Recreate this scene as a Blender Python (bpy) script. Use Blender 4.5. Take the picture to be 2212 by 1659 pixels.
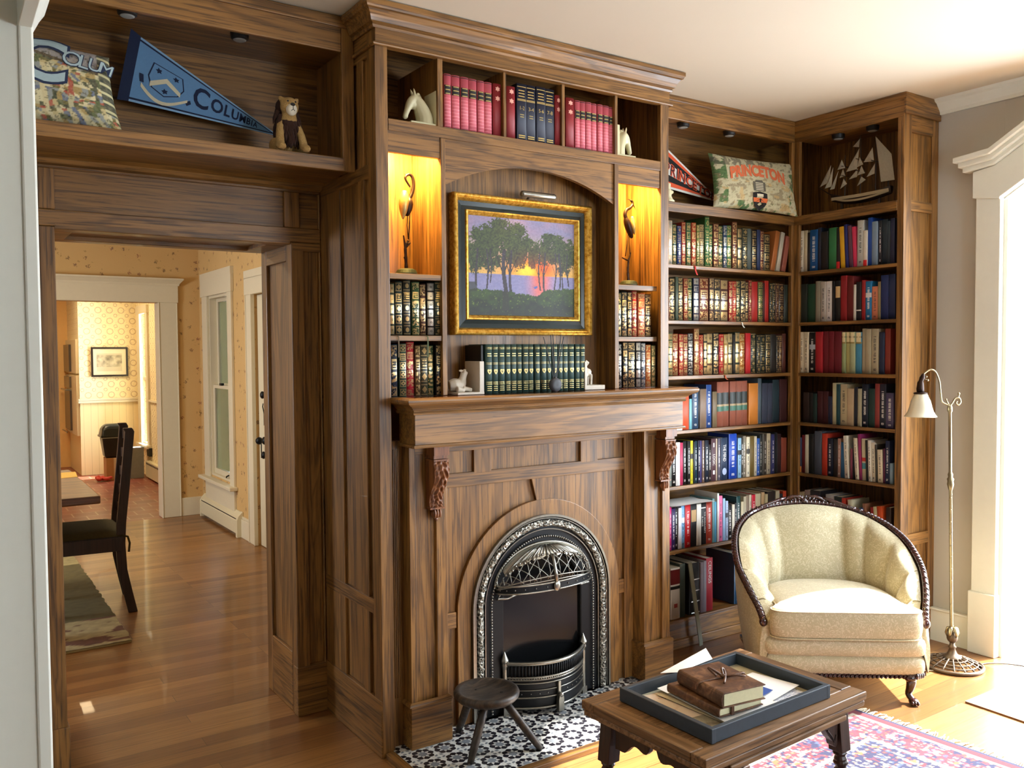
import bpy, bmesh, math, random
from mathutils import Vector, Matrix
PI = math.pi
sc = bpy.context.scene
for o in list(bpy.data.objects): bpy.data.objects.remove(o)
COL = sc.collection

# ------------------------------------------------------------------ camera
cam_d = bpy.data.cameras.new('camera')
cam = bpy.data.objects.new('camera', cam_d); COL.objects.link(cam)
cam_d.sensor_width = 36.0
cam_d.lens = 1860.11 * 36.0 / 2212.0
cam_d.clip_start = 0.02
_R = Vector((0.83042541, -0.55708711, -0.00689779)); _U = Vector((0.02674206, 0.02749045, 0.9992643)); _F = Vector((0.55648764, 0.82999893, -0.03772642))
cam.matrix_world = Matrix(((_R.x, _U.x, -_F.x, -1.31365), (_R.y, _U.y, -_F.y, -3.04446), (_R.z, _U.z, -_F.z, 1.47379), (0, 0, 0, 1)))
sc.camera = cam

# ------------------------------------------------------------------ world, sun, exposure
sc.view_settings.view_transform = 'Standard'
sc.view_settings.look = 'None'
sc.view_settings.gamma = 1.0
sc.view_settings.use_curve_mapping = False
sc.view_settings.exposure = 0.0
w = bpy.data.worlds.new('overcast_sky'); sc.world = w; w.use_nodes = True
wn = w.node_tree.nodes; wn.clear()
wo = wn.new('ShaderNodeOutputWorld'); wb = wn.new('ShaderNodeBackground')
wb.inputs[0].default_value = (0.86, 0.96, 1.07, 1); wb.inputs[1].default_value = 27.0
w.node_tree.links.new(wb.outputs[0], wo.inputs[0])
sun_d = bpy.data.lights.new('sun', 'SUN'); sun = bpy.data.objects.new('sun', sun_d); COL.objects.link(sun)
sun_d.energy = 34.0; sun_d.angle = math.radians(1.2); sun_d.color = (1.0, 0.95, 0.88)
_sd = Vector((-1.0, 0.27, -0.92)).normalized()          # where the sunlight travels
sun.rotation_euler = _sd.to_track_quat('-Z', 'Y').to_euler()
try:
    sc.cycles.max_bounces = 8; sc.cycles.diffuse_bounces = 5; sc.cycles.glossy_bounces = 3
    sc.cycles.transmission_bounces = 4; sc.cycles.sample_clamp_indirect = 8.0
    sc.cycles.caustics_reflective = False; sc.cycles.caustics_refractive = False
    sc.cycles.use_denoising = True; sc.cycles.denoiser = 'OPENIMAGEDENOISE'
    sc.cycles.use_adaptive_sampling = True; sc.cycles.adaptive_threshold = 0.02
except Exception: pass

def lamp(name, kind, loc, energy, color, size=0.1, rot=None, size_y=None, spot=None):
    d = bpy.data.lights.new(name, kind); o = bpy.data.objects.new(name, d); COL.objects.link(o)
    d.energy = energy; d.color = color; o.location = loc
    if kind == 'AREA':
        d.size = size
        if size_y: d.shape = 'RECTANGLE'; d.size_y = size_y
    elif kind in ('POINT', 'SPOT'): d.shadow_soft_size = size
    if spot: d.spot_size = math.radians(spot); d.spot_blend = 0.6
    if rot is not None: o.rotation_euler = rot
    return o
# daylight portals in the real window openings (they only guide the sky's own light)
def portal(loc, sx, sy, rot):
    o = lamp('window_daylight', 'AREA', loc, 1.0, (1, 1, 1), sx, rot, sy)
    o.data.cycles.is_portal = True
    return o
portal((2.99, -1.48, 1.2), 2.4, 1.05, (0, PI/2, 0))
portal((2.99, -3.75, 1.5), 1.0, 0.7, (0, PI/2, 0))
portal((1.5, -4.78, 1.55), 1.0, 0.9, (-PI/2, 0, 0))
portal((-3.62, 2.9, 1.45), 1.1, 1.0, (0, -PI/2, 0))

# ------------------------------------------------------------------ colours and node helpers
def srgb(h):
    if isinstance(h, (tuple, list)): return tuple(h)[:3]
    v = [int(h[i:i+2], 16) / 255.0 for i in (0, 2, 4)]
    return tuple(c / 12.92 if c <= 0.04045 else ((c + 0.055) / 1.055) ** 2.4 for c in v)

class NX:
    """tiny expression builder over Math nodes"""
    def __init__(s, t, k): s.t = t; s.k = k
    def _m(s, op, b=None, c=None, rev=False):
        n = s.t.nodes.new('ShaderNodeMath'); n.operation = op
        a = [s, b, c]
        if rev: a = [b, s, c]
        for i, q in enumerate(a):
            if q is None: continue
            if isinstance(q, NX): s.t.links.new(q.k, n.inputs[i])
            else: n.inputs[i].default_value = float(q)
        return NX(s.t, n.outputs[0])
    def __add__(s, b): return s._m('ADD', b)
    __radd__ = __add__
    def __sub__(s, b): return s._m('SUBTRACT', b)
    def __rsub__(s, b): return s._m('SUBTRACT', b, rev=True)
    def __mul__(s, b): return s._m('MULTIPLY', b)
    __rmul__ = __mul__
    def __truediv__(s, b): return s._m('DIVIDE', b)
    def lt(s, b): return s._m('LESS_THAN', b)
    def gt(s, b): return s._m('GREATER_THAN', b)
    def mn(s, b): return s._m('MINIMUM', b)
    def mx(s, b): return s._m('MAXIMUM', b)
    def ab(s): return s._m('ABSOLUTE')
    def fr(s): return s._m('FRACT')
    def fl(s): return s._m('FLOOR')
    def pw(s, b): return s._m('POWER', b)
    def sn(s): return s._m('SINE')

class MT:
    """material under construction"""
    def __init__(s, name):
        s.m = bpy.data.materials.new(name); s.m.use_nodes = True
        s.t = s.m.node_tree; s.n = s.t.nodes
        s.b = s.n['Principled BSDF']
    def link(s, a, b): s.t.links.new(a.k if isinstance(a, NX) else a, b)
    def co(s, kind='Object', rot=None, scale=None, rnd=0.0):
        tc = s.n.new('ShaderNodeTexCoord'); mp = s.n.new('ShaderNodeMapping')
        s.link(tc.outputs[kind], mp.inputs[0])
        if scale is not None: mp.inputs['Scale'].default_value = scale
        if rot is not None: mp.inputs['Rotation'].default_value = rot
        if rnd:
            oi = s.n.new('ShaderNodeObjectInfo'); vm = s.n.new('ShaderNodeVectorMath'); vm.operation = 'SCALE'
            vm.inputs[0].default_value = (rnd, rnd * 0.7, rnd * 1.3); s.link(oi.outputs['Random'], vm.inputs['Scale'])
            s.link(vm.outputs[0], mp.inputs['Location'])
        return mp.outputs[0]
    def noise(s, vec, scale, detail=4, rough=0.5, dist=0.0):
        n = s.n.new('ShaderNodeTexNoise'); n.inputs['Scale'].default_value = scale; n.inputs['Detail'].default_value = detail
        n.inputs['Roughness'].default_value = rough; n.inputs['Distortion'].default_value = dist
        if vec is not None: s.link(vec, n.inputs['Vector'])
        return NX(s.t, n.outputs['Fac'])
    def voro(s, vec, scale, feat='F1', out='Distance', rnd=1.0):
        n = s.n.new('ShaderNodeTexVoronoi'); n.feature = feat; n.inputs['Scale'].default_value = scale
        n.inputs['Randomness'].default_value = rnd
        if vec is not None: s.link(vec, n.inputs['Vector'])
        return n.outputs[out]
    def ramp(s, fac, stops):
        r = s.n.new('ShaderNodeValToRGB'); e = r.color_ramp.elements
        while len(e) < len(stops): e.new(0.5)
        for i, (p, c) in enumerate(stops): e[i].position = p; e[i].color = (*srgb(c), 1)
        s.link(fac, r.inputs[0]); return r.outputs[0]
    def mix(s, fac, a, b, mode='MIX'):
        n = s.n.new('ShaderNodeMix'); n.data_type = 'RGBA'; n.blend_type = mode
        for q, i in ((fac, 0), (a, 6), (b, 7)):
            if isinstance(q, NX): s.link(q.k, n.inputs[i])
            elif isinstance(q, (int, float)): n.inputs[i].default_value = q
            elif isinstance(q, (str, tuple)): n.inputs[i].default_value = (*srgb(q), 1)
            else: s.link(q, n.inputs[i])
        return n.outputs[2]
    def xyz(s, vec):
        n = s.n.new('ShaderNodeSeparateXYZ'); s.link(vec, n.inputs[0])
        return [NX(s.t, o) for o in n.outputs]
    def bump(s, h, strength=0.3, dist=0.002):
        b = s.n.new('ShaderNodeBump'); b.inputs['Strength'].default_value = strength; b.inputs['Distance'].default_value = dist
        s.link(h, b.inputs['Height']); s.link(b.outputs[0], s.b.inputs['Normal'])
    def set(s, col=None, rough=None, metal=None, coat=None, spec=None):
        for v, k in ((col, 'Base Color'), (rough, 'Roughness'), (metal, 'Metallic'), (coat, 'Coat Weight'), (spec, 'Specular IOR Level')):
            if v is None: continue
            if isinstance(v, (int, float)): s.b.inputs[k].default_value = v
            elif isinstance(v, (str, tuple)): s.b.inputs[k].default_value = (*srgb(v), 1)
            else: s.link(v, s.b.inputs[k])
        return s.m

def plain(name, col, rough=0.5, metal=0.0, var=0.12, scale=30.0, bump=0.0):
    """one colour with a little procedural variation of its own"""
    k = MT(name); v = k.co(rnd=3.0)
    n = k.noise(v, scale, 3)
    c = srgb(col); lo = tuple(x * (1 - var) for x in c); hi = tuple(min(1, x * (1 + var)) for x in c)
    cc = k.mix(n, lo, hi)
    if bump: k.bump(n, bump, 0.002)
    return k.set(cc, rough, metal)

def wood(name, axis, dark='26150a', mid='6a4820', light='9e7038', rough=0.42, scale=1.0, coat=0.1):
    """stained oak; axis = direction of the grain"""
    k = MT(name)
    st = [9.0 * scale] * 3; st['xyz'.index(axis)] = 0.75 * scale
    v = k.co(scale=st, rnd=5.0)
    n1 = k.noise(v, 0.9, 4, 0.5, 0.9)                       # broad cathedral figure
    st2 = [150.0 * scale] * 3; st2['xyz'.index(axis)] = 4.0 * scale
    v2 = k.co(scale=st2, rnd=5.0)
    n2 = k.noise(v2, 1.0, 3, 0.6)                              # open pores
    ring = ((n1 * 46.0).sn() * 0.5 + 0.5).pw(2.0)
    f = n1 * 0.35 + 0.26 - ring * 0.15 + n2 * 0.36
    c = k.ramp(f, [(0.25, dark), (0.5, mid), (0.78, light)])
    pores = (n2.lt(0.42)) * 0.4
    c2 = k.mix(pores * 1.2, c, dark)
    k.bump(n2, 0.25, 0.0012)
    return k.set(c2, rough, 0.0, coat)

# ------------------------------------------------------------------ mesh helpers
class PB:
    """collects faces of ONE part, then links it as one mesh object"""
    def __init__(s, *mats): s.v = []; s.f = []; s.mi = []; s.m = list(mats); s.uv = {}
    def idx(s, mat):
        if mat is None: return 0
        if isinstance(mat, int): return mat
        if mat not in s.m: s.m.append(mat)
        return s.m.index(mat)
    def add(s, vs, fs, mat=None):
        b = len(s.v); s.v += [tuple(q) for q in vs]; k = s.idx(mat)
        for f in fs: s.f.append(tuple(i + b for i in f)); s.mi.append(k)
        return b
    _k = 0
    def box(s, x0, x1, y0, y1, z0, z1, mat=None):
        PB._k += 1; e = (PB._k % 7) * 0.00013            # boards never share a face exactly
        if min(x1 - x0, y1 - y0, z1 - z0) > 0.006: x0 += e; x1 -= e; y0 += e; y1 -= e; z0 += e; z1 -= e
        vs = [(x, y, z) for z in (z0, z1) for y in (y0, y1) for x in (x0, x1)]
        s.add(vs, [(0, 2, 3, 1), (4, 5, 7, 6), (0, 1, 5, 4), (2, 6, 7, 3), (0, 4, 6, 2), (1, 3, 7, 5)], mat); return s
    def prism(s, poly, axis, a, b, mat=None):
        """poly: 2-D outline; extruded along axis from a to b (axes keep cyclic order xyz)"""
        def P(p, t):
            if axis == 'x': return (t, p[0], p[1])
            if axis == 'y': return (p[0], t, p[1])
            return (p[0], p[1], t)
        n = len(poly); vs = [P(p, a) for p in poly] + [P(p, b) for p in poly]
        s.add(vs, [tuple(range(n - 1, -1, -1)), tuple(range(n, 2 * n))] + [(i, (i + 1) % n, n + (i + 1) % n, n + i) for i in range(n)], mat); return s
    def ring(s, outer, inner, axis, a, b, mat=None, closed=True):
        """solid between two outlines of equal length"""
        def P(p, t):
            if axis == 'x': return (t, p[0], p[1])
            if axis == 'y': return (p[0], t, p[1])
            return (p[0], p[1], t)
        n = len(outer); vs = [P(p, a) for p in outer] + [P(p, a) for p in inner] + [P(p, b) for p in outer] + [P(p, b) for p in inner]
        fs = []
        for i in range(n if closed else n - 1):
            j = (i + 1) % n
            fs += [(i, j, n + j, n + i), (2*n+i, 3*n+i, 3*n+j, 2*n+j), (i, 2*n+i, 2*n+j, j), (n+i, n+j, 3*n+j, 3*n+i)]
        if not closed:
            fs += [(0, n, 3*n, 2*n), (n-1, 3*n-1, 4*n-1, 2*n-1)]
        s.add(vs, fs, mat); return s
    def lathe(s, prof, seg=24, cx=0, cy=0, mat=None, z0=0, rx=1.0, ry=1.0):
        vs = []; fs = []; n = len(prof)
        for k in range(seg):
            a = 2 * PI * k / seg
            for r, z in prof: vs.append((cx + r * rx * math.cos(a), cy + r * ry * math.sin(a), z0 + z))
        for k in range(seg):
            k2 = (k + 1) % seg
            for i in range(n - 1): fs.append((k*n+i, k2*n+i, k2*n+i+1, k*n+i+1))
        fs.append(tuple(k*n for k in range(seg))[::-1]); fs.append(tuple(k*n+n-1 for k in range(seg)))
        s.add(vs, fs, mat); return s
    def tube(s, pts, rad, seg=8, mat=None, closed=False, flat=1.0):
        pts = [Vector(p) for p in pts]; n = len(pts)
        if not isinstance(rad, (list, tuple)): rad = [rad] * n
        t0 = (pts[1] - pts[0]).normalized()
        up = Vector((0, 0, 1)) if abs(t0.z) < 0.9 else Vector((1, 0, 0))
        nrm = (up - t0 * up.dot(t0)).normalized(); vs = []; fs = []
        for i in range(n):
            a = pts[(i - 1) % n] if (i > 0 or closed) else pts[i]; b = pts[(i + 1) % n] if (i < n - 1 or closed) else pts[i]
            t = (b - a)
            t = t.normalized() if t.length > 1e-9 else t0
            nrm = (nrm - t * nrm.dot(t)); nrm = nrm.normalized() if nrm.length > 1e-6 else Vector((1, 0, 0))
            bi = t.cross(nrm)
            for k in range(seg):
                an = 2 * PI * k / seg
                vs.append(pts[i] + (nrm * math.cos(an) * flat + bi * math.sin(an)) * rad[i])
        for i in range(n if closed else n - 1):
            j = (i + 1) % n
            for k in range(seg):
                k2 = (k + 1) % seg
                fs.append((i*seg+k, i*seg+k2, j*seg+k2, j*seg+k))
        if not closed:
            fs.append(tuple(range(seg))[::-1]); fs.append(tuple(range((n-1)*seg, n*seg)))
        s.add(vs, fs, mat); return s
    def ball(s, c, r, seg=12, rings=8, mat=None, rot=None):
        if not isinstance(r, (list, tuple)): r = (r, r, r)
        c = Vector(c); vs = []; fs = []
        M = rot or Matrix.Identity(3)
        vs.append(c + M @ Vector((0, 0, -r[2])))
        for i in range(1, rings):
            ph = -PI/2 + PI * i / rings
            for k in range(seg):
                a = 2 * PI * k / seg
                vs.append(c + M @ Vector((r[0]*math.cos(ph)*math.cos(a), r[1]*math.cos(ph)*math.sin(a), r[2]*math.sin(ph))))
        vs.append(c + M @ Vector((0, 0, r[2])))
        for k in range(seg): fs.append((0, 1 + (k+1) % seg, 1 + k))
        for i in range(rings - 2):
            for k in range(seg):
                a = 1 + i*seg + k; b = 1 + i*seg + (k+1) % seg
                fs.append((a, b, b + seg, a + seg))
        L = len(vs) - 1; o = 1 + (rings-2)*seg
        for k in range(seg): fs.append((o + k, o + (k+1) % seg, L))
        s.add(vs, fs, mat); return s
    def grid(s, fn, nu, nv, mat=None, closed_u=False):
        vs = [fn(i / (nu if closed_u else nu - 1), j / (nv - 1)) for i in range(nu) for j in range(nv)]
        fs = []
        for i in range(nu if closed_u else nu - 1):
            for j in range(nv - 1):
                a = i*nv + j; b = ((i+1) % nu)*nv + j
                fs.append((a, b, b + 1, a + 1))
        return s.add(vs, fs, mat)
    def quad(s, pts, mat=None): s.add(pts, [tuple(range(len(pts)))], mat); return s
    def sweep(s, prof, path, mat=None, closed=False):
        """prof: (out, up) offsets; path: horizontal polyline (x,y,z) with mitred corners; 'out' is to the RIGHT of travel"""
        P = [Vector(p) for p in path]; n = len(P); m = len(prof); vs = []
        for i in range(n):
            d1 = (P[i] - P[i-1]).normalized() if (i > 0 or closed) else None
            d2 = (P[(i+1) % n] - P[i]).normalized() if (i < n-1 or closed) else None
            d1 = d1 or d2; d2 = d2 or d1
            n1 = Vector((d1.y, -d1.x, 0)); n2 = Vector((d2.y, -d2.x, 0))
            q = (n1 + n2); q = q / max(1e-6, q.dot(n1))
            for o, u in prof: vs.append(P[i] + q * o + Vector((0, 0, u)))
        fs = []
        for i in range(n if closed else n-1):
            j = (i+1) % n
            for k in range(m):
                k2 = (k+1) % m
                fs.append((i*m+k, i*m+k2, j*m+k2, j*m+k))
        if not closed: fs += [tuple(range(m))[::-1], tuple(range((n-1)*m, n*m))]
        s.add(vs, fs, mat); return s
    def mesh(s, name):
        me = bpy.data.meshes.new(name); me.from_pydata(s.v, [], s.f)
        for m in s.m: me.materials.append(m)
        me.polygons.foreach_set('material_index', s.mi)
        bm = bmesh.new(); bm.from_mesh(me); bmesh.ops.recalc_face_normals(bm, faces=bm.faces); bm.to_mesh(me); bm.free()
        return me
    def done(s, name, parent=None, smooth=False, bevel=0.0, seg=2, sub=0, remesh=0.0, loc=None):
        me = s.mesh(name); o = bpy.data.objects.new(name, me); COL.objects.link(o)
        if parent is not None:
            o.parent = parent
            if parent.get('_w'): o.matrix_parent_inverse = Matrix.Translation(-parent.location)
        if loc is not None: o.location = loc
        if smooth: me.polygons.foreach_set('use_smooth', [True] * len(me.polygons))
        if remesh:
            r = o.modifiers.new('remesh', 'REMESH'); r.mode = 'VOXEL'; r.voxel_size = remesh; r.use_smooth_shade = True
            q = o.modifiers.new('smooth', 'SMOOTH'); q.factor = 0.6; q.iterations = 4
        if bevel:
            b = o.modifiers.new('bevel', 'BEVEL'); b.width = bevel; b.segments = seg; b.limit_method = 'ANGLE'; b.angle_limit = math.radians(40)
        if sub:
            q = o.modifiers.new('sub', 'SUBSURF'); q.levels = sub; q.render_levels = sub
        return o
LABELS = set()
def tag(o, label, cat, group=None):
    assert label not in LABELS, label
    assert 4 <= len(label.split()) <= 16, (len(label.split()), label)
    LABELS.add(label); o['label'] = label; o['category'] = cat
    if group: o['group'] = group
    return o
def thing(name, label, cat, loc=(0, 0, 0), rz=0.0, group=None, world=False):
    """Empty at the base of a thing; world=True: its parts are modelled in room coordinates"""
    o = bpy.data.objects.new(name, None); COL.objects.link(o); o.empty_display_size = 0.05
    o.location = loc; o.rotation_euler = (0, 0, rz)
    if world: o['_w'] = 1
    return tag(o, label, cat, group)
def struct(o): o['kind'] = 'structure'; return o
def sroot(name, loc=(0, 0, 0)):
    o = bpy.data.objects.new(name, None); COL.objects.link(o); o.location = loc; o['_w'] = 1; o['kind'] = 'structure'; return o

def text_mesh(txt, size, extrude=0.0, offset=0.0, align='CENTER', space=1.0):
    """vertices and faces of lettering, lying in the XY plane"""
    c = bpy.data.curves.new('lettering', 'FONT'); c.body = txt; c.size = size; c.extrude = extrude; c.offset = offset
    c.align_x = align; c.align_y = 'CENTER'; c.space_character = space; c.resolution_u = 3
    o = bpy.data.objects.new('lettering', c); COL.objects.link(o)
    dg = bpy.context.evaluated_depsgraph_get(); me = o.evaluated_get(dg).to_mesh()
    vs = [v.co.copy() for v in me.vertices]; fs = [tuple(p.vertices) for p in me.polygons]
    o.evaluated_get(dg).to_mesh_clear(); bpy.data.objects.remove(o); bpy.data.curves.remove(c)
    return vs, fs
def arc(cx, cz, r, a0, a1, n):
    return [(cx + r * math.cos(math.radians(a0 + (a1 - a0) * i / n)), cz + r * math.sin(math.radians(a0 + (a1 - a0) * i / n))) for i in range(n + 1)]
def spline(pts, n=8, closed=False):
    """Catmull-Rom through points"""
    P = [Vector(p) for p in pts]; out = []; m = len(P)
    for i in range(m if closed else m - 1):
        p0 = P[(i-1) % m] if (i > 0 or closed) else P[0]*2 - P[1]
        p1 = P[i]; p2 = P[(i+1) % m]
        p3 = P[(i+2) % m] if (i < m-2 or closed) else P[-1]*2 - P[-2]
        for k in range(n):
            t = k / n
            out.append(0.5 * ((2*p1) + (p2-p0)*t + (2*p0-5*p1+4*p2-p3)*t*t + (3*p1-p0-3*p2+p3)*t*t*t))
    if not closed: out.append(P[-1])
    return out
def painted(name, nx, ny, col_fn, pos_fn, rough=0.6, bump=0.0, parent=None):
    """a surface whose own colours (paint, weave, print) are stored per vertex"""
    vs = []; cs = []
    for j in range(ny):
        for i in range(nx):
            u = i / (nx-1); v = j / (ny-1); vs.append(pos_fn(u, v)); cs.append(col_fn(u, v))
    fs = [(j*nx+i, j*nx+i+1, (j+1)*nx+i+1, (j+1)*nx+i) for j in range(ny-1) for i in range(nx-1)]
    me = bpy.data.meshes.new(name); me.from_pydata(vs, [], fs)
    ca = me.color_attributes.new('paint', 'FLOAT_COLOR', 'POINT')
    flat = []
    for c in cs: flat += [c[0], c[1], c[2], 1.0]
    ca.data.foreach_set('color', flat)
    me.polygons.foreach_set('use_smooth', [True] * len(me.polygons))
    k = MT(name + '_surface'); a = k.n.new('ShaderNodeAttribute'); a.attribute_name = 'paint'
    nz = k.noise(k.co(), 400, 2)
    cc = k.mix(nz * 0.25, a.outputs['Color'], (0.0, 0.0, 0.0))
    if bump: k.bump(nz, bump, 0.002)
    k.set(cc, rough)
    me.materials.append(k.m)
    o = bpy.data.objects.new(name, me); COL.objects.link(o)
    if parent is not None:
        o.parent = parent
        if parent.get('_w'): o.matrix_parent_inverse = Matrix.Translation(-parent.location)
    return o

# ------------------------------------------------------------------ shared materials
WX = wood('oak_grain_along_x', 'x'); WZ = wood('oak_grain_upright', 'z'); WY = wood('oak_grain_along_y', 'y')
WALN = wood('dark_walnut', 'x', '1c0e08', '3a1e12', '553022', 0.32, 1.3)
WTAB = wood('table_oak', 'x', '30200f', '6c4c2c', '987450', 0.42)
WTABY = wood('table_oak_cross', 'y', '30200f', '6c4c2c', '987450', 0.42)
WTDK = wood('table_dark_leg_wood', 'z', '120a07', '2c1a12', '42281a', 0.4)
white_paint = plain('white_trim_paint', 'dfe0d4', 0.4, var=0.03)
cream_paint = plain('cream_trim_paint', 'd8cfb4', 0.4, var=0.03)
gray_paint = plain('warm_grey_wall_paint', 'b4b0a6', 0.8, var=0.03, scale=4)
ceil_paint = plain('ceiling_paint', 'd2c8b4', 0.9, var=0.02, scale=3)
black_metal = plain('black_cast_iron', '15171a', 0.42, 0.6, 0.2, 60)
silver = plain('burnished_silver', '8e8b82', 0.3, 0.95, 0.25, 90)
brass = plain('aged_brass', '908468', 0.34, 0.9, 0.3, 60)
bronze = plain('dark_bronze', '2c1c14', 0.4, 0.7, 0.3, 60)
gold = plain('gilt_metal', 'c89a3c', 0.28, 0.95, 0.25, 80)
paper = plain('page_paper', 'cfc6ac', 0.8, var=0.15, scale=200)
white_paper = plain('white_paper', 'ecebe8', 0.7, var=0.03)
black = plain('matt_black', '0c0c0c', 0.5)
ivory = plain('ivory_ceramic', 'cfc8a2', 0.35, var=0.05)
marble = plain('pale_alabaster', 'c2b9a8', 0.45, var=0.1, scale=60)
# ================================================================== surfaces of the rooms
def plank_floor():
    k = MT('oak_plank_floor'); v = k.co()
    br = k.n.new('ShaderNodeTexBrick'); k.link(v, br.inputs['Vector'])
    br.offset = 0.37; br.offset_frequency = 3; br.squash = 1.0
    br.inputs['Scale'].default_value = 1.0; br.inputs['Brick Width'].default_value = 1.35; br.inputs['Row Height'].default_value = 0.082
    br.inputs['Mortar Size'].default_value = 0.0011; br.inputs['Mortar Smooth'].default_value = 0.3; br.inputs['Bias'].default_value = -0.1
    br.inputs['Color1'].default_value = (0.0, 0, 0, 1); br.inputs['Color2'].default_value = (1, 1, 1, 1); br.inputs['Mortar'].default_value = (0.5, 0.5, 0.5, 1)
    base = k.ramp(br.outputs['Color'], [(0.0, '7c5028'), (0.35, '9a6c3a'), (0.7, 'ac7c46'), (1.0, '8c5e32')])
    g = k.noise(k.co(scale=(1.2, 22, 22)), 1.8, 6, 0.6, 1.2); g2 = k.noise(k.co(scale=(3, 140, 140)), 1.0, 3)
    c = k.mix(g * 0.75, base, '553013'); c = k.mix((g2.lt(0.4)) * 0.35, c, '44260f')
    kn = NX(k.t, k.voro(k.co(scale=(1.6, 3.2, 1)), 1.15)); c = k.mix((kn.lt(0.035)) * 0.75, c, '1c120a')
    c = k.mix(NX(k.t, br.outputs['Fac']) * 0.75, c, '1e1009')
    k.bump(NX(k.t, br.outputs['Fac']) * -1.0 + g2 * 0.1, 0.25, 0.001)
    return k.set(c, g * 0.12 + 0.3, 0.0, 0.15)
floor_m = plank_floor()
def brick_floor():
    k = MT('terracotta_paver_floor'); v = k.co(rot=(0, 0, 0.0))
    br = k.n.new('ShaderNodeTexBrick'); k.link(v, br.inputs['Vector'])
    br.inputs['Scale'].default_value = 1.0; br.inputs['Brick Width'].default_value = 0.2; br.inputs['Row Height'].default_value = 0.2
    br.offset = 0.5; br.inputs['Mortar Size'].default_value = 0.006
    br.inputs['Color1'].default_value = (*srgb('6e3426'), 1); br.inputs['Color2'].default_value = (*srgb('8a4632'), 1); br.inputs['Mortar'].default_value = (*srgb('a08070'), 1)
    return k.set(br.outputs['Color'], 0.35)
def floral_paper():
    k = MT('sprigged_wallpaper'); v = k.co(scale=(1, 1, 1))
    x, y, z = k.xyz(v)
    n0 = k.noise(v, 3.0, 2)
    pos = k.n.new('ShaderNodeVectorMath'); pos.operation = 'SCALE'; k.link(v, pos.inputs[0]); pos.inputs['Scale'].default_value = 7.0
    cb = k.n.new('ShaderNodeCombineXYZ'); k.link(x + y, cb.inputs[0]); k.link(z, cb.inputs[1]); k.link(cb.outputs[0], pos.inputs[0])
    vn = k.n.new('ShaderNodeTexVoronoi'); vn.voronoi_dimensions = '2D'; k.link(pos.outputs[0], vn.inputs['Vector']); vn.inputs['Scale'].default_value = 1.0; vn.inputs['Randomness'].default_value = 0.75
    d = NX(k.t, vn.outputs['Distance']); wob = k.noise(v, 90, 3)
    spr = (d + (wob - 0.5) * 0.5).lt(0.075)
    vine = k.noise(v, 34, 2).gt(0.66) * d.lt(0.42) * 0.5
    colr = k.ramp(vn.outputs['Color'], [(0.0, '5c5a32'), (0.4, '7c3a30'), (0.7, '4e3a20'), (1.0, '7a4a50')])
    c = k.mix(spr * 0.7, k.mix(n0, 'c8a468', 'd0ae76'), colr)
    c = k.mix(vine, c, '8c7440')
    return k.set(c, 0.75)
def wreath_paper():
    k = MT('wreath_wallpaper'); x, y, z = k.xyz(k.co())
    def cell(a, b, off):
        u = ((a / 0.13 + off).fr() - 0.5); v = ((b / 0.13 + off).fr() - 0.5)
        return (u * u + v * v).pw(0.5)
    s = x + y
    r1 = cell(s, z, 0.0); n = k.noise(k.co(), 120, 3)
    ring = ((r1 - 0.26).ab() + (n - 0.5) * 0.1).lt(0.045)
    r2 = cell(s, z, 0.5); ring2 = ((r2 - 0.14).ab() + (n - 0.5) * 0.12).lt(0.035)
    c = k.mix((ring.mx(ring2)) * 0.5, 'efe2b8', '9a7458')
    c = k.mix((k.noise(k.co(), 60, 3).gt(0.62)) * 0.25, c, 'a08860')
    return k.set(c, 0.8)
def board_paint():
    k = MT('cream_beadboard'); x, y, z = k.xyz(k.co())
    g = (((x + y) / 0.08).fr() - 0.5).ab().gt(0.47)
    return k.set(k.mix(g * 0.35, 'e6d2a0', '8c7848'), 0.5)
floral = floral_paper(); wreath = wreath_paper(); bead = board_paint(); pavers = brick_floor()

def sbox(name, *b, mat=None, parent=None):
    p = PB(mat); p.box(*b); o = p.done(name, parent)
    if parent is None: struct(o)
    return o
# floors and ceilings
sbox('floor', -3.7, 4.3, -4.75, 5.1, -0.08, 0.0, mat=floor_m)
sbox('floor', -2.3, 1.0, 5.1, 9.7, -0.08, 0.0, mat=pavers)
sbox('ceiling', -3.2, 3.05, -4.78, 0.67, 2.70, 2.82, mat=ceil_paint)
sbox('ceiling', -3.75, 0.88, 0.67, 5.25, 2.70, 2.82, mat=ceil_paint)
sbox('ceiling', -2.4, 1.0, 5.25, 9.7, 2.45, 2.55, mat=ceil_paint)
# library walls
p = PB(gray_paint)
YA, YB = -0.955, -2.00
p.box(2.87, 3.05, YA, 0.72, 0, 2.82); p.box(2.87, 3.05, -3.4, YB, 0, 2.82); p.box(2.87, 3.05, -4.75, -4.1, 0, 2.82)
p.box(2.87, 3.05, -4.1, -3.4, 0, 1.0); p.box(2.87, 3.05, -4.1, -3.4, 2.0, 2.82)
HD = [(-0.955, 2.17), (-1.22, 2.34), (-1.478, 2.40), (-1.735, 2.34), (-2.00, 2.17)]           # underside of the arched head
p.prism([(YA, 2.82)] + HD + [(YB, 2.82)], 'x', 2.87, 3.05)
struct(p.done('wall_right'))
p = PB(gray_paint)
p.box(-3.2, 1.0, -4.78, -4.6, 0, 2.82); p.box(2.0, 3.05, -4.78, -4.6, 0, 2.82); p.box(1.0, 2.0, -4.78, -4.6, 0, 1.1); p.box(1.0, 2.0, -4.78, -4.6, 2.0, 2.82)
struct(p.done('wall_front'))
p = PB(gray_paint, white_paint)
p.box(-1.42, -1.17, -1.16, 0.67, 0, 2.82); p.box(-1.42, -1.17, -4.75, -4.2, 0, 2.82); p.box(-1.42, -1.17, -4.2, -1.16, 2.28, 2.82)
struct(p.done('wall_left'))
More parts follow.
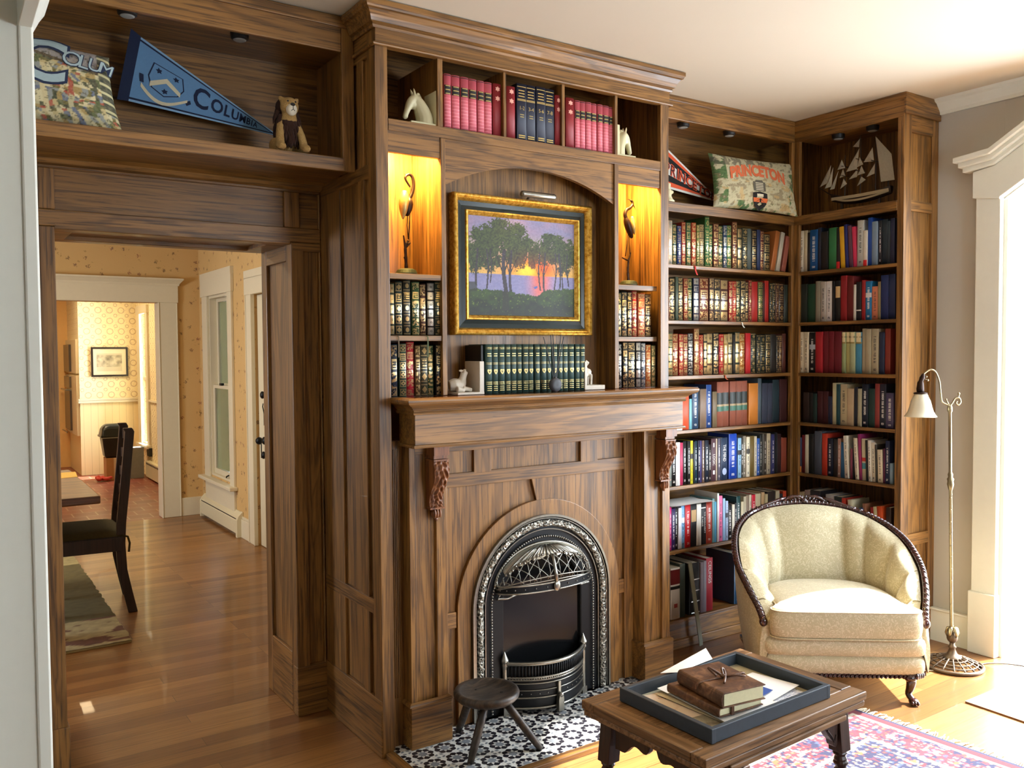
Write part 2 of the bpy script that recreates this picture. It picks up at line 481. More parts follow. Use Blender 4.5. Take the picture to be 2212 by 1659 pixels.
sbox('wall_left', -3.35, -3.2, -4.78, 0.67, 0, 2.82, mat=gray_paint)
p = PB(floral)
p.box(-3.75, -0.965, 0.34, 0.668, 0, 2.82); p.box(-0.09, 3.05, 0.34, 0.668, 0, 2.82); p.box(-0.965, -0.09, 0.34, 0.668, 1.945, 2.82)
struct(p.done('wall_back'))
# white cased opening beside the camera
t1 = sroot('door_2', (-1.17, -1.2, 0))
p = PB(white_paint)
p.box(-1.44, -1.158, -1.20, -1.16, 0, 2.28)
p.done('jamb', t1, bevel=0.003)
p = PB(white_paint)
p.box(-1.17, -1.150, -1.196, -1.05, 0, 2.12); p.box(-1.17, -1.144, -1.205, -1.19, 0, 2.12)
p.done('casing', t1, bevel=0.004)
P2 = PB(white_paint)
pr = [(-1.17, 2.08), (-1.146, 2.08), (-1.146, 2.10), (-1.135, 2.115), (-1.118, 2.15), (-1.108, 2.165), (-1.108, 2.185), (-1.17, 2.185)]
P2.prism([(a, b) for a, b in pr], 'y', -4.3, -1.03)   # head moulding (x, z) runs along y
P2.done('head_moulding', t1, bevel=0.002)
sbox('baseboard_left', -1.17, -1.15, -1.05, 0.3, 0, 0.16, mat=white_paint)

# grey right wall: pilaster casing, capital, arched head, crown and base
tw = sroot('window_1', (2.87, -1.48, 0))
p = PB(white_paint)
p.box(2.838, 2.88, -0.957, -0.84, 0, 2.19); p.box(2.838, 2.88, -2.115, -1.998, 0, 2.19)
p.box(2.825, 2.88, -0.962, -0.832, 0, 0.30); p.box(2.825, 2.88, -2.123, -1.993, 0, 0.30)
p.done('casing', tw, bevel=0.004)
p = PB(white_paint); T = 0.135
outer = [(-0.828, 2.19), (-0.828, 2.315), (-0.93, 2.33), (-1.20, 2.49), (-1.478, 2.56), (-1.755, 2.49), (-2.025, 2.33), (-2.127, 2.315), (-2.127, 2.19)]
inner = [(-0.955, 2.17), (-0.955, 2.175), (-0.957, 2.18), (-1.22, 2.34), (-1.478, 2.40), (-1.735, 2.34), (-1.998, 2.18), (-2.0, 2.175), (-2.0, 2.17)]
p.ring(outer, inner, 'x', 2.83, 2.88, closed=False)
p.done('arched_head', tw, bevel=0.003)
p = PB(white_paint)
for k, (up, out) in enumerate([(0.0, 0.02), (0.022, 0.04), (0.045, 0.062)]):
    a = [(-0.80 + out * 0.6, 2.315 + up), (-0.93, 2.33 + up), (-1.20, 2.49 + up), (-1.478, 2.56 + up), (-1.755, 2.49 + up), (-2.025, 2.33 + up), (-2.155 - out * 0.6, 2.315 + up)]
    b = [(y, z + 0.026) for y, z in a]
    p.ring(b, a, 'x', 2.83 - out, 2.88, closed=False)
p.done('head_crown', tw, bevel=0.004)
p = PB(white_paint)
p.box(2.87, 3.06, -0.975, -0.955, 0, 2.17); p.box(2.87, 3.06, -2.0, -1.98, 0, 2.17)
p.done('jamb', tw)
p = PB(white_paint)
cp = [(0, -0.07), (0.012, -0.07), (0.016, -0.055), (0.045, -0.02), (0.06, -0.012), (0.066, 0), (0, 0)]
p.sweep([(a, b) for a, b in cp], [(2.87, -0.60, 2.70), (2.87, -4.6, 2.70), (-1.17, -4.6, 2.70)])
struct(p.done('trim_1'))
sbox('baseboard_right', 2.845, 2.87, -0.84, -0.62, 0, 0.155, mat=white_paint)
p = PB(white_paint); p.box(2.838, 2.87, -0.84, -0.62, 0.155, 0.168); p.box(2.84, 2.87, -4.6, -2.125, 0, 0.16)
struct(p.done('baseboard_right', bevel=0.004))

# ------------------------------------------------------------------ dining room beyond the doorway
XD = 0.71
p = PB(floral)
p.box(XD, XD + 0.16, 0.67, 2.42, 0, 2.82); p.box(XD, XD + 0.16, 3.48, 4.13, 0, 2.82); p.box(XD, XD + 0.16, 4.78, 5.25, 0, 2.82)
p.box(XD, XD + 0.16, 4.13, 4.78, 0, 0.40); p.box(XD, XD + 0.16, 4.13, 4.78, 1.985, 2.82); p.box(XD, XD + 0.16, 2.42, 3.48, 1.92, 2.82)
struct(p.done('wall_right'))
p = PB(floral)
p.box(-3.75, -1.0, 5.1, 5.24, 0, 2.82); p.box(0.36, XD, 5.1, 5.24, 0, 2.82); p.box(-1.0, 0.36, 5.1, 5.24, 1.93, 2.82)
struct(p.done('wall_back'))
p = PB(floral); p.box(-3.7, -3.6, 0.67, 2.35, 0, 2.82); p.box(-3.7, -3.6, 3.45, 5.24, 0, 2.82); p.box(-3.7, -3.6, 2.35, 3.45, 0, 0.95); p.box(-3.7, -3.6, 2.35, 3.45, 1.95, 2.82)
struct(p.done('wall_left'))
# casing round the kitchen opening
t = sroot('door_3', (-0.3, 5.1, 0))
p = PB(cream_paint)
p.box(0.352, 0.51, 5.075, 5.1, 0, 1.935); p.box(-1.15, -0.99, 5.075, 5.1, 0, 1.935)
p.box(0.352, 0.362, 5.07, 5.24, 0, 1.93); p.box(0.505, 0.515, 5.07, 5.1, 0, 1.93)
p.done('casing', t, bevel=0.004)
p = PB(cream_paint); p.box(-1.17, 0.522, 5.068, 5.1, 1.93, 2.085)
p.done('head', t, bevel=0.003)
p = PB(cream_paint)
p.sweep([(0, 0), (0.008, 0), (0.012, 0.018), (0.034, 0.045), (0.042, 0.052), (0.042, 0.066), (0, 0.066)], [(-1.17, 5.10, 2.08), (-1.17, 5.072, 2.08), (0.522, 5.072, 2.08), (0.522, 5.10, 2.08)])
p.done('head_crown', t)
# tall sash window
glass = MT('window_glass'); glass.b.inputs['Transmission Weight'].default_value = 1.0; glass.b.inputs['Roughness'].default_value = 0.02; glass.b.inputs['IOR'].default_value = 1.1
glass = glass.set((0.85, 0.9, 0.88))
t = sroot('window_2', (XD, 4.46, 0))
p = PB(cream_paint)
p.box(XD - 0.022, XD, 4.02, 4.14, 0.37, 2.0); p.box(XD - 0.022, XD, 4.77, 4.93, 0.37, 2.0); p.box(XD - 0.028, XD, 4.00, 4.955, 1.975, 2.13)
p.box(XD - 0.02, XD, 4.03, 4.92, 0.16, 0.36)
p.done('casing', t, bevel=0.003)
p = PB(cream_paint)
p.sweep([(0, 0), (0.008, 0), (0.012, 0.014), (0.03, 0.036), (0.04, 0.042), (0.04, 0.055), (0, 0.055)], [(XD + 0.01, 4.955, 2.125), (XD - 0.028, 4.955, 2.125), (XD - 0.028, 4.0, 2.125), (XD + 0.01, 4.0, 2.125)][::-1])
p.done('head_crown', t)
p = PB(cream_paint); p.box(XD - 0.07, XD, 3.98, 4.98, 0.355, 0.385); p.done('window_sill', t, bevel=0.006)
p = PB(cream_paint)
p.box(XD + 0.0, XD + 0.16, 4.13, 4.16, 0.4, 1.985); p.box(XD, XD + 0.16, 4.75, 4.78, 0.4, 1.985); p.box(XD, XD + 0.16, 4.13, 4.78, 1.955, 1.985); p.box(XD, XD + 0.16, 4.13, 4.78, 0.40, 0.42)
p.done('jamb', t)
def sash2(x, z0, z1, par):
    p = PB(cream_paint)
    p.box(x, x + 0.03, 4.16, 4.20, z0, z1); p.box(x, x + 0.03, 4.71, 4.75, z0, z1); p.box(x, x + 0.03, 4.16, 4.75, z0, z0 + 0.045); p.box(x, x + 0.03, 4.16, 4.75, z1 - 0.03, z1)
    o = p.done('sash', par, bevel=0.002)
    g = PB(glass); g.box(x + 0.012, x + 0.016, 4.2, 4.71, z0 + 0.045, z1 - 0.03); g.done('pane', o)
sash2(XD + 0.02, 0.42, 1.20, t); sash2(XD + 0.06, 1.17, 1.955, t)
p = PB(black_metal); p.box(XD + 0.005, XD + 0.03, 4.44, 4.50, 1.198, 1.22); p.tube([(XD + 0.018, 4.3, 0.445), (XD - 0.004, 4.3, 0.435), (XD - 0.004, 4.3, 0.425)], 0.006); p.done('sash_lock', t)
# door to the outside with dark hardware
t = sroot('door_4', (XD, 2.95, 0))
p = PB(cream_paint)
for yy in ((3.48, 3.62), (2.28, 2.42)): p.box(XD - 0.022, XD, *yy, 0, 1.93)
p.box(XD - 0.03, XD + 0.002, 3.475, 3.49, 0, 1.93); p.box(XD - 0.03, XD, 3.612, 3.624, 0, 1.93)
p.box(XD - 0.028, XD, 2.26, 3.64, 1.92, 2.05)
p.done('casing', t, bevel=0.003)
p = PB(cream_paint)
p.sweep([(0, 0), (0.008, 0), (0.012, 0.014), (0.03, 0.036), (0.045, 0.042), (0.045, 0.06), (0, 0.06)], [(XD + 0.01, 2.26, 2.045), (XD - 0.028, 2.26, 2.045), (XD - 0.028, 3.64, 2.045), (XD + 0.01, 3.64, 2.045)])
p.done('head_crown', t)
p = PB(cream_paint); p.box(XD + 0.02, XD + 0.06, 2.43, 3.47, 0.005, 1.915)
for z0, z1 in ((0.15, 0.75), (0.9, 1.75)): p.box(XD + 0.012, XD + 0.02, 2.58, 2.86, z0, z1); p.box(XD + 0.012, XD + 0.02, 3.0, 3.3, z0, z1)
p.done('door_leaf', t, bevel=0.003)
p = PB(black_metal)
for z in (1.166, 0.72): p.lathe([(0.0, 0), (0.03, 0.004), (0.026, 0.012), (0.01, 0.02), (0.012, 0.03), (0.022, 0.04), (0.02, 0.052), (0, 0.056)], 14, 0, 0)
hw = PB(black_metal)
for z in (1.166, 0.72):
    hw.ball((XD - 0.02, 3.25, z), (0.018, 0.028, 0.028)); hw.box(XD - 0.006, XD + 0.02, 3.235, 3.265, z - 0.01, z + 0.01)
hw.ball((XD - 0.03, 3.315, 0.822), 0.028); hw.ball((XD - 0.02, 3.22, 0.83), (0.02, 0.03, 0.03)); hw.tube([(XD - 0.01, 3.33, 0.82), (XD - 0.01, 3.33, 0.69)], 0.004)
hw.box(XD - 0.012, XD + 0.01, 3.235, 3.26, 0.94, 1.03); hw.tube([(XD - 0.01, 3.25, 1.03), (XD - 0.02, 3.25, 1.08), (XD - 0.01, 3.27, 1.10)], 0.004)
hw.done('door_hardware', t, smooth=True)
p = PB(cream_paint); p.box(0.515, XD, 5.08, 5.1, 0, 0.165); struct(p.done('baseboard_back', bevel=0.003))
p = PB(cream_paint); p.box(XD - 0.02, XD, 3.62, 3.87, 0, 0.15); p.box(XD - 0.014, XD, 3.62, 3.87, 0.15, 0.17); struct(p.done('baseboard_right', bevel=0.003))

# ------------------------------------------------------------------ kitchen seen through the far opening
p = PB(wreath, bead)
p.box(0.14, 1.0, 8.54, 9.6, 0.93, 2.5, mat=0); p.box(0.14, 1.0, 8.54, 9.6, 0, 0.93, mat=1)
struct(p.done('wall_back'))
p = PB(plain('warm_kitchen_paint', 'e0b878', 0.7, var=0.04)); p.box(-2.3, 0.14, 9.55, 9.7, 0, 2.5); struct(p.done('wall_back'))
p = PB(wreath, cream_paint)
p.box(0.80, 0.95, 5.24, 7.9, 0, 2.5); p.box(0.80, 0.95, 8.26, 8.54, 0, 2.5); p.box(0.80, 0.95, 7.9, 8.26, 0, 0.40); p.box(0.80, 0.95, 7.9, 8.26, 1.97, 2.5)
struct(p.done('wall_right'))
p = PB(cream_paint); p.box(-2.4, -2.3, 5.24, 9.7, 0, 2.5); struct(p.done('wall_left'))
t = sroot('window_3', (0.8, 8.08, 0))
p = PB(cream_paint)
p.box(0.775, 0.80, 7.80, 7.91, 0.36, 1.98); p.box(0.775, 0.80, 8.25, 8.42, 0.36, 1.98); p.box(0.77, 0.80, 7.79, 8.44, 1.96, 2.06); p.box(0.74, 0.80, 7.77, 8.44, 0.35, 0.385)
p.done('casing', t, bevel=0.003)
p = PB(cream_paint); p.box(0.82, 0.86, 7.9, 8.26, 1.15, 1.2); p.box(0.84, 0.87, 7.9, 7.94, 0.4, 1.97); p.box(0.84, 0.87, 8.22, 8.26, 0.4, 1.97)
p.done('sash', t)
p = PB(cream_paint); p.box(0.12, 0.8, 8.515, 8.54, 0.91, 0.935); p.box(0.12, 0.8, 8.52, 8.54, 0.88, 0.91); p.box(0.775, 0.80, 5.24, 7.78, 0.91, 0.935)
struct(p.done('trim_2', bevel=0.003))
# lamps that light the two far rooms
lamp('kitchen_ceiling_light', 'AREA', (-0.3, 7.6, 2.44), 42, (1.0, 0.74, 0.42), 0.7, (0, 0, 0))
lamp('dining_fill_light', 'AREA', (-1.5, 2.9, 2.66), 40, (1.0, 0.78, 0.5), 0.5, (0, 0, 0))  # added fill lamp out of view, brightens the dining room

# added walls, roof and floor that block sky light outside the dining windows
p = PB(plain('sky_screen_siding', '9aa498', 0.8)); p.box(2.2, 2.3, 0.72, 7.0, -0.08, 2.9); p.box(0.87, 2.3, 0.72, 6.2, 2.9, 3.0); p.box(0.87, 2.3, 0.72, 0.78, -0.08, 2.9)
for k in range(14): p.box(2.192, 2.2, 0.78, 7.0, 0.2 * k, 0.2 * k + 0.012)
struct(p.done('wall_right'))
sbox('floor', 0.88, 2.3, 0.72, 7.0, -0.2, -0.1, mat=plain('sky_screen_floor', '7c7c74', 0.7))
# ================================================================== woodwork
# ---- doorway trim (structure)
t = sroot('door_1', (-0.54, 0.3, 0))
p = PB(WX)
YF = 0.30
p.box(-1.007, 0.0, YF, YF + 0.045, 1.915, 1.973); p.box(-1.007, 0.0, YF, YF + 0.045, 2.113, 2.16)
p.box(-1.007, -0.955, YF, YF + 0.045, 1.973, 2.113, mat=WZ); p.box(-0.149, -0.086, YF, YF + 0.045, 1.973, 2.113, mat=WZ); p.box(-0.008, 0.0, YF, YF + 0.045, 1.973, 2.113, mat=WZ)
p.box(-1.0, 0.0, YF + 0.014, YF + 0.045, 1.95, 2.13)
p.done('header_panel', t, bevel=0.003)
p = PB(WZ)
p.box(-0.125, -0.071, YF, YF + 0.045, 0, 1.915); p.box(-0.008, 0.0, YF, YF + 0.045, 0, 1.915); p.box(-0.071, -0.008, YF + 0.014, YF + 0.045, 0.2, 1.9)
p.box(-0.12, 0.0, YF, YF + 0.045, 1.88, 1.915, mat=WX); p.box(-0.128, 0.0, YF - 0.006, YF + 0.04, 0, 0.2, mat=WX)
p.box(-1.007, -0.958, YF, YF + 0.37, 0, 1.915); p.box(-1.012, -0.952, YF - 0.01, YF + 0.38, 0, 0.17)
p.box(-1.17, -1.007, YF + 0.012, YF + 0.04, 0, 2.16)
p.done('pier', t, bevel=0.003)
p = PB(WZ); X = -0.125
p.box(X, X + 0.03, 0.30, 0.365, 0, 1.915); p.box(X, X + 0.03, 0.61, 0.675, 0, 1.915); p.box(X, X + 0.03, 0.365, 0.61, 1.845, 1.915, mat=WY); p.box(X, X + 0.03, 0.365, 0.61, 0, 0.25, mat=WY)
p.box(X + 0.014, X + 0.03, 0.36, 0.62, 0.2, 1.86)
p.done('jamb_panel', t, bevel=0.003)
p = PB(WX)
p.box(-0.96, -0.125, 0.30, 0.37, 1.905, 1.93); p.box(-0.96, -0.125, 0.61, 0.675, 1.905, 1.93); p.box(-0.96, -0.895, 0.37, 0.61, 1.905, 1.93); p.box(-0.205, -0.125, 0.37, 0.61, 1.905, 1.93)
p.box(-0.9, -0.2, 0.36, 0.62, 1.922, 1.94)
p.done('soffit_panel', t, bevel=0.003)

# ---- cabinet over the doorway
t = thing('overdoor_cabinet', 'dark oak open cabinet over the doorway, holding a blue pennant and plush lion', 'cabinet', (-0.58, 0, 2.14), world=True)
p = PB(WX); p.box(-1.17, -0.05, -0.057, -0.037, 2.57, 2.70); p.box(-1.17, -0.001, -0.066, -0.05, 2.655, 2.695); p.done('top_rail', t, bevel=0.003)
p = PB(WZ); p.box(-0.05, -0.001, -0.057, -0.037, 2.14, 2.70); p.done('stile', t, bevel=0.002)
p = PB(WX); p.box(-1.17, -0.001, -0.057, 0.28, 2.172, 2.189); p.box(-1.17, -0.001, -0.057, -0.035, 2.138, 2.189); p.done('shelf', t, bevel=0.003)
p = PB(WX); p.box(-1.17, -0.001, 0.28, 0.298, 2.16, 2.70); p.done('back_panel', t)
p = PB(WX); p.box(-1.17, -0.001, -0.037, 0.28, 2.60, 2.615); p.done('top_panel', t)
p = PB(WZ); p.box(-0.015, -0.001, -0.037, 0.28, 2.189, 2.60); p.done('side_panel', t)
p = PB(WX); p.sweep([(0, 0), (0, -0.05), (0.02, -0.045), (0.03, -0.03), (0.06, -0.02), (0.07, 0)], [(-1.17, 0.297, 2.171), (-0.001, 0.297, 2.171)]); p.box(-1.17, -0.001, -0.035, 0.24, 2.15, 2.165); p.done('cove_moulding', t, bevel=0.001)

# ---- overmantel bookcase (upper half of the chimney breast)
YB0 = -0.231
t = thing('overmantel_bookcase', 'tall oak chimney-breast bookcase with arched centre niche and heavy crown moulding', 'bookcase', (0.71, -0.2, 1.31), world=True)
p = PB(WZ); p.box(0, 0.05, YB0, YB0 + 0.022, 0, 2.60); p.done('stile', t, bevel=0.002)
p = PB(WZ); p.box(1.37, 1.42, YB0, YB0 + 0.022, 0, 2.60); p.done('stile', t, bevel=0.002)
p = PB(WX); p.box(0, 1.42, YB0 - 0.006, YB0 + 0.022, 2.553, 2.70); p.sweep([(0, 0), (0.010, 0), (0.012, 0.006), (0.008, 0.011), (0, 0.011)], [(0.0, -0.06, 2.553), (0, YB0 - 0.005, 2.553), (1.42, YB0 - 0.005, 2.553), (1.42, 0, 2.553)]); p.done('frieze', t, bevel=0.0015)
p = PB(WX); p.sweep([(0, 0), (0.008, 0), (0.012, 0.008), (0.010, 0.014), (0.020, 0.018), (0.026, 0.036), (0.038, 0.052), (0.046, 0.055), (0.048, 0.062), (0.052, 0.066), (0.052, 0.082), (0, 0.082)],
        [(0.0, -0.06, 2.614), (0.0, YB0, 2.614), (1.42, YB0, 2.614), (1.42, 0.0, 2.614)]); p.done('crown_moulding', t)
p = PB(WX); p.box(0.012, 1.408, YB0 + 0.004, 0.10, 2.266, 2.307); p.box(0.05, 1.37, YB0, YB0 + 0.02, 2.266, 2.307); p.done('shelf', t, bevel=0.002)
for x0, x1 in ((.254, .276), (.545, .558), (.828, .844), (1.11, 1.126)):
    p = PB(WZ); p.box(x0, x1, YB0 + 0.004, 0.10, 2.307, 2.56); p.done('divider', t, bevel=0.001)
for x0, x1 in ((.262, .283), (1.104, 1.126)):
    p = PB(WZ); p.box(x0, x1, YB0, 0.02, 1.311, 2.266); p.done('divider', t, bevel=0.0015)
for x0, x1 in ((.05, .262), (1.126, 1.37)):
    p = PB(WX); p.box(x0, x1, YB0 + 0.005, YB0 + 0.025, 2.19, 2.27); p.done('niche_header', t, bevel=0.0015)
p = PB(WX)
ap = [(0.283, 2.27)] + [(0.6935 + 0.869 * math.sin(a), 1.329 + 0.869 * math.cos(a)) for a in [math.radians(-28.2 + 56.4 * i / 24) for i in range(25)]] + [(1.104, 2.27)]
p.prism(ap, 'y', YB0 + 0.008, YB0 + 0.028); p.done('arch_panel', t)
p = PB(WZ); p.box(0.283, 1.104, -0.11, -0.095, 1.30, 2.27); p.done('centre_back', t)
for x0, x1, ys in ((.05, .262, YB0 + 0.004), (1.126, 1.37, YB0 + 0.024)):
    p = PB(WZ); p.box(x0, x1, 0.0, 0.015, 1.30, 2.27); p.done('niche_back', t)
    for z0, z1 in ((1.738, 1.76), (1.514, 1.535)):
        p = PB(WX); p.box(x0, x1, ys, 0.0, z0, z1); p.done('shelf', t, bevel=0.0015)
p = PB(WX); p.box(0.012, 1.408, 0.10, 0.115, 2.25, 2.70); p.done('back_panel', t)
for sx, xa in ((1, 0.0), (-1, 1.42)):
    p = PB(WZ)
    def sb(a, b, c, d, e, f, m=None):
        x0, x1 = xa + sx * a, xa + sx * b
        p.box(min(x0, x1), max(x0, x1), c, d, e, f, mat=m)
    sb(0.012, 0.02, YB0 + 0.02, 0.30, 0, 2.70)
    for c, d in ((0.10, 0.30), (-0.125, -0.07), (-0.225, -0.165)): sb(0, 0.014, c, d, 0, 2.70)
    for e, f in ((0.515, 0.57), (2.10, 2.15), (2.53, 2.70)): sb(0, 0.014, -0.225, 0.30, e, f, WY)
    sb(-0.004 if sx > 0 else 0, 0.014, -0.229, 0.30, 0, 0.21, WY)
    p.done('side_panel', t, bevel=0.002)

# ---- fireplace surround with mantel
t = thing('fireplace_surround', 'oak fireplace surround with mantel shelf, carved corbels and panelled pilasters', 'fireplace mantel', (0.747, -0.26, 0.02), world=True)
CXF, CZF = 0.747, 0.458
def archp(r, zb=0.022, n=36, cz=CZF):
    return [(CXF - r, zb)] + [(CXF - r * math.cos(PI * i / n), cz + r * math.sin(PI * i / n)) for i in range(n + 1)] + [(CXF + r, zb)]
p = PB(WZ)
p.prism([(0.24, 0.022)] + archp(0.345) + [(1.25, 0.022), (1.25, 1.15), (0.24, 1.15)], 'y', -0.176, -0.16)
p.done('field_panel', t)
p = PB(WZ); p.ring(archp(0.409), archp(0.345), 'y', -0.193, -0.170); p.done('arch_surround', t, bevel=0.002)
p = PB(WX)
p.box(0.25, 1.242, -0.190, -0.17, 0.953, 1.008); p.box(0.25, 1.242, -0.190, -0.17, 1.092, 1.15)
p.box(0.257, 0.292, -0.191, -0.17, 0.022, 1.15, mat=WZ); p.box(1.19, 1.242, -0.191, -0.17, 0.022, 1.15, mat=WZ)
p.box(0.419, 0.50, -0.190, -0.17, 1.0, 1.1, mat=WZ); p.box(0.948, 1.042, -0.190, -0.17, 1.0, 1.1, mat=WZ)
p.prism([(0.718, 0.86), (0.776, 0.86), (0.80, 0.955), (0.693, 0.955)], 'y', -0.190, -0.17, mat=WZ)
p.box(0.292, 0.336, -0.190, -0.17, 0.407, 0.47); p.box(1.158, 1.19, -0.190, -0.17, 0.407, 0.47)
p.done('frame_boards', t, bevel=0.002)
p = PB(WZ); p.box(0.05, 0.101, -0.205, -0.17, 0.0, 1.15)
for i in range(5): p.tube([(0.058 + 0.007 * i, -0.206, 0.2), (0.058 + 0.007 * i, -0.206, 1.12)], 0.003, 6)
p.done('fluted_strip', t)
carved = wood('carved_oak', 'z', '2c140a', '6e3e1e', '925c32', 0.4)
for xa, xb, m in ((0.101, 0.257, 1), (1.242, 1.396, -1)):
    p = PB(WZ)
    p.box(xa, xb, -0.247, -0.16, 0.022, 1.133); p.box(xa, xa + 0.026, -0.262, -0.24, 0.18, 1.133); p.box(xb - 0.046, xb, -0.262, -0.24, 0.18, 1.133)
    p.box(xa, xb, -0.262, -0.24, 1.10, 1.133, mat=WX)
    pil = p.done('pilaster', t, bevel=0.0015)
    p = PB(WX); p.box(xa - 0.008, xb + 0.008, -0.276, -0.16, 0.021, 0.178); p.sweep([(0, 0), (0.014, 0), (0.010, 0.008), (0.0, 0.014)], [(xa, -0.17, 0.178), (xa, -0.262, 0.178), (xb, -0.262, 0.178), (xb, -0.17, 0.178)])
    p.done('plinth', pil, bevel=0.002)
    # carved corbel: S-shaped scroll
    xc0, xc1 = (0.174, 0.234) if m == 1 else (1.318, 1.378)
    c = PB(carved)
    c.box(xc0 - 0.002, xc1 + 0.002, -0.322, -0.25, 1.098, 1.133)
    c.box(xc0 + 0.002, xc1 - 0.002, -0.312, -0.25, 1.086, 1.098); c.box(xc0 - 0.001, xc1 + 0.001, -0.318, -0.25, 1.078, 1.084)
    prof = spline([(-0.312, 0, 1.078), (-0.322, 0, 1.05), (-0.318, 0, 1.015), (-0.296, 0, 0.975), (-0.278, 0, 0.945), (-0.274, 0, 0.92), (-0.280, 0, 0.905)], 10)
    def cf(u, v):
        q = prof[min(len(prof) - 1, int(round(v * (len(prof) - 1))))]
        a = u * 2 - 1; wd = 0.5 * (xc1 - xc0) * (1.0 - 0.16 * v + 0.05 * math.sin(v * 9))
        rel = 0.0035 * math.cos(a * 5.5 * PI / 2 + 1.6 * math.sin(v * 14)) * (1 - a ** 4) + 0.0025 * math.sin(abs(a) * 9 - v * 44) + 0.006 * (1 - a * a)
        return ((xc0 + xc1) / 2 + a * wd, q.x - rel, q.z)
    c.grid(cf, 33, 61)
    sidep = [(q.x, q.z) for q in prof] + [(-0.25, 0.905), (-0.25, 1.078)]
    c.prism(sidep, 'x', xc0 + 0.003, xc1 - 0.003)
    c.box(xc0 - 0.001, xc1 + 0.001, -0.288, -0.25, 0.898, 0.905)
    c.ball(((xc0 + xc1) / 2, -0.272, 0.880), (0.019, 0.016, 0.018), 12, 8); c.ball(((xc0 + xc1) / 2, -0.272, 0.861), 0.008)
    for s_ in (-1, 0, 1): c.ball(((xc0 + xc1) / 2 + s_ * 0.011, -0.284, 0.882), (0.005, 0.006, 0.017), 8, 6)
    c.done('corbel', pil, smooth=False)
p = PB(WX)
path = [(0.094, -0.2, 0), (0.094, -0.327, 0), (1.411, -0.327, 0), (1.411, -0.2, 0)]
def lift(z): return [(x, y, z) for x, y, _ in path]
p.box(0.094, 1.411, -0.327, -0.2, 1.131, 1.26)
p.sweep([(0, 0), (0.007, 0.001), (0.009, 0.006), (0.007, 0.011), (0, 0.013)], lift(1.131))
p.sweep([(0, 0), (0.008, 0.0), (0.012, 0.006), (0.008, 0.012), (0.009, 0.016), (0.014, 0.018), (0.016, 0.022), (0.030, 0.032), (0.036, 0.034), (0.046, 0.040), (0.050, 0.048), (0.050, 0.054), (0.046, 0.060), (0, 0.060)], lift(1.251))
mantel = p.done('mantel_shelf', t, bevel=0.0)
mant = wood('polished_mantel_top', 'x', '3a1c0e', '6e3c20', '8c5230', 0.12, 1.0, 0.8)
p = PB(mant); p.box(0.05, 1.455, -0.371, -0.205, 1.300, 1.3112); p.box(0.05, 1.37, -0.21, 0.0, 1.296, 1.3108); p.done('shelf_top', mantel)

# ---- hearth
t = thing('hearth', 'patterned black, grey and white star tile hearth edged with oak', 'hearth', (0.73, -0.4, 0), world=True)
p = PB(WX); p.box(0.008, 1.46, -0.628, -0.592, 0, 0.021); p.box(0.008, 0.042, -0.60, -0.235, 0, 0.021, mat=WY); p.box(1.43, 1.46, -0.60, -0.235, 0, 0.021, mat=WY)
p.done('wooden_edging', t, bevel=0.003)
tile_w = plain('white_encaustic_tile', 'd8d8d2', 0.35, var=0.05, scale=20); tile_k = plain('black_tile_glaze', '1c1a22', 0.35, var=0.1); tile_g = plain('grey_tile_glaze', '7c8288', 0.4, var=0.15)
p = PB(tile_w, tile_k, tile_g); p.box(0.042, 1.43, -0.592, -0.17, 0, 0.020, mat=0)
Z = 0.0203; gz = 0.0905
def star(cx, cy, r, n, m, ph=0.0, fat=0.42):
    for i in range(n):
        a = ph + 2 * PI * i / n
        pts = []
        for rr, dd in ((r * 0.42, 0), (r * 0.70, -fat * r * 0.5), (r * 0.86, -fat * r * 0.42), (r, 0), (r * 0.86, fat * r * 0.42), (r * 0.70, fat * r * 0.5)):
            x = cx + rr * math.cos(a) - dd * math.sin(a); y = cy + rr * math.sin(a) + dd * math.cos(a)
            pts.append((min(1.43, max(0.042, x)), min(-0.172, max(-0.592, y)), Z))
        p.quad(pts, m)
    pass
for i in range(-4, 12):
    for j in range(-3, 4):
        cx, cy = 0.388 + gz * i, -0.317 - gz * j
        if -0.01 < cx < 1.48 and -0.65 < cy < -0.12:
            star(cx, cy, 0.043, 8, 1, 0, 0.60)
            pts = []
            for k in range(16):
                rr = 0.021 if k % 2 == 0 else 0.0135; a = PI / 8 * k
                pts.append((min(1.43, max(0.042, cx + rr * math.cos(a))), min(-0.172, max(-0.592, cy + rr * math.sin(a))), Z + 0.0002))
            p.quad(pts, 2)
        cx += gz / 2; cy -= gz / 2
        if -0.01 < cx < 1.48 and -0.65 < cy < -0.12: star(cx, cy, 0.019, 4, 2, PI / 4, 0.9)
p.done('tiles', t)

# ---- cast iron fireplace insert
t = thing('fireplace_insert', 'arched black cast iron fireplace insert with silver scrollwork rim, hood and fender', 'fireplace', (CXF, -0.2, 0.02), world=True)
relief = MT('silver_scroll_relief')
vv = relief.voro(relief.co(), 95, 'F1'); q = NX(relief.t, vv); nn = relief.noise(relief.co(), 130, 3, 0.6, 1.5)
h = (q * 1.4 - 0.25).ab() + nn * 0.5
relief.bump(h, 0.9, 0.006)
relief.set(relief.ramp(h, [(0.25, '141518'), (0.42, '6c6962'), (0.7, 'a8a498')]), 0.3, 0.85)
p = PB(silver, black_metal)
p.ring(archp(0.347), archp(0.338), 'y', -0.208, -0.16); p.ring(archp(0.3335), archp(0.3300), 'y', -0.203, -0.17); p.ring(archp(0.338), archp(0.2), 'y', -0.192, -0.17, mat=1)
p.ring(archp(0.288), archp(0.2845), 'y', -0.2, -0.18)
p.done('outer_frame', t, smooth=False)
n = 160; pth = []
for q_ in archp(0.311, n=60): pth.append((q_[0], -0.197, q_[1]))
p = PB(relief.m); pp = [Vector(a) for a in pth]
dense = []
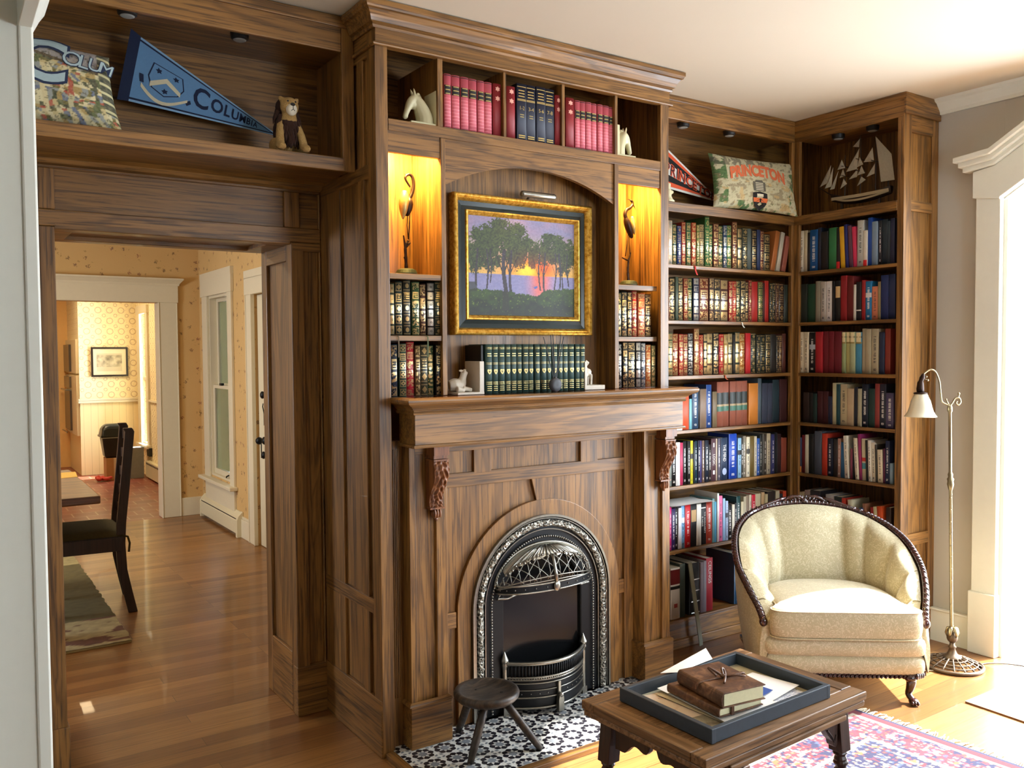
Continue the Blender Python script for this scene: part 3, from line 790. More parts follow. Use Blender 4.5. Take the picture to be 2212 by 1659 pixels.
for a, b in zip(pp[:-1], pp[1:]):
    m_ = max(1, int((b - a).length / 0.006))
    for k in range(m_): dense.append(a.lerp(b, k / m_))
dense.append(pp[-1])
p.tube(dense, [0.0145 + 0.0006 * math.sin(i * 0.9) for i in range(len(dense))], 12)
for i in range(6, len(dense) - 3, 7):
    c = dense[i]; d = (dense[i + 1] - dense[i - 1]).normalized(); nrm = Vector((d.z, 0, -d.x))
    for s_ in (-1, 1):
        curl = [c + Vector((0, -0.0155, 0)) + nrm * s_ * (0.004 + 0.0055 * math.sin(k * 0.9)) + d * (0.0065 * math.cos(k * 0.9) * s_) for k in range(7)]
        p.tube(curl, 0.0013, 5)
    p.ball(c + Vector((0, -0.0145, 0)), 0.0024, 8, 6)
p.done('scrollwork_rim', t, smooth=True)
p = PB(silver)
bp = [Vector((a, -0.199, b)) for a, b in archp(0.257, n=60)]
acc = 0; prev = bp[0]
for a, b in zip(bp[:-1], bp[1:]):
    L = (b - a).length; s0 = -acc
    while s0 + 0.0115 <= L:
        s0 += 0.0115; c = a.lerp(b, s0 / L); p.ball(c, 0.0046, 8, 6)
    acc = L - s0
p.done('bead_trim', t, smooth=True)
fb = PB(plain('firebox_black', '0a0a0b', 0.7))
fb.box(0.50, 0.99, -0.165, -0.16, 0.1, 0.72); fb.box(0.55, 0.945, -0.10, -0.095, 0.1, 0.6)
fb.ring(archp(0.202, 0.1), archp(0.197, 0.1), 'y', -0.19, -0.12); fb.done('firebox', t)
gm = MT('smoked_glass'); gm = gm.set('0e0f10', 0.16, 0.0, 0.0, 0.25)
p = PB(gm); p.prism(archp(0.197, 0.16), 'y', -0.178, -0.172); p.done('glass_panel', t)
# hood: quarter-ellipsoid with lattice
def HP(phi, psi, k=1.0):
    return Vector((CXF - 0.236 * k * math.cos(phi), -0.195 - 0.088 * k * math.sin(phi) * math.sin(psi), 0.527 + 0.160 * k * math.sin(phi) * math.cos(psi)))
hood = PB(silver, black_metal)
shell = plain('pewter_shell', 'b4b0a4', 0.32, 0.9, 0.35, 160, 0.3)
hood.grid(lambda u, v: HP(math.radians(28 + 124 * u), math.radians(v * (38 + 5 * abs(math.sin(u * 6.5 * PI)))), 0.99), 80, 8, mat=shell)
for i in range(27):
    f = i / 26; ph = math.radians(30 + 120 * f)
    hood.tube([HP(math.radians(90 + (math.degrees(ph) - 90) * k), math.radians(4 + 34 * k)) for k in (0.25, 0.5, 0.75, 1.0)], 0.0030 if i % 4 else 0.0048, 6)
for i in range(23):
    ph = math.radians(30 + 120 * i / 22); hood.ball(HP(ph, math.radians(40 + 4 * math.sin(i * 1.3)), 1.01), 0.0058, 8, 6)
hood.tube([HP(math.radians(a), 0.0, 1.02) for a in range(4, 177, 4)], 0.006, 8)
hd = hood.done('hood', t, smooth=True)
lat = PB(silver)
for i in range(-1, 11):
    for s_ in (-1, 1):
        a0 = 10 + 16 * i
        pts = []
        for k in range(9):
            a = a0 + s_ * 26 * k / 8
            if 8 < a < 172: pts.append(HP(math.radians(a), math.radians(36 + 42 * k / 8), 0.985))
        if len(pts) > 2: lat.tube(pts, 0.0018, 5)
for i in range(1, 15):
    a = math.radians(12 * i); lat.tube([HP(a, math.radians(x)) for x in (36, 50, 64, 78)], 0.0016, 5)
for psi in (74, 80): lat.tube([HP(math.radians(a), math.radians(psi), 1.0) for a in range(4, 177, 4)], 0.0026, 6)
lat.done('lattice', hd, smooth=True)
p = PB(black_metal, silver)
lo = [HP(math.radians(a), PI / 2, 1.0) for a in range(2, 179, 4)]
for k in range(len(lo) - 1):
    a, b = lo[k], lo[k + 1]
    p.quad([a + Vector((0, 0, 0.018)), b + Vector((0, 0, 0.018)), b + Vector((0, 0, -0.012)), a + Vector((0, 0, -0.012))], 0)
p.tube([q + Vector((0, -0.001, 0.018)) for q in lo], 0.0035, 6, mat=1); p.tube([q + Vector((0, -0.001, -0.012)) for q in lo], 0.0038, 6, mat=1)
for a in range(14, 170, 13):
    if abs(a - 90) > 6: p.ball(HP(math.radians(a), PI / 2, 1.0) + Vector((0, -0.002, 0.003)), 0.0028, 6, 4, mat=1)
p.tube([HP(PI / 2, math.radians(a), 1.02) for a in (40, 55, 70, 85)], [0.009, 0.007, 0.008, 0.010], 8, mat=1)
p.ball(HP(PI / 2, PI / 2, 1.0) + Vector((0, -0.006, 0.002)), (0.017, 0.007, 0.022), 16, 8, mat=1)
for s_ in (-1, 1):
    b = Vector((CXF + s_ * 0.232, -0.198, 0.525))
    p.tube([b + Vector((0, 0, 0.05)), b, b + Vector((-s_ * 0.012, -0.004, -0.018)), b + Vector((-s_ * 0.0, -0.004, -0.034)), b + Vector((-s_ * 0.045, -0.01, -0.036)), b + Vector((-s_ * 0.085, -0.02, -0.022))], 0.005, 6, mat=1)
p.done('hood_band', hd, smooth=True)
# fender
def FB(tt, z, out=0.0): return Vector((CXF + 0.2 * tt, -0.202 - (0.088 + out) * (1 - tt * tt), z))
TS = [i / 12 - 1 for i in range(25)]
fen = PB(black_metal, silver)
fen.grid(lambda u, v: FB(u * 2 - 1, 0.045 + 0.125 * v), 25, 2, mat=0); fen.grid(lambda u, v: FB((u * 2 - 1) * .98, 0.165 + 0.055 * v, -0.006), 25, 2, mat=0)
for z, r in ((0.170, 0.0045), (0.160, 0.0035), (0.146, 0.003), (0.118, 0.002), (0.088, 0.0035), (0.046, 0.005)):
    fen.tube([FB(a, z, 0.004) for a in TS], r, 6, mat=1)
for k in range(44): fen.ball(FB(-0.97 + 1.94 * k / 43, 0.165, 0.006), 0.0032, 6, 4, mat=1)
for k in range(34):
    a = -0.95 + 1.9 * k / 33; fen.tube([FB(a, 0.172), FB(a, 0.220)], 0.0042, 5, mat=0)
for k in range(12):
    a = -0.9 + 1.8 * k / 11
    if abs(a) > 0.1: fen.ball(FB(a, 0.103, 0.004), 0.0026, 6, 4, mat=1)
f_o = fen.done('fender', t, smooth=True)
p = PB(silver); p.tube([FB(a, 0.226, 0.004) for a in TS], [0.0085 if abs(a) < 0.95 else 0.011 for a in TS], 10); p.done('top_rail', f_o, smooth=True)
for s_ in (-1, 1):
    p = PB(silver); c = FB(s_ * 1.0, 0); p.lathe([(0, 0.0), (0.010, 0.0), (0.010, 0.16), (0.014, 0.175), (0.013, 0.185), (0.016, 0.19), (0.017, 0.196), (0.0, 0.232)], 16, c.x, c.y, z0=0.045)
    p.box(c.x - 0.012, c.x + 0.012, c.y - 0.012, c.y + 0.012, 0.021, 0.05); p.done('finial_post', f_o)
p = PB(silver); c = FB(0, 0)
p.box(c.x - 0.007, c.x + 0.007, c.y - 0.014, c.y, 0.09, 0.145); p.prism([(c.x - 0.014, 0.026), (c.x + 0.014, 0.026), (c.x + 0.013, 0.075), (c.x + 0.008, 0.098), (c.x - 0.008, 0.098), (c.x - 0.013, 0.075)], 'y', c.y - 0.026, c.y - 0.006); p.ball((c.x, c.y - 0.02, 0.092), 0.011)
p.done('damper_knob', f_o, bevel=0.002)

# ---- back bookcase (right of the chimney breast) and side bookcase (return)
XR, XTW, LL = 2.575, 2.87, -0.636
SH = [(1.891, 1.873), (1.6197, 1.602), (1.3489, 1.330), (1.080, 1.062), (0.8057, 0.788), (0.4892, 0.471)]
t = thing('bookcase', 'built-in oak bookcase against the back wall, filled with leather-bound books', 'bookcase', (2.0, 0.1, 0), world=True)
p = PB(WX); p.box(1.42, XR, -0.004, 0.018, 2.587, 2.70); p.box(1.42, XR - 0.008, -0.010, 0.0, 2.672, 2.70); p.done('top_rail', t, bevel=0.002)
p = PB(WX); p.box(1.42, XR, 0, 0.285, 2.172, 2.193); p.box(1.42, XR, -0.002, 0.022, 2.144, 2.193); p.done('display_shelf', t, bevel=0.002)
for a, b in SH:
    p = PB(WX); p.box(1.42, XR - 0.004, 0.0, 0.28, b, a); p.done('shelf', t, bevel=0.002)
p = PB(WX); p.box(1.42, XR, 0.0, 0.285, 0.12, 0.1425); p.box(1.42, XR, 0.0, 0.02, 0.0, 0.13); p.box(1.42, XR, -0.012, 0.0, 0.0, 0.045); p.done('base', t, bevel=0.003)
p = PB(WZ); p.box(XR - 0.022, XR, -0.001, 0.02, 0, 2.70); p.done('corner_stile', t, bevel=0.0015)
p = PB(WX); p.box(1.42, 2.86, 0.285, 0.30, 0, 2.70); p.done('back_panel', t)
p = PB(WX); p.box(1.42, XR, 0.018, 0.285, 2.60, 2.615); p.done('top_panel', t)
t = thing('bookcase', 'built-in oak bookcase on the side wall with a panelled end, beside the window', 'bookcase', (2.72, -0.3, 0), world=True)
p = PB(WY); p.box(XR - 0.004, XR + 0.018, LL, 0, 2.587, 2.70); p.box(XR - 0.010, XR, LL - 0.01, 0.0, 2.672, 2.70); p.done('top_rail', t, bevel=0.002)
p = PB(WY); p.box(XR, XTW - 0.005, LL + 0.03, 0.0, 2.172, 2.193); p.box(XR - 0.002, XR + 0.022, LL + 0.036, 0, 2.144, 2.193); p.done('display_shelf', t, bevel=0.002)
for a, b in SH:
    p = PB(WY); p.box(XR, XTW - 0.005, LL + 0.03, 0.0, b, a); p.done('shelf', t, bevel=0.002)
p = PB(WY); p.box(XR, XTW - 0.005, LL + 0.03, 0.0, 0.12, 0.1425); p.box(XR, XR + 0.02, LL, 0.0, 0.0, 0.13); p.done('base', t, bevel=0.003)
p = PB(WZ); p.box(XR - 0.001, XR + 0.02, -0.034, 0.0, 0, 2.70); p.done('corner_stile', t, bevel=0.0015)
p = PB(WZ); p.box(XR, XR + 0.02, LL, LL + 0.036, 0, 2.70); p.done('stile', t, bevel=0.0015)
p = PB(WZ); p.box(XTW - 0.012, XTW, LL + 0.01, 0.285, 0, 2.70); p.done('back_panel', t)
p = PB(WY); p.box(XR, XTW, LL + 0.02, 0.0, 2.60, 2.615); p.done('top_panel', t)
p = PB(WZ)
p.box(XR, XTW, LL + 0.014, LL + 0.03, 0, 2.70)
p.box(XR, 2.638, LL, LL + 0.016, 0, 2.70); p.box(2.815, XTW, LL, LL + 0.016, 0, 2.70)
for a, b in ((2.52, 2.70), (2.142, 2.195), (0.50, 0.56), (0.0, 0.14)): p.box(2.63, 2.82, LL, LL + 0.016, a, b, mat=WX)
p.box(XR - 0.008, XTW, LL - 0.012, LL, 2.60, 2.70, mat=WX)
p.done('end_panel', t, bevel=0.002)
# ================================================================== books
def gilt_mat(name, metal_col, heavy):
    k = MT(name)
    uvn = k.n.new('ShaderNodeUVMap'); u, v, _ = k.xyz(uvn.outputs[0])
    oi = k.n.new('ShaderNodeObjectInfo'); r = NX(k.t, oi.outputs['Random'])
    nP = (r * 2.99).fl() + 4.0
    pv = (v * nP).fr(); row = (v * nP).fl()
    d = pv.mn(1.0 - pv); e = u.mn(1.0 - u)
    inside = d.gt(0.10) * e.gt(0.08)
    frame = ((d - 0.15).ab().lt(0.035) * e.gt(0.1)).mx((e - 0.15).ab().lt(0.04) * d.gt(0.13))
    r2 = (r * 7.31).fr(); r3 = (r * 13.7).fr()
    au = (u - 0.5).ab(); av = (pv - 0.5).ab()
    dia = (au * 1.2 + av * 1.5).lt(0.42) * (au * 1.2 + av * 1.5).gt(0.16)
    dot = ((au * au) + (av * av) * 1.2).lt(0.055)
    orn = dia * r2.gt(0.45) + dot * r2.lt(0.62)
    lace = k.noise(k.co(scale=(120, 120, 120), rnd=9.0), 1.0, 1).gt(0.47)
    edge = (v - 0.03).ab().lt(0.008) + (v - 0.97).ab().lt(0.008)
    title = (row - (nP - 2.0)).ab().lt(0.5)
    letters = ((pv * 5.0).fr().gt(0.5)) * e.gt(0.18) * d.gt(0.2) * k.noise(k.co(scale=(260, 260, 60), rnd=5.0), 1.0, 1).gt(0.42)
    hole = (au * 1.1 + av * 1.4).lt(0.2) * (au * 1.1 + av * 1.4).gt(0.1)
    lines = (d - 0.13).ab().lt(0.02) * e.gt(0.06)
    if heavy:
        fill = inside * (1.0 - hole) * lace.mx(r3.gt(0.72))
        allm = (fill * (1.0 - title * r2.gt(0.4)) + title * (letters + frame) + edge).mn(1.0)
    else:
        allm = (lines + orn * (1.0 - title) + title * letters + frame * r3.gt(0.6) + edge).mn(1.0)
    allm = allm * e.gt(0.06)
    c = k.mix(allm, oi.outputs['Color'], metal_col)
    rib = d.lt(0.07); k.bump(rib - allm * 0.2, 0.5, 0.0015)
    return k.set(c, 0.40 - allm * 0.05, allm * 0.85)
def paperback_mat(name, lettered):
    k = MT(name); oi = k.n.new('ShaderNodeObjectInfo'); r = NX(k.t, oi.outputs['Random'])
    col = oi.outputs['Color']
    if lettered:
        uvn = k.n.new('ShaderNodeUVMap'); u, v, _ = k.xyz(uvn.outputs[0])
        sep = k.n.new('ShaderNodeSeparateColor'); k.link(col, sep.inputs[0])
        lum = NX(k.t, sep.outputs[0]) + NX(k.t, sep.outputs[1]) + NX(k.t, sep.outputs[2])
        nl = r * 16.0 + 30.0
        cell = (v * nl).fl(); gap = (v * nl).fr().gt(0.22)
        word = ((cell * 0.618 + r * 5.0).fr()).gt(0.2)
        s0 = 0.30 - r * 0.08
        zone = v.gt(s0) * v.lt(0.84) * u.gt(0.34) * u.lt(0.68)
        stroke = k.noise(k.co(scale=(420, 420, 420), rnd=5.0), 1.0, 1).gt(0.46)
        foot = v.gt(0.07) * v.lt(0.12) * u.gt(0.3) * u.lt(0.7) * stroke
        m = (zone * gap * word * stroke + foot).mn(1.0)
        c = k.mix(m, col, k.mix(lum.lt(0.9), (0.03, 0.03, 0.04), (0.85, 0.83, 0.78)))
    else:
        n = k.noise(k.co(rnd=3.0), 40, 3); c = k.mix(n * 0.18, col, (0.04, 0.03, 0.03))
    return k.set(c, 0.45 if lettered else 0.55)
M_gilt = gilt_mat('gilt_tooled_leather', (0.66, 0.50, 0.24), False)
M_heavy = gilt_mat('heavily_gilt_leather', (0.70, 0.54, 0.27), True)
M_silv = gilt_mat('silver_tooled_leather', (0.60, 0.60, 0.54), True)
M_text = paperback_mat('lettered_book_jacket', True)
M_plain = paperback_mat('plain_book_cloth', False)
def flat_col(h, rough=0.5, metal=0.0, _c={}):
    if (h, rough, metal) not in _c: _c[(h, rough, metal)] = plain('book_print_' + h, h, rough, metal, 0.08, 120)
    return _c[(h, rough, metal)]
LEATHER = 'ghstoe'
def spine_y(u, w, bulge): return bulge * (1 - math.sqrt(max(0.0, 1 - (2 * u - 1) ** 2 * 0.96))) if bulge else 0.0
def make_book(w, h, d, sty, col, split):
    """spine at y=0 facing -Y, x 0..w, z 0..h"""
    leather = sty in LEATHER or sty == 'r' or sty == 'n'
    bulge = min(0.007, w * 0.22) if leather else min(0.003, w * 0.1)
    sm = {'g': M_gilt, 'h': M_heavy, 's': M_silv, 't': M_plain, 'w': M_text, 'k': M_text, 'p': M_silv, 'o': M_plain, 'e': M_plain}.get(sty, M_plain)
    n = 8; t = 0.0022
    arcp = [(w * i / n, spine_y(i / n, w, bulge)) for i in range(n + 1)]
    vs = []; fs = []; mi = []; uvs = []
    # spine strip
    for i, (x, y) in enumerate(arcp):
        vs += [(x, y, 0), (x, y, h)]
    for i in range(n):
        fs.append((2*i, 2*i+2, 2*i+3, 2*i+1)); mi.append(0); uvs.append([(i/n, 0), ((i+1)/n, 0), ((i+1)/n, 1), (i/n, 1)])
    b = len(vs)
    outer = [(0, arcp[0][1]), (0, d), (t, d), (t, arcp[0][1] + t * 1.5), (w - t, arcp[0][1] + t * 1.5), (w - t, d), (w, d), (w, arcp[0][1])]
    m = len(outer)
    for z in (0, h):
        for x, y in outer: vs.append((x, y, z))
    for i in range(m - 1):
        if i == m: continue
        fs.append((b+i, b+m+i, b+m+i+1, b+i+1)); mi.append(1); uvs.append([(0, 0)] * 4)
    for z0, flip in ((0, 1), (m, 0)):
        fa = [(0, 1, 2, 3), (3, 4, 7, 0), (4, 5, 6, 7)]
        for f in fa: fs.append(tuple(b + z0 + i for i in (f if flip else f[::-1]))); mi.append(1); uvs.append([(0, 0)] * 4)
    # caps of the spine arc
    for z, base in ((0, 0), (1, 1)):
        f = [2*i + base for i in range(n + 1)]
        fs.append(tuple(f if z else f[::-1])); mi.append(1); uvs.append([(0, 0)] * (n + 1))
    pb = []
    tt = 0.003
    px0, px1, py0, py1, pz0, pz1 = t, w - t, arcp[0][1] + t * 1.5, d - 0.003, 0.002, h - tt
    pv = [(x, y, z) for z in (pz0, pz1) for y in (py0, py1) for x in (px0, px1)]
    pf = [(0, 2, 3, 1), (4, 5, 7, 6), (0, 1, 5, 4), (2, 6, 7, 3), (0, 4, 6, 2), (1, 3, 7, 5)]
    if not split:
        b = len(vs); vs += pv
        for f in pf: fs.append(tuple(i + b for i in f)); mi.append(2); uvs.append([(0, 0)] * 4)
    me = bpy.data.meshes.new('book'); me.from_pydata(vs, [], fs)
    me.materials.append(sm); me.materials.append(M_plain); me.materials.append(paper)
    me.polygons.foreach_set('material_index', mi)
    uvl = me.uv_layers.new(name='spine'); k = 0
    for f in uvs:
        for q in f: uvl.data[k].uv = q; k += 1
    me.polygons.foreach_set('use_smooth', [m_ == 0 for m_ in mi])
    o = bpy.data.objects.new('book', me); COL.objects.link(o); o.color = (*srgb(col), 1)
    if split:
        p = PB(paper); p.add(pv, pf); p.done('page_block', o)
    return o, bulge
def band(o, w, h, bulge, u0, u1, v0, v1, mat, name='label', eps=0.0006, poly=None):
    """a patch lying on the spine"""
    p = PB(mat); n = 8
    def S(u, v): return (w * u, spine_y(u, w, bulge) - eps, h * v)
    p.grid(lambda a, b: S(u0 + (u1 - u0) * a, v0 + (v1 - v0) * b), n + 1, 2)
    return p.done(name, o, smooth=True)
def spine_text(o, w, h, bulge, txt, v_mid, length, mat, name='lettering', size=None, upright=False, u_mid=0.5):
    sz = size or w * 0.62
    vs, fs = text_mesh(txt, sz, 0, 0)
    xs = [v.x for v in vs]; span = max(xs) - min(xs); k = (length / span) if length and not upright else 1.0
    if upright and span > w * 0.8: k = w * 0.8 / span
    out = []
    for v in vs:
        if upright: a, b = v.x * k, v.y
        else: a, b = v.y, -v.x * k                # reads downwards
        u = min(0.98, max(0.02, u_mid + a / w)); out.append((w * u, spine_y(u, w, bulge) - 0.0009, h * v_mid + b))
    p = PB(mat); p.add(out, fs); return p.done(name, o)
GOLDP = flat_col('c0a868', 0.35, 0.6); WHP = flat_col('e8e6e0'); BLP = flat_col('101010')
def dress(o, sty, w, h, b, col, pos):
    if sty == 'r':
        band(o, w, h, b, 0.02, 0.98, 0.63, 0.80, BLP, 'title_band')
        for v in (0.645, 0.785, 0.715): band(o, w, h, b, 0.15, 0.85, v - 0.008, v + 0.008, GOLDP, 'gilt_line', 0.0010)
        for k in range(9): band(o, w, h, b, 0.03, 0.97, 0.06 + 0.062 * k, 0.068 + 0.062 * k, flat_col('e49098'), 'gilt_line')
        for v in (0.02, 0.97): band(o, w, h, b, 0.02, 0.98, v, v + 0.012, BLP, 'band')
    elif sty == 'e':
        for v in (0.93, 0.905, 0.62, 0.595, 0.235, 0.21, 0.185): band(o, w, h, b, 0.02, 0.98, v, v + 0.006, GOLDP, 'gilt_line')
        p = PB(GOLDP)
        pts = [(0.18, 0.485), (0.34, 0.495), (0.5, 0.485), (0.66, 0.495), (0.82, 0.485), (0.82, 0.45), (0.68, 0.415), (0.5, 0.39), (0.32, 0.415), (0.18, 0.45)]
        p.quad([(w * a, spine_y(a, w, b) * 0.5 - 0.0016, h * c) for a, c in pts]); p.done('shield', o); q2 = PB(flat_col('6c6030', 0.5)); q2.quad([(w * (.5 + (a - .5) * .5), -0.0021 + spine_y(a, w, b) * .5, h * (.445 + (c - .445) * .5)) for a, c in pts]); q2.done('shield_charge', o)
        for v in (0.80, 0.755): band(o, w, h, b, 0.2, 0.8, v, v + 0.018, flat_col('b8a468', 0.4, 0.4), 'lettering')
        for v in (0.14, 0.10, 0.06): band(o, w, h, b, 0.15, 0.85, v, v + 0.014, flat_col('a89458', 0.4, 0.4), 'lettering')
    elif sty == 'o':
        for v in (0.9, 0.72): 
            p = PB(flat_col('e0a090', 0.4, 0.3)); c = (0.5, v)
            pts = [(0.5 + 0.32 * math.cos(a) * (1 if i % 2 else 0.6), v + 0.055 * math.sin(a) * (1 if i % 2 else 0.6)) for i, a in enumerate([PI * k / 6 for k in range(12)])]
            p.quad([(w * a, -0.0008 + spine_y(a, w, b) * 0.6, h * c2) for a, c2 in pts]); p.done('rosette', o)
    elif sty in '1234':
        txt = {'1': '1-2', '2': '3-4', '3': '5-6', '4': '7-8'}[sty]
        for v in (0.94, 0.72, 0.70): band(o, w, h, b, 0.04, 0.96, v, v + 0.012, GOLDP, 'gilt_line')
        spine_text(o, w, h, b, txt, 0.57, None, GOLDP, 'volume_number', w * 0.46, True)
        for v in (0.87, 0.82, 0.77): band(o, w, h, b, 0.15, 0.8, v, v + 0.016, GOLDP, 'lettering')
        for v in (0.45, 0.41): band(o, w, h, b, 0.3, 0.72, v, v + 0.014, flat_col('a89458', 0.4, 0.4), 'lettering')
        for v in (0.08, 0.045): band(o, w, h, b, 0.15, 0.85, v, v + 0.018, GOLDP, 'lettering')
    elif sty == 'n':
        band(o, w, h, b, 0, 1, 0.50, 0.76, flat_col('1c2420'), 'title_label'); band(o, w, h, b, 0, 1, 0.455, 0.50, flat_col('94805c'), 'band'); band(o, w, h, b, 0, 1, 0.345, 0.455, flat_col('2c5c48'), 'volume_label')
    elif sty == 'M':
        spine_text(o, w, h, b, 'THE MIND', 0.64, h * 0.40, WHP, size=w * 0.62)
        p = PB(flat_col('8c98b4')); p.quad([(w * (0.5 + 0.34 * math.cos(a)), -0.001 + 0.0003, h * 0.2 + w * 0.38 * math.sin(a)) for a in [2 * PI * i / 20 for i in range(20)]]); p.done('globe_emblem', o)
    elif sty == 'L':
        spine_text(o, w, h, b, 'LOGIC', 0.50, h * 0.26, WHP, size=w * 0.72); band(o, w, h, b, 0.3, 0.7, 0.16, 0.25, WHP, 'lettering'); band(o, w, h, b, 0.35, 0.6, 0.8, 0.9, WHP, 'lettering')
    elif sty == 'C':
        spine_text(o, w, h, b, 'CEILINGS', 0.735, h * 0.42, WHP, size=w * 0.6)
    elif sty == 'S':
        spine_text(o, w, h, b, 'THE SINGULARITY', 0.52, h * 0.52, WHP, size=w * 0.34, u_mid=0.72); spine_text(o, w, h, b, 'IS NEAR', 0.55, h * 0.24, WHP, size=w * 0.34, u_mid=0.28); band(o, w, h, b, 0.1, 0.9, 0.86, 0.885, WHP, 'lettering')
    elif sty == 'T':
        band(o, w, h, b, 0.1, 0.95, 0.58, 0.86, flat_col('c8a878'), 'title_label')
    elif sty == 'K':
        band(o, w, h, b, 0, 1, 0.0, 0.17, flat_col('c01c20' if 'orange' not in pos else 'c8843c'), 'foot_band')
    elif sty == 'V':
        band(o, w, h, b, 0, 1, 0.245, 0.275, WHP, 'band'); spine_text(o, w, h, b, 'I I', 0.5, h * 0.1, WHP, size=w * 0.5) if False else None
    elif sty == 'R':
        band(o, w, h, b, 0, 0.75, 0.0, 0.58, flat_col('b01434'), 'foot_band')
    elif sty == 'P':
        band(o, w, h, b, 0, 1, 0.46, 0.55, flat_col('c03c34'), 'red_band'); band(o, w, h, b, 0, 1, 0.28, 0.42, flat_col('4c8c94'), 'blue_band')
    elif sty == 'Y':
        for k, c in ((0.72, '8c7c48'), (0.86, '2c2c20')): band(o, w, h, b, 0, 1, k, k + 0.04, flat_col(c), 'band')
        band(o, w, h, b, 0.1, 0.9, 0.76, 0.99, flat_col('d4c498'), 'title_label')
    elif sty == 'B':
        for v in (0.24, 0.45, 0.67, 0.02): band(o, w, h, b, 0.2, 1, v, v + 0.02, flat_col('b8b8b4', 0.3, 0.7), 'silver_band')
    elif sty == 'Q':
        band(o, w, h, b, 0, 1, 0.68, 0.97, flat_col('6c1c20'), 'title_label'); band(o, w, h, b, 0, 1, 0.585, 0.645, BLP, 'band'); band(o, w, h, b, 0.35, 0.72, 0.22, 0.30, flat_col('8c2c24'), 'square_mark')
    elif sty == 'k':
        c2 = {'7cb0dc': 'e8e8ec', 'd8cc30': '1c1c1c', '88b4d0': '101010', 'e4dcc0': '3c3a34', 'a8b8d4': '3c3c44', '080a10': 'a8b4c0'}.get(col, 'c8c8c8')
        band(o, w, h, b, 0.0, 1.0, 0.58, 0.70, flat_col(c2), 'printed_block')
ORD = 'first second third fourth fifth sixth seventh eighth ninth tenth eleventh twelfth thirteenth fourteenth fifteenth sixteenth seventeenth eighteenth nineteenth twentieth'.split()
ORD += ['twenty-' + ORD[i] for i in range(9)] + ['thirtieth'] + ['thirty-' + ORD[i] for i in range(9)]
SHELVES = {  # key: (axis, fixed coordinate, shelf height, book depth, phrase, separate page blocks)
 'A': ('x', 0.012, 1.891, .15, 'back bookcase top book row', 0), 'B': ('x', 0.012, 1.6197, .15, 'back bookcase second row', 0), 'C': ('x', 0.012, 1.3489, .15, 'back bookcase third row', 0),
 'D': ('x', 0.012, 1.080, .16, 'back bookcase fourth row', 1), 'E': ('x', 0.012, 0.8057, .15, 'back bookcase fifth row', 1), 'F': ('x', 0.012, 0.4892, .16, 'back bookcase sixth row', 1), 'G': ('x', 0.012, 0.1425, .2, 'back bookcase bottom row', 1),
 'H': ('y', 2.5867, 1.891, .15, 'side bookcase top book row', 0), 'I': ('y', 2.5867, 1.6197, .15, 'side bookcase second row', 0), 'J': ('y', 2.5867, 1.3489, .15, 'side bookcase third row', 0),
 'K': ('y', 2.5867, 1.080, .15, 'side bookcase fourth row', 1), 'L': ('y', 2.5867, 0.8057, .15, 'side bookcase fifth row', 1), 'N': ('y', 2.5867, 0.4892, .15, 'side bookcase sixth row', 1),
 'P': ('x', -0.215, 2.307, .15, 'shelf under the crown moulding', 0), 'Q': ('x', -0.215, 1.535, .14, 'left niche upper shelf', 0), 'R': ('x', -0.215, 1.311, .14, 'left niche lower shelf', 0),
 'S': ('x', -0.200, 1.535, .14, 'right niche upper shelf', 0), 'T': ('x', -0.205, 1.311, .14, 'right niche lower shelf', 0), 'U': ('x', -0.245, 1.311, .13, 'mantel below the painting', 0)}
def build_books(data):
    key = None; i = 0
    for ln in data.strip().split('\n'):
        if ln[0] == '#': key = ln[1:]; i = 0; continue
        f = ln.split('|'); lo, w, h = float(f[0]), float(f[1]), float(f[2]); col, sty, desc = f[3], f[4], f[5]; lean = float(f[6]) if len(f) > 6 else 0
        ax, fx, z, d, ph, split = SHELVES[key]; w -= 0.0006
        rnd = random.Random(hash_(key, i)); back = rnd.uniform(0, 0.006)
        o, b = make_book(w, h, d, sty, col, split)
        dress(o, sty, w, h, b, col, desc)
        z += 0.0004
        if ax == 'x': o.location = (lo + 0.0003, fx + back, z)
        else: o.location = (fx + back, lo + w + 0.0003, z); o.rotation_euler = (0, 0, -PI / 2)
        if lean:
            a = math.radians(lean)
            if ax == 'x': o.rotation_euler = (0, a, 0); 
            else: o.rotation_euler = Matrix.Rotation(-PI / 2, 3, 'Z').to_4x4().to_3x3().__matmul__(Matrix.Rotation(a, 3, 'Y')).to_euler()
            o.location.z += w * math.sin(abs(a)) if a > 0 else 0
            if ax == 'x': o.location.z = z + w * math.sin(a)
        kind = 'leather book' if sty in 'ghstpoer1234' else 'book'
        tag(o, '%s, %s, %s from left, %s' % (desc, kind, ORD[i], ph), 'book', 'books: ' + ph)
        i += 1
def hash_(k, i): return ord(k[0]) * 1000 + i
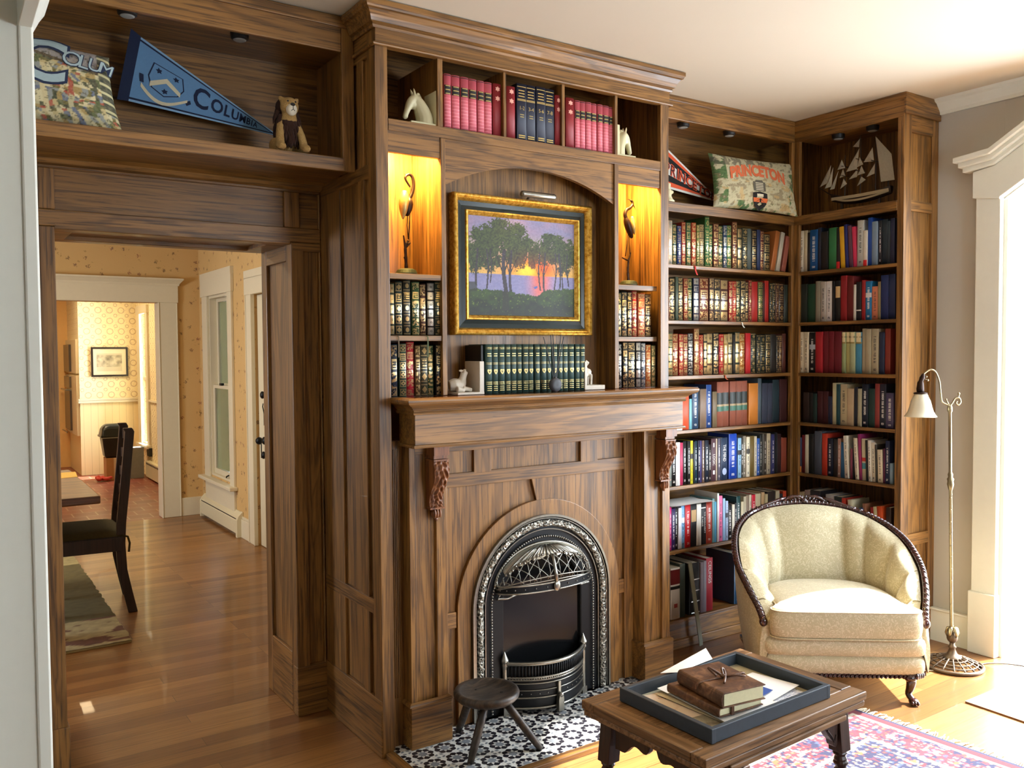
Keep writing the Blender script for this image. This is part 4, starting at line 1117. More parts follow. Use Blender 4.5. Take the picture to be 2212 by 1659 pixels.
BOOKS = """
#A
1.658|0.0240|0.212|c8b090|p|cream patterned
1.687|0.0270|0.196|1f3a24|g|dark green
1.718|0.0270|0.190|1d3566|g|blue
1.748|0.0270|0.211|8c2318|g|red
1.781|0.0310|0.212|27502f|g|green
1.818|0.0310|0.214|9a3214|h|orange-red
1.850|0.0190|0.205|5a6a30|h|olive
1.871|0.0340|0.210|5c5038|g|taupe
1.909|0.0310|0.249|2c5a2c|g|tall green
1.940|0.0240|0.212|2f5a2c|h|mid green
1.970|0.0380|0.220|541a10|h|oxblood
2.010|0.0320|0.212|22401c|h|bottle green
2.043|0.0280|0.217|15304e|s|navy and black
2.073|0.0320|0.219|2c6030|h|bright green
2.111|0.0350|0.240|5c2a14|h|chestnut
2.149|0.0340|0.211|262a18|h|blackish green
2.185|0.0390|0.215|1c2418|g|black-green
2.225|0.0330|0.214|47504a|t|grey-green
2.260|0.0360|0.207|101010|g|black
2.297|0.0260|0.213|14284e|t|deep blue
2.324|0.0270|0.209|56201e|g|maroon
2.353|0.0490|0.194|2b2c20|g|dark olive
2.404|0.0340|0.218|a8622c|x|tan leaning|12
2.451|0.0290|0.215|b8b09a|x|mottled pale leaning|12
2.491|0.0330|0.195|8c4a38|x|brown-pink leaning|12
#B
1.656|0.0120|0.186|4a120c|g|dark red
1.669|0.0350|0.206|1e2018|h|black with cream gilt panels
1.705|0.0190|0.213|3d4a3a|t|grey-green
1.726|0.0310|0.211|2c2a18|h|dark bronze
1.760|0.0290|0.207|7a2416|g|russet
1.791|0.0310|0.209|25401f|g|green
1.830|0.0390|0.213|141c38|s|navy with silver panels
1.873|0.0640|0.215|5a2210|h|thick brown
1.940|0.0340|0.218|3a2420|h|purple-brown
1.979|0.0420|0.215|25201e|h|charcoal
2.023|0.0560|0.213|3c1f14|h|wide dark brown
2.083|0.0280|0.206|82181a|h|crimson
2.112|0.0300|0.207|9a1f16|g|bright red
2.142|0.0280|0.211|1f331e|h|forest green
2.171|0.0390|0.213|14140e|h|black and gold
2.212|0.0240|0.208|20201a|g|black-olive
2.238|0.0230|0.218|70140f|g|deep red
2.262|0.0460|0.211|a01a12|t|thick scarlet
2.309|0.0370|0.212|2a4a1c|g|moss green
2.347|0.0160|0.208|3c0f0c|t|thin maroon
2.363|0.0350|0.220|a41c14|t|red ribbed
2.400|0.0250|0.207|17231a|g|blackish green
2.427|0.0220|0.211|18201c|g|slim black-green
2.450|0.0260|0.211|452418|g|brown
2.477|0.0400|0.210|2c1a14|g|dark brown
2.519|0.0310|0.205|16221a|t|dim green
#C
1.656|0.0320|0.209|30441f|h|green with cream gilt
1.690|0.0370|0.206|7c3416|h|copper brown
1.730|0.0300|0.204|9c1c1c|h|red with white gilt
1.761|0.0310|0.204|7a2418|g|brick red
1.795|0.0350|0.209|12141c|s|black with silver label
1.832|0.0360|0.232|7e4a2c|h|tall copper
1.868|0.0300|0.201|901812|g|scarlet
1.899|0.0270|0.207|141f16|h|black-green
1.926|0.0410|0.210|48301c|h|brown lattice
1.972|0.0390|0.211|101212|h|black oval-stamped
2.014|0.0330|0.205|98191a|g|cherry red
2.048|0.0320|0.205|8a6a34|h|pale gold
2.081|0.0340|0.211|3a331c|h|olive brown
2.116|0.0160|0.203|0e0e0c|t|thin black
2.133|0.0360|0.217|14261a|h|deep green
2.170|0.0380|0.209|8a5410|h|ochre
2.213|0.0390|0.212|b01418|t|plain bright red
2.254|0.0410|0.212|15221a|g|green-black ribbed
2.298|0.0310|0.204|161e18|g|smoky green
2.330|0.0390|0.204|1a241e|g|slate green
2.371|0.0410|0.207|1b221c|g|green with framed label
2.414|0.0410|0.207|1c1c1a|t|dull black
2.456|0.0260|0.201|262420|g|charcoal grey
2.483|0.0220|0.202|3a2018|g|slim brown
2.507|0.0310|0.211|4c1e14|t|red-brown
#D
1.754|0.0430|0.166|e0542e|x|vermilion
1.799|0.0180|0.151|7cc0cc|x|pale turquoise
1.821|0.0410|0.210|2c4664|w|steel navy with silver lettering
1.863|0.0100|0.201|14181c|x|thin black
1.875|0.0450|0.198|7a6450|x|drab brown
1.922|0.0370|0.218|20427c|w|royal navy with white lettering
1.963|0.0320|0.182|6c5c40|y|grey and ochre
1.999|0.0420|0.230|8a4c38|n|brown law volume
2.044|0.0470|0.231|8a4c38|n|brown law volume
2.093|0.0470|0.231|8a4c38|n|brown law volume
2.142|0.0440|0.231|8a4c38|n|brown law volume
2.187|0.0430|0.232|8a4c38|n|brown law volume
2.236|0.0720|0.217|c4792a|x|orange-tan wide
2.309|0.0280|0.242|4a5a64|x|tall grey-blue
2.342|0.0450|0.215|343c50|x|slate blue
2.388|0.0360|0.214|343c50|x|slate blue thinner
2.428|0.0550|0.231|16303a|x|dark teal
2.487|0.0600|0.233|341012|x|very dark red
#E
1.663|0.0120|0.219|8c948c|x|grey and white
1.676|0.0300|0.225|0c0c0e|w|black with white title
1.706|0.0280|0.214|f4f2ee|x|plain white
1.735|0.0190|0.211|c4305c|x|pink
1.757|0.0230|0.216|0c0c0c|w|slim black
1.787|0.0210|0.216|181818|w|black speckled
1.809|0.0170|0.216|d8cc30|k|yellow and black
1.827|0.0090|0.210|1c1c1c|x|thin charcoal
1.840|0.0180|0.212|10303c|w|dark teal
1.859|0.0180|0.214|22223e|w|navy with pale title
1.877|0.0100|0.212|4c4484|x|thin violet
1.887|0.0160|0.212|6e584c|w|dusty brown
1.910|0.0240|0.212|152030|w|blue-black with yellow top
1.936|0.0170|0.188|241c1c|w|short dark brown
1.956|0.0340|0.217|503038|L|plum brown LOGIC
1.991|0.0110|0.215|b8a890|x|thin tan
2.003|0.0190|0.216|5c5866|w|purple-grey
2.024|0.0480|0.217|142c48|M|wide navy THE MIND
2.086|0.0580|0.233|1440a4|w|tall royal blue
2.151|0.0260|0.208|88b4d0|k|light blue and black
2.178|0.0150|0.208|3c3c38|w|dark grey
2.194|0.0230|0.215|8c8474|w|stone grey
2.218|0.0250|0.210|e4dcc0|k|cream with photograph
2.245|0.0340|0.213|6e5a28|x|olive-gold
2.280|0.0190|0.210|ccc4ac|w|bone
2.301|0.0230|0.197|2c5cb0|w|bright blue
2.325|0.0180|0.212|2c3434|w|dark slate
2.344|0.0120|0.219|5a5a54|x|thin grey
2.358|0.0220|0.213|3c342c|w|dark brown with white title
2.383|0.0300|0.218|b8ac90|w|parchment
2.414|0.0270|0.213|2c3064|w|indigo with white title
2.442|0.0100|0.220|101418|x|slim black
2.453|0.0100|0.219|141c24|x|slim blue-black
2.466|0.0330|0.210|2c1014|x|wine
2.500|0.0450|0.187|7c3420|x|rust
#F
1.664|0.0130|0.216|d42c74|w|magenta
1.678|0.0230|0.206|241450|w|purple with white title
1.702|0.0200|0.219|0e0e12|w|black with grey title
1.723|0.0220|0.204|e8e8ec|x|white slim
1.746|0.0240|0.218|7cb0dc|k|sky blue and white
1.770|0.0370|0.217|c0101c|w|bright red
1.809|0.0410|0.214|0e1014|T|black with tan label
1.850|0.0320|0.210|e8e4d8|x|off-white
1.882|0.0400|0.214|0c0c0c|S|black SINGULARITY
1.924|0.0420|0.216|a83c28|w|rust red
1.967|0.0150|0.225|6c9ca0|x|sea green
1.982|0.0150|0.208|50a0c0|x|aqua
1.998|0.0130|0.250|e4e0d8|x|tallest white
2.012|0.0290|0.234|e0709c|w|rose pink
2.042|0.0170|0.219|9cc4e4|x|powder blue
2.060|0.0190|0.204|a8b8d4|k|pale blue and white
2.080|0.0290|0.183|080808|w|black with bold white title
2.110|0.0200|0.180|e8e0cc|x|ivory
2.131|0.0140|0.186|2c2c2c|w|thin grey-black
2.146|0.0300|0.219|123c3c|w|bottle teal
2.177|0.0200|0.188|d4c8a4|x|short cream
2.198|0.0200|0.213|b8ac90|x|beige
2.219|0.0230|0.217|8c7864|x|taupe
2.243|0.0180|0.218|ccc0a8|w|pale stone
2.262|0.0280|0.216|c41c34|w|crimson
2.292|0.0440|0.217|c8bc9c|R|cream with red base
2.340|0.0260|0.221|c0a47c|x|tall buff
2.367|0.0220|0.209|c4b894|x|straw
2.391|0.0620|0.219|2a2420|x|wide dark brown
2.455|0.0310|0.218|b8ae94|x|tall ecru
2.488|0.0250|0.198|101820|x|midnight
2.514|0.0280|0.212|b83c1c|x|burnt orange
#G
1.671|0.0640|0.255|e8e8e4|Q|white slipcased
1.736|0.0380|0.268|3c4c48|x|grey-green folder
1.802|0.0740|0.260|0c0c0c|B|black silver-banded
1.878|0.0210|0.257|8c8490|x|mauve grey
1.900|0.0200|0.261|9c98a4|x|pale grey
1.923|0.0480|0.270|b02838|C|red CEILINGS
2.131|0.0580|0.265|244c6c|w|large blue
#H
-0.049|0.0210|0.221|d8d4c4|w|white with grey title
-0.073|0.0220|0.221|c8bc9c|x|cream
-0.090|0.0160|0.207|1c1c20|x|thin black
-0.140|0.0490|0.218|0c4c84|w|wide cobalt
-0.161|0.0190|0.225|121c30|x|slim navy
-0.203|0.0410|0.201|0c0c10|x|wide black
-0.253|0.0460|0.215|2c7444|x|emerald
-0.275|0.0210|0.211|101014|K|black with red foot
-0.308|0.0260|0.213|dca81c|x|yellow|-3
-0.325|0.0150|0.222|1c2464|x|slim indigo|-3
-0.349|0.0220|0.214|5c3848|x|mauve|-3
-0.373|0.0210|0.205|dc3860|x|hot pink|-3
-0.410|0.0350|0.232|b8b8b0|w|wide light grey
-0.432|0.0210|0.178|dcd4c4|K|short white with red foot
-0.456|0.0230|0.239|1448a4|x|tall blue
-0.489|0.0310|0.216|7c90a4|x|blue-grey
-0.510|0.0160|0.218|1c1c24|w|slim black with white title
-0.540|0.0290|0.220|0c2430|x|ink green
-0.555|0.0140|0.209|2c3c48|x|thin slate
-0.581|0.0230|0.220|141c3c|x|rightmost navy
#I
-0.073|0.0410|0.206|14201c|x|greenish black
-0.124|0.0480|0.203|0c3c28|x|dark green
-0.159|0.0310|0.215|8c8674|x|beige-grey
-0.192|0.0310|0.209|b0a89c|w|pale grey
-0.228|0.0340|0.210|dcd8d4|w|white with vertical title
-0.244|0.0130|0.208|0c0c0c|x|thin black
-0.278|0.0320|0.209|0e0c0c|T|black with tan lettering block
-0.318|0.0370|0.232|8c141c|x|tall carmine
-0.357|0.0380|0.226|641414|x|tall maroon
-0.372|0.0140|0.182|d4ccc0|x|slim short white
-0.401|0.0280|0.194|0c0c14|V|black with white band
-0.422|0.0190|0.201|9c1c20|x|slim red
-0.457|0.0340|0.194|1c6c9c|k|sea blue
-0.492|0.0340|0.166|cc7c5c|w|salmon
-0.506|0.0130|0.187|8c7850|x|thin khaki
-0.548|0.0410|0.218|14285c|x|tall navy
-0.584|0.0350|0.220|102450|x|tallest navy
#J
-0.052|0.0230|0.219|d8ccb0|w|cream left
-0.084|0.0300|0.218|d4c8ac|w|cream right
-0.127|0.0390|0.215|080a10|k|black with white print
-0.173|0.0430|0.218|a41c24|x|rose red
-0.207|0.0320|0.219|6c0c1c|x|burgundy
-0.243|0.0340|0.218|6c0c1c|x|burgundy
-0.289|0.0440|0.217|640c1c|x|wide burgundy
-0.313|0.0220|0.213|94a070|Y|sage and tan
-0.337|0.0230|0.213|b0ac70|Y|yellow-green and tan
-0.367|0.0290|0.212|a0a47c|Y|olive and tan
-0.403|0.0350|0.211|3c84a4|Y|blue and tan
-0.425|0.0190|0.228|a89c80|x|slim beige
-0.457|0.0300|0.224|a89c80|x|beige with faint stripe
-0.498|0.0390|0.225|a89c80|w|wide beige
-0.531|0.0280|0.208|142440|x|night blue
-0.561|0.0290|0.224|842c20|x|brick
#K
-0.090|0.0400|0.161|241410|x|dark brown
-0.114|0.0210|0.159|0c0c0c|x|thin black
-0.139|0.0230|0.157|0c2c28|x|dark teal
-0.174|0.0340|0.170|3c0c14|x|dark maroon
-0.209|0.0340|0.171|3c0c14|x|dark maroon
-0.233|0.0230|0.146|141c38|x|short navy
-0.258|0.0230|0.217|ccc49c|x|tall pale yellow
-0.280|0.0200|0.211|14444c|x|teal
-0.323|0.0410|0.212|bcae8c|w|wide parchment
-0.362|0.0380|0.191|c0a888|x|buff
-0.384|0.0200|0.200|141c2c|x|slim ink
-0.408|0.0220|0.192|b0ac90|x|ash cream
-0.443|0.0340|0.216|0c1828|w|tall dark navy
-0.479|0.0350|0.194|10302c|x|pine green
-0.505|0.0250|0.220|8c3430|x|rust pink
-0.540|0.0340|0.219|1c2030|w|tall slate
-0.581|0.0400|0.176|4c4464|w|violet grey
#L
-0.043|0.0130|0.188|34486c|K|blue with orange foot
-0.067|0.0210|0.203|6c0c1c|x|wine red
-0.091|0.0230|0.207|d4ccb0|x|cream
-0.124|0.0320|0.214|0e1410|x|black-green
-0.173|0.0460|0.231|4c5460|x|wide slate grey
-0.207|0.0320|0.222|bc341c|x|orange-red
-0.239|0.0300|0.199|10182c|w|blue-black
-0.267|0.0250|0.196|2c2420|x|dark umber
-0.286|0.0180|0.202|b08474|w|dusty pink
-0.314|0.0270|0.185|2c6490|x|steel blue
-0.338|0.0230|0.220|dcd4c0|w|white with black dot|-3
-0.357|0.0130|0.156|84384c|x|short mauve
-0.370|0.0120|0.214|14141c|x|dark shadowed
-0.395|0.0180|0.213|dcd0b4|w|ivory leaning|-4
-0.411|0.0140|0.234|9c2c64|x|magenta|-3
-0.437|0.0240|0.212|d4c8a4|P|cream with red and blue bands|-2
-0.448|0.0100|0.207|1c1c1c|x|black sliver|-2
-0.467|0.0160|0.207|d8d0c0|w|white left of pair|-2
-0.488|0.0200|0.197|d0c4ac|w|white right of pair|-2
-0.500|0.0110|0.189|3c3830|x|umber|-2
-0.529|0.0260|0.165|d0c0a4|w|cream with rose|-2
-0.540|0.0100|0.173|5c1c3c|x|thin purple
-0.564|0.0220|0.213|182444|w|navy with star lettering
-0.582|0.0160|0.103|7c94a8|x|lowest pale blue
#N
-0.066|0.0380|0.207|b0a484|x|beige
-0.101|0.0340|0.223|8c7468|x|dusky pink
-0.166|0.0630|0.228|14161c|x|wide black
-0.198|0.0240|0.188|5c2424|x|dull red
-0.250|0.0500|0.217|989490|x|thick grey
-0.300|0.0490|0.214|182824|x|dark green
-0.337|0.0330|0.211|b43420|x|red leaning|-5
-0.379|0.0260|0.207|ccc4a4|x|white leaning|-6
-0.432|0.0240|0.175|2c4c74|x|short blue|-3
-0.454|0.0180|0.199|8c5c40|x|tan leaning|-6
-0.497|0.0180|0.186|b83434|x|scarlet|-6
-0.516|0.0180|0.192|c4b88c|x|straw|-6
-0.546|0.0280|0.197|cc4c1c|x|orange|-6
-0.575|0.0260|0.199|2c1814|x|dark brown
#P
0.293|0.0300|0.204|cc5c68|r|rose volume
0.326|0.0350|0.204|cc5c68|r|rose volume
0.363|0.0340|0.203|cc5c68|r|rose volume
0.400|0.0350|0.203|cc5c68|r|rose volume
0.438|0.0300|0.202|cc5c68|r|rose volume
0.470|0.0350|0.203|cc5c68|r|rose volume
0.508|0.0390|0.203|8c1c22|o|dark red stamped
0.575|0.0400|0.205|8c1c22|o|dark red stamped
0.619|0.0450|0.222|0c1830|1|navy 1-2
0.665|0.0450|0.223|0c1830|2|navy 3-4
0.713|0.0440|0.224|0c1830|3|navy 5-6
0.758|0.0460|0.224|0c1830|4|navy 7-8
0.806|0.0310|0.205|8c1c22|o|slim dark red stamped
0.862|0.0420|0.204|8c1c22|o|dark red stamped
0.908|0.0260|0.200|cc5c68|r|rose volume
0.936|0.0280|0.201|cc5c68|r|rose volume
0.965|0.0300|0.202|cc5c68|r|rose volume
0.997|0.0310|0.202|cc5c68|r|rose volume
1.030|0.0280|0.202|cc5c68|r|rose volume
1.060|0.0330|0.202|cc5c68|r|rose volume
1.094|0.0320|0.201|cc5c68|r|rose volume
#Q
0.058|0.0190|0.188|242c1c|h|black with cream panels
0.080|0.0300|0.195|14241f|g|dark green with diamond
0.112|0.0310|0.201|24261f|g|charcoal green
0.146|0.0320|0.196|1f3a1c|h|green and gold
0.181|0.0260|0.190|3c2014|h|brown with tan panels
0.209|0.0320|0.196|141210|s|black with silver grid
0.243|0.0300|0.200|1f2a20|g|grey-green
#R
0.060|0.0260|0.191|141f30|h|navy with gold squares
0.092|0.0300|0.194|123024|g|green with gold diamond
0.124|0.0320|0.200|9c1424|h|red with cream panels
0.157|0.0210|0.187|4c3418|h|brown and gold
0.180|0.0300|0.191|33301f|g|olive grey
0.211|0.0250|0.187|24381c|h|green with gold bands
0.245|0.0250|0.190|0c0c0a|h|black with gold frame
#S
1.149|0.0230|0.190|24321f|h|green with cream panels
1.174|0.0300|0.194|1c2024|h|blue-black
1.206|0.0260|0.195|0f0f0d|h|black and cream
1.236|0.0280|0.200|8c1418|h|red
1.267|0.0420|0.190|9c4428|h|wide copper red
1.312|0.0380|0.188|2c1a10|h|dark brown
#T
1.149|0.0230|0.193|101214|s|black with cream bands
1.174|0.0280|0.200|0c0e10|h|black with gilt
1.206|0.0420|0.200|101210|h|wide black
1.250|0.0290|0.200|0e1014|s|black with silver grid
1.281|0.0260|0.196|3c4450|s|grey with silver
1.309|0.0310|0.188|9c4c1c|h|orange-brown
1.342|0.0250|0.185|5c5c34|h|khaki
#U
0.445|0.0300|0.191|1a3a34|e|green shield volume
0.477|0.0260|0.191|1a3a34|e|green shield volume
0.505|0.0300|0.191|1a3a34|e|green shield volume
0.536|0.0250|0.191|1a3a34|e|green shield volume
0.562|0.0280|0.191|1a3a34|e|green shield volume
0.591|0.0250|0.191|1a3a34|e|green shield volume
0.617|0.0280|0.191|1a3a34|e|green shield volume
0.647|0.0270|0.191|1a3a34|e|green shield volume
0.676|0.0260|0.191|1a3a34|e|green shield volume
0.704|0.0300|0.191|1a3a34|e|green shield volume
0.736|0.0260|0.191|1a3a34|e|green shield volume
0.763|0.0280|0.191|1a3a34|e|green shield volume
0.793|0.0240|0.191|1a3a34|e|green shield volume
0.819|0.0280|0.191|1a3a34|e|green shield volume
0.849|0.0310|0.191|1a3a34|e|green shield volume
0.882|0.0240|0.191|1a3a34|e|green shield volume
0.908|0.0270|0.191|1a3a34|e|green shield volume
"""
build_books(BOOKS)
# ================================================================== things on the shelves
def vnoise(seed=0):
    rnd = random.Random(seed); T = [rnd.random() for _ in range(4096)]
    def h(i, j): return T[(i * 73 + j * 179 + (i * j) % 61) & 4095]
    def f(x, y):
        i, j = math.floor(x), math.floor(y); a, b = x - i, y - j
        a = a * a * (3 - 2 * a); b = b * b * (3 - 2 * b)
        return (h(i, j) * (1 - a) + h(i+1, j) * a) * (1 - b) + (h(i, j+1) * (1 - a) + h(i+1, j+1) * a) * b
    def fb(x, y, o=4):
        s = 0; am = 0.5; t = 0
        for _ in range(o): s += am * f(x, y); t += am; am *= 0.5; x *= 2.03; y *= 2.03
        return s / t
    return fb
def lerp3(a, b, t): t = max(0.0, min(1.0, t)); return tuple(a[i] + (b[i] - a[i]) * t for i in range(3))
C = srgb

# ---- framed landscape over the mantel
def picframe(p, x0, x1, z0, z1, prof, mat):
    n = len(prof); vs = []
    for ins, y in prof: vs += [(x0 + ins, y, z0 + ins), (x1 - ins, y, z0 + ins), (x1 - ins, y, z1 - ins), (x0 + ins, y, z1 - ins)]
    fs = []
    for i in range(n - 1):
        for k in range(4): fs.append((i*4+k, i*4+(k+1) % 4, (i+1)*4+(k+1) % 4, (i+1)*4+k))
    p.add(vs, fs, mat)
gilt = MT('worn_gilt_frame'); gn = gilt.noise(gilt.co(), 70, 4, 0.6); gilt.bump(gn, 0.3, 0.001)
gilt = gilt.set(gilt.ramp(gn, [(0.3, '9c6c20'), (0.5, 'dcac48'), (0.75, 'f4d880')]), 0.34, 0.8)
fblack = plain('black_frame_panel', '14201f', 0.22, 0.0, 0.2, 30)
t = thing('framed_painting', 'oil painting of trees at sunset in a black and gilt frame above the mantel', 'painting', (0.70, -0.12, 1.54), world=True)
p = PB(gilt); X0, X1, Z0_, Z1_ = 0.362, 1.045, 1.540, 2.091
picframe(p, X0, X1, Z0_, Z1_, [(0, -0.112), (0, -0.150), (0.003, -0.155), (0.008, -0.157), (0.012, -0.154), (0.015, -0.150), (0.018, -0.151), (0.022, -0.146), (0.026, -0.138), (0.028, -0.133)], 0)
picframe(p, X0, X1, Z0_, Z1_, [(0.060, -0.134), (0.062, -0.142), (0.067, -0.143), (0.071, -0.138), (0.076, -0.132), (0.080, -0.126)], 0)
p.done('frame', t)
p = PB(fblack); picframe(p, X0, X1, Z0_, Z1_, [(0.027, -0.132), (0.045, -0.130), (0.061, -0.134)], 0); p.box(X0 + 0.001, X1 - 0.001, -0.115, -0.112, Z0_ + 0.001, Z1_ - 0.001); p.done('frame_panel', t)
nz = vnoise(3); nz2 = vnoise(8)
trunks = [(0.075, .30, .012), (0.165, .27, .010), (0.185, .33, .007), (0.33, .12, .028), (0.385, .17, .018), (0.315, .3, .008), (0.66, .27, .010), (0.705, .26, .012), (0.80, .26, .009), (0.845, .30, .011), (0.87, .27, .008), (0.94, .32, .009)]
blobs = [(0.06, .60, .12, .16), (0.18, .66, .12, .20), (0.16, .82, .1, .10), (0.33, .78, .18, .19), (0.42, .66, .15, .16), (0.52, .74, .08, .10), (0.08, .80, .07, .08), (0.28, .93, .1, .07), (0.45, .88, .08, .08),
         (0.60, .66, .08, .11), (0.70, .68, .12, .13), (0.83, .70, .13, .15), (0.95, .66, .08, .16), (0.76, .82, .08, .06), (0.58, .56, .04, .07), (0.9, .52, .06, .06)]
def paint(u, v):
    n = nz(u * 26, v * 22, 4); n2 = nz2(u * 95, v * 80, 2)
    g = math.exp(-(((u - .60) / .20) ** 2 + ((v - .50) / .13) ** 2)); g2 = math.exp(-(((u - .53) / .10) ** 2 + ((v - .47) / .08) ** 2))
    sky = lerp3(C('e0c070'), C('8c90ac'), (v - .45) / .42)
    sky = lerp3(sky, C('d8a0a0'), 0.35 * nz(u * 8, v * 9, 3)); sky = lerp3(sky, C('f0602c'), g * 1.1); sky = lerp3(sky, C('ffdc70'), g2 * 1.2)
    c = sky
    if v < .425:
        c = lerp3(C('9c98b4'), C('8c8cb0'), n); c = lerp3(c, C('f0805c'), math.exp(-((u - .66) / .09) ** 2) * (0.3 + 0.6 * v / .42))
    for bx_, bz_, rx, rz in blobs:
        dd = ((u - bx_) / rx) ** 2 + ((v - bz_) / rz) ** 2
        if dd < 1.0 + (n - .5) * 1.6 + (n2 - .5) * 1.5:
            sh = lerp3(C('141c14'), C('505c34'), n2 * 1.5 - .15 + (v - bz_) * 1.0); c = lerp3(sh, C('a0482c'), 0.45 * g)
    for tx, tz, tw in trunks:
        w_ = tw * (1.25 - 0.6 * (v - tz)); off = 0.012 * math.sin(v * 9 + tx * 20) + 0.02 * (v - tz) * (1 if tx * 97 % 1 > .5 else -1)
        if v > tz and v < .68 and abs(u - tx - off) < w_ * .6: c = lerp3(C('2a2622'), C('4a4250'), n2)
        if .42 < v < .62:
            for s_ in (-1, 1):
                if abs(u - tx - off - s_ * (v - .42) * .32) < w_ * 0.22: c = C('2c2820')
    hg = .22 + .05 * n - 0.05 * math.exp(-((u - .56) / .14) ** 2) + .035 * max(0, min(1, (u - .62) * 8))
    if v < hg + 0.03 * n2:
        c = lerp3(C('18220f'), C('4c6428'), n * .8 + (v - .05) * 1.8 - .35); c = lerp3(c, C('90a050'), 0.5 if (n2 > .80) else 0)
        c = lerp3(c, C('141c10'), 0.6 * max(0, 1 - v / .12))
        if abs(u - .33) < .03 and v > .05: c = lerp3(c, C('2a2622'), 0.7)
    if v < .335 and v > .24 and u < .07: c = lerp3(c, C('28301c'), .8)
    if abs(u - .612) < .012 + .01 * (v > .30) and abs(v - .30 - (u - .612) * .4) < .012: c = C('5c6ca0')
    k_ = .86 + .3 * (n2 - .5); m_ = (c[0] + c[1] + c[2]) / 3
    return tuple(max(0, (m_ + (q - m_) * 1.25)) ** 1.12 * k_ for q in c)
cv = painted('canvas', 220, 170, paint, lambda u, v: (X0 + 0.0795 + u * (X1 - X0 - 0.159), -0.1275, Z0_ + 0.0795 + v * (Z1_ - Z0_ - 0.159)), 0.6, 0.15, t)
t = thing('picture_light', 'nickel picture lamp clipped above the painting frame', 'lamp', (0.73, -0.16, 2.09), world=True)
p = PB(silver); p.tube([(0.648, -0.195, 2.103), (0.655, -0.195, 2.103), (0.808, -0.195, 2.103), (0.815, -0.195, 2.103)], [0.010, 0.0125, 0.0125, 0.010], 14); p.done('shade', t, smooth=True)
p = PB(silver); p.tube(spline([(0.73, -0.19, 2.105), (0.73, -0.155, 2.118), (0.73, -0.12, 2.10), (0.73, -0.112, 2.08)], 5), 0.004, 8); p.done('arm', t, smooth=True)
lamp('picture_light_bulb', 'SPOT', (0.655, -0.20, 2.088), 1.0, (1.0, 0.62, 0.3), 0.01, (math.radians(22), 0, 0), spot=80)

# ---- warm lamps in the two crane niches
for x in (0.156, 1.248):
    lamp('niche_lamp', 'AREA', (x, -0.15, 2.258), 30.0, (1.0, 0.62, 0.18), 0.10, (math.radians(28), 0, 0))

# ---- small cabinet puck lights
for i, (x, y, where) in enumerate([(-0.76, 0.02, 'above the scenic pillow over the doorway'), (-0.39, 0.04, 'above the plush lion over the doorway'), (1.80, 0.06, 'above the orange and black pennant'), (2.12, 0.05, 'above the cream university pillow'), (2.66, -0.21, 'above the bow of the model ship'), (2.66, -0.41, 'above the stern of the model ship')]):
    t = thing('puck_light', 'small round black cabinet light, unlit, ' + where, 'light fixture', (x, y, 2.60), group=None)
    p = PB(plain('black_light_rim', '14110f', 0.5) if i == 0 else bpy.data.materials['black_light_rim']); p.lathe([(0.0, -0.024), (0.024, -0.024), (0.030, -0.020), (0.032, -0.002), (0.032, 0.0), (0, 0)], 24); p.done('housing', t)
    p = PB(plain('frosted_lens', '8c8e8a', 0.4) if i == 0 else bpy.data.materials['frosted_lens']); p.lathe([(0, -0.0275), (0.018, -0.0265), (0.0225, -0.024), (0.0225, -0.02), (0, -0.02)], 24); p.done('lens', t)

# ---- pillows
def pillow_surf(W, H, D, sag=0.05, skew=0.0):
    def S(u, v, side=-1):
        a, b = u * 2 - 1, v * 2 - 1
        x = W / 2 * a * (1 - sag * (1 - b * b)); z = H / 2 * b * (1 - sag * 1.3 * (1 - a * a)) + H / 2; x -= skew * z; z -= skew * .35 * z * (a + .2)
        th = D / 2 * (max(0, (1 - a ** 4)) * max(0, (1 - b ** 4))) ** 0.55
        return (x, side * th, z)
    return S
def on_pillow(S, W, H, vs, cx, cz, archh=0.0, archw=1.0, lift=0.0015, rot=0.0):
    out = []; cr, sr = math.cos(rot), math.sin(rot)
    for q in vs:
        x, z = q[0] * cr - q[1] * sr + cx, q[0] * sr + q[1] * cr + cz
        z += archh * (1 - ((x - cx) / archw) ** 2)
        u, v = min(.98, max(.02, x / W + .5)), min(.98, max(.02, z / H)); a = S(u, v); out.append((x, a[1] - lift, z))
    return out
def fine_text(txt, size, off=0.0):
    vs, fs = text_mesh(txt, size, 0, off)
    return vs, fs
sc_n = vnoise(21); sc_m = vnoise(5)
pal1 = [C(x) for x in ('d8c898', 'c8b480', '6c6430', '2c3c2c', 'b04838', '8c9494', '5c6c8c', 'e0d4a8', 'a88c50', 'd8ccA0', '4c5c34', 'c0b890')]
def scenic(u, v):
    cu, cvv = math.floor(u * 26 + sc_n(u * 5, v * 5, 2) * 4), math.floor(v * 22 + sc_n(u * 4 + 9, v * 6, 2) * 5)
    k = (cu * 7 + cvv * 13 + (cu * cvv) % 5) % 12
    c = pal1[k]
    if v > .74 + .06 * math.sin(u * 5): c = lerp3(C('8c8894'), C('b0a8a0'), sc_m(u * 60, v * 60, 2))
    if abs(v - (.74 + .06 * math.sin(u * 5))) < .02: c = C('4c3c2c')
    if (sc_m(u * 50, v * 44, 2) > .70): c = lerp3(c, C('2c2820'), .7)
    if u > .9 and v > .2: c = C('24302c') if (v * 9) % 1 > .3 else C('d0c898')
    return lerp3(c, C('e0d0a0'), .25 * sc_n(u * 90, v * 90, 1))
PW, PH, PD = 0.42, 0.30, 0.10
t = thing('throw_pillow', 'square scenic-map pillow lettered in pale blue, over the doorway', 'pillow', (-0.985, 0.045, 2.192), math.radians(-6))
t.rotation_euler = (math.radians(-14), math.radians(3), math.radians(-6))
S = pillow_surf(PW, PH, PD, 0.06, 0.17)
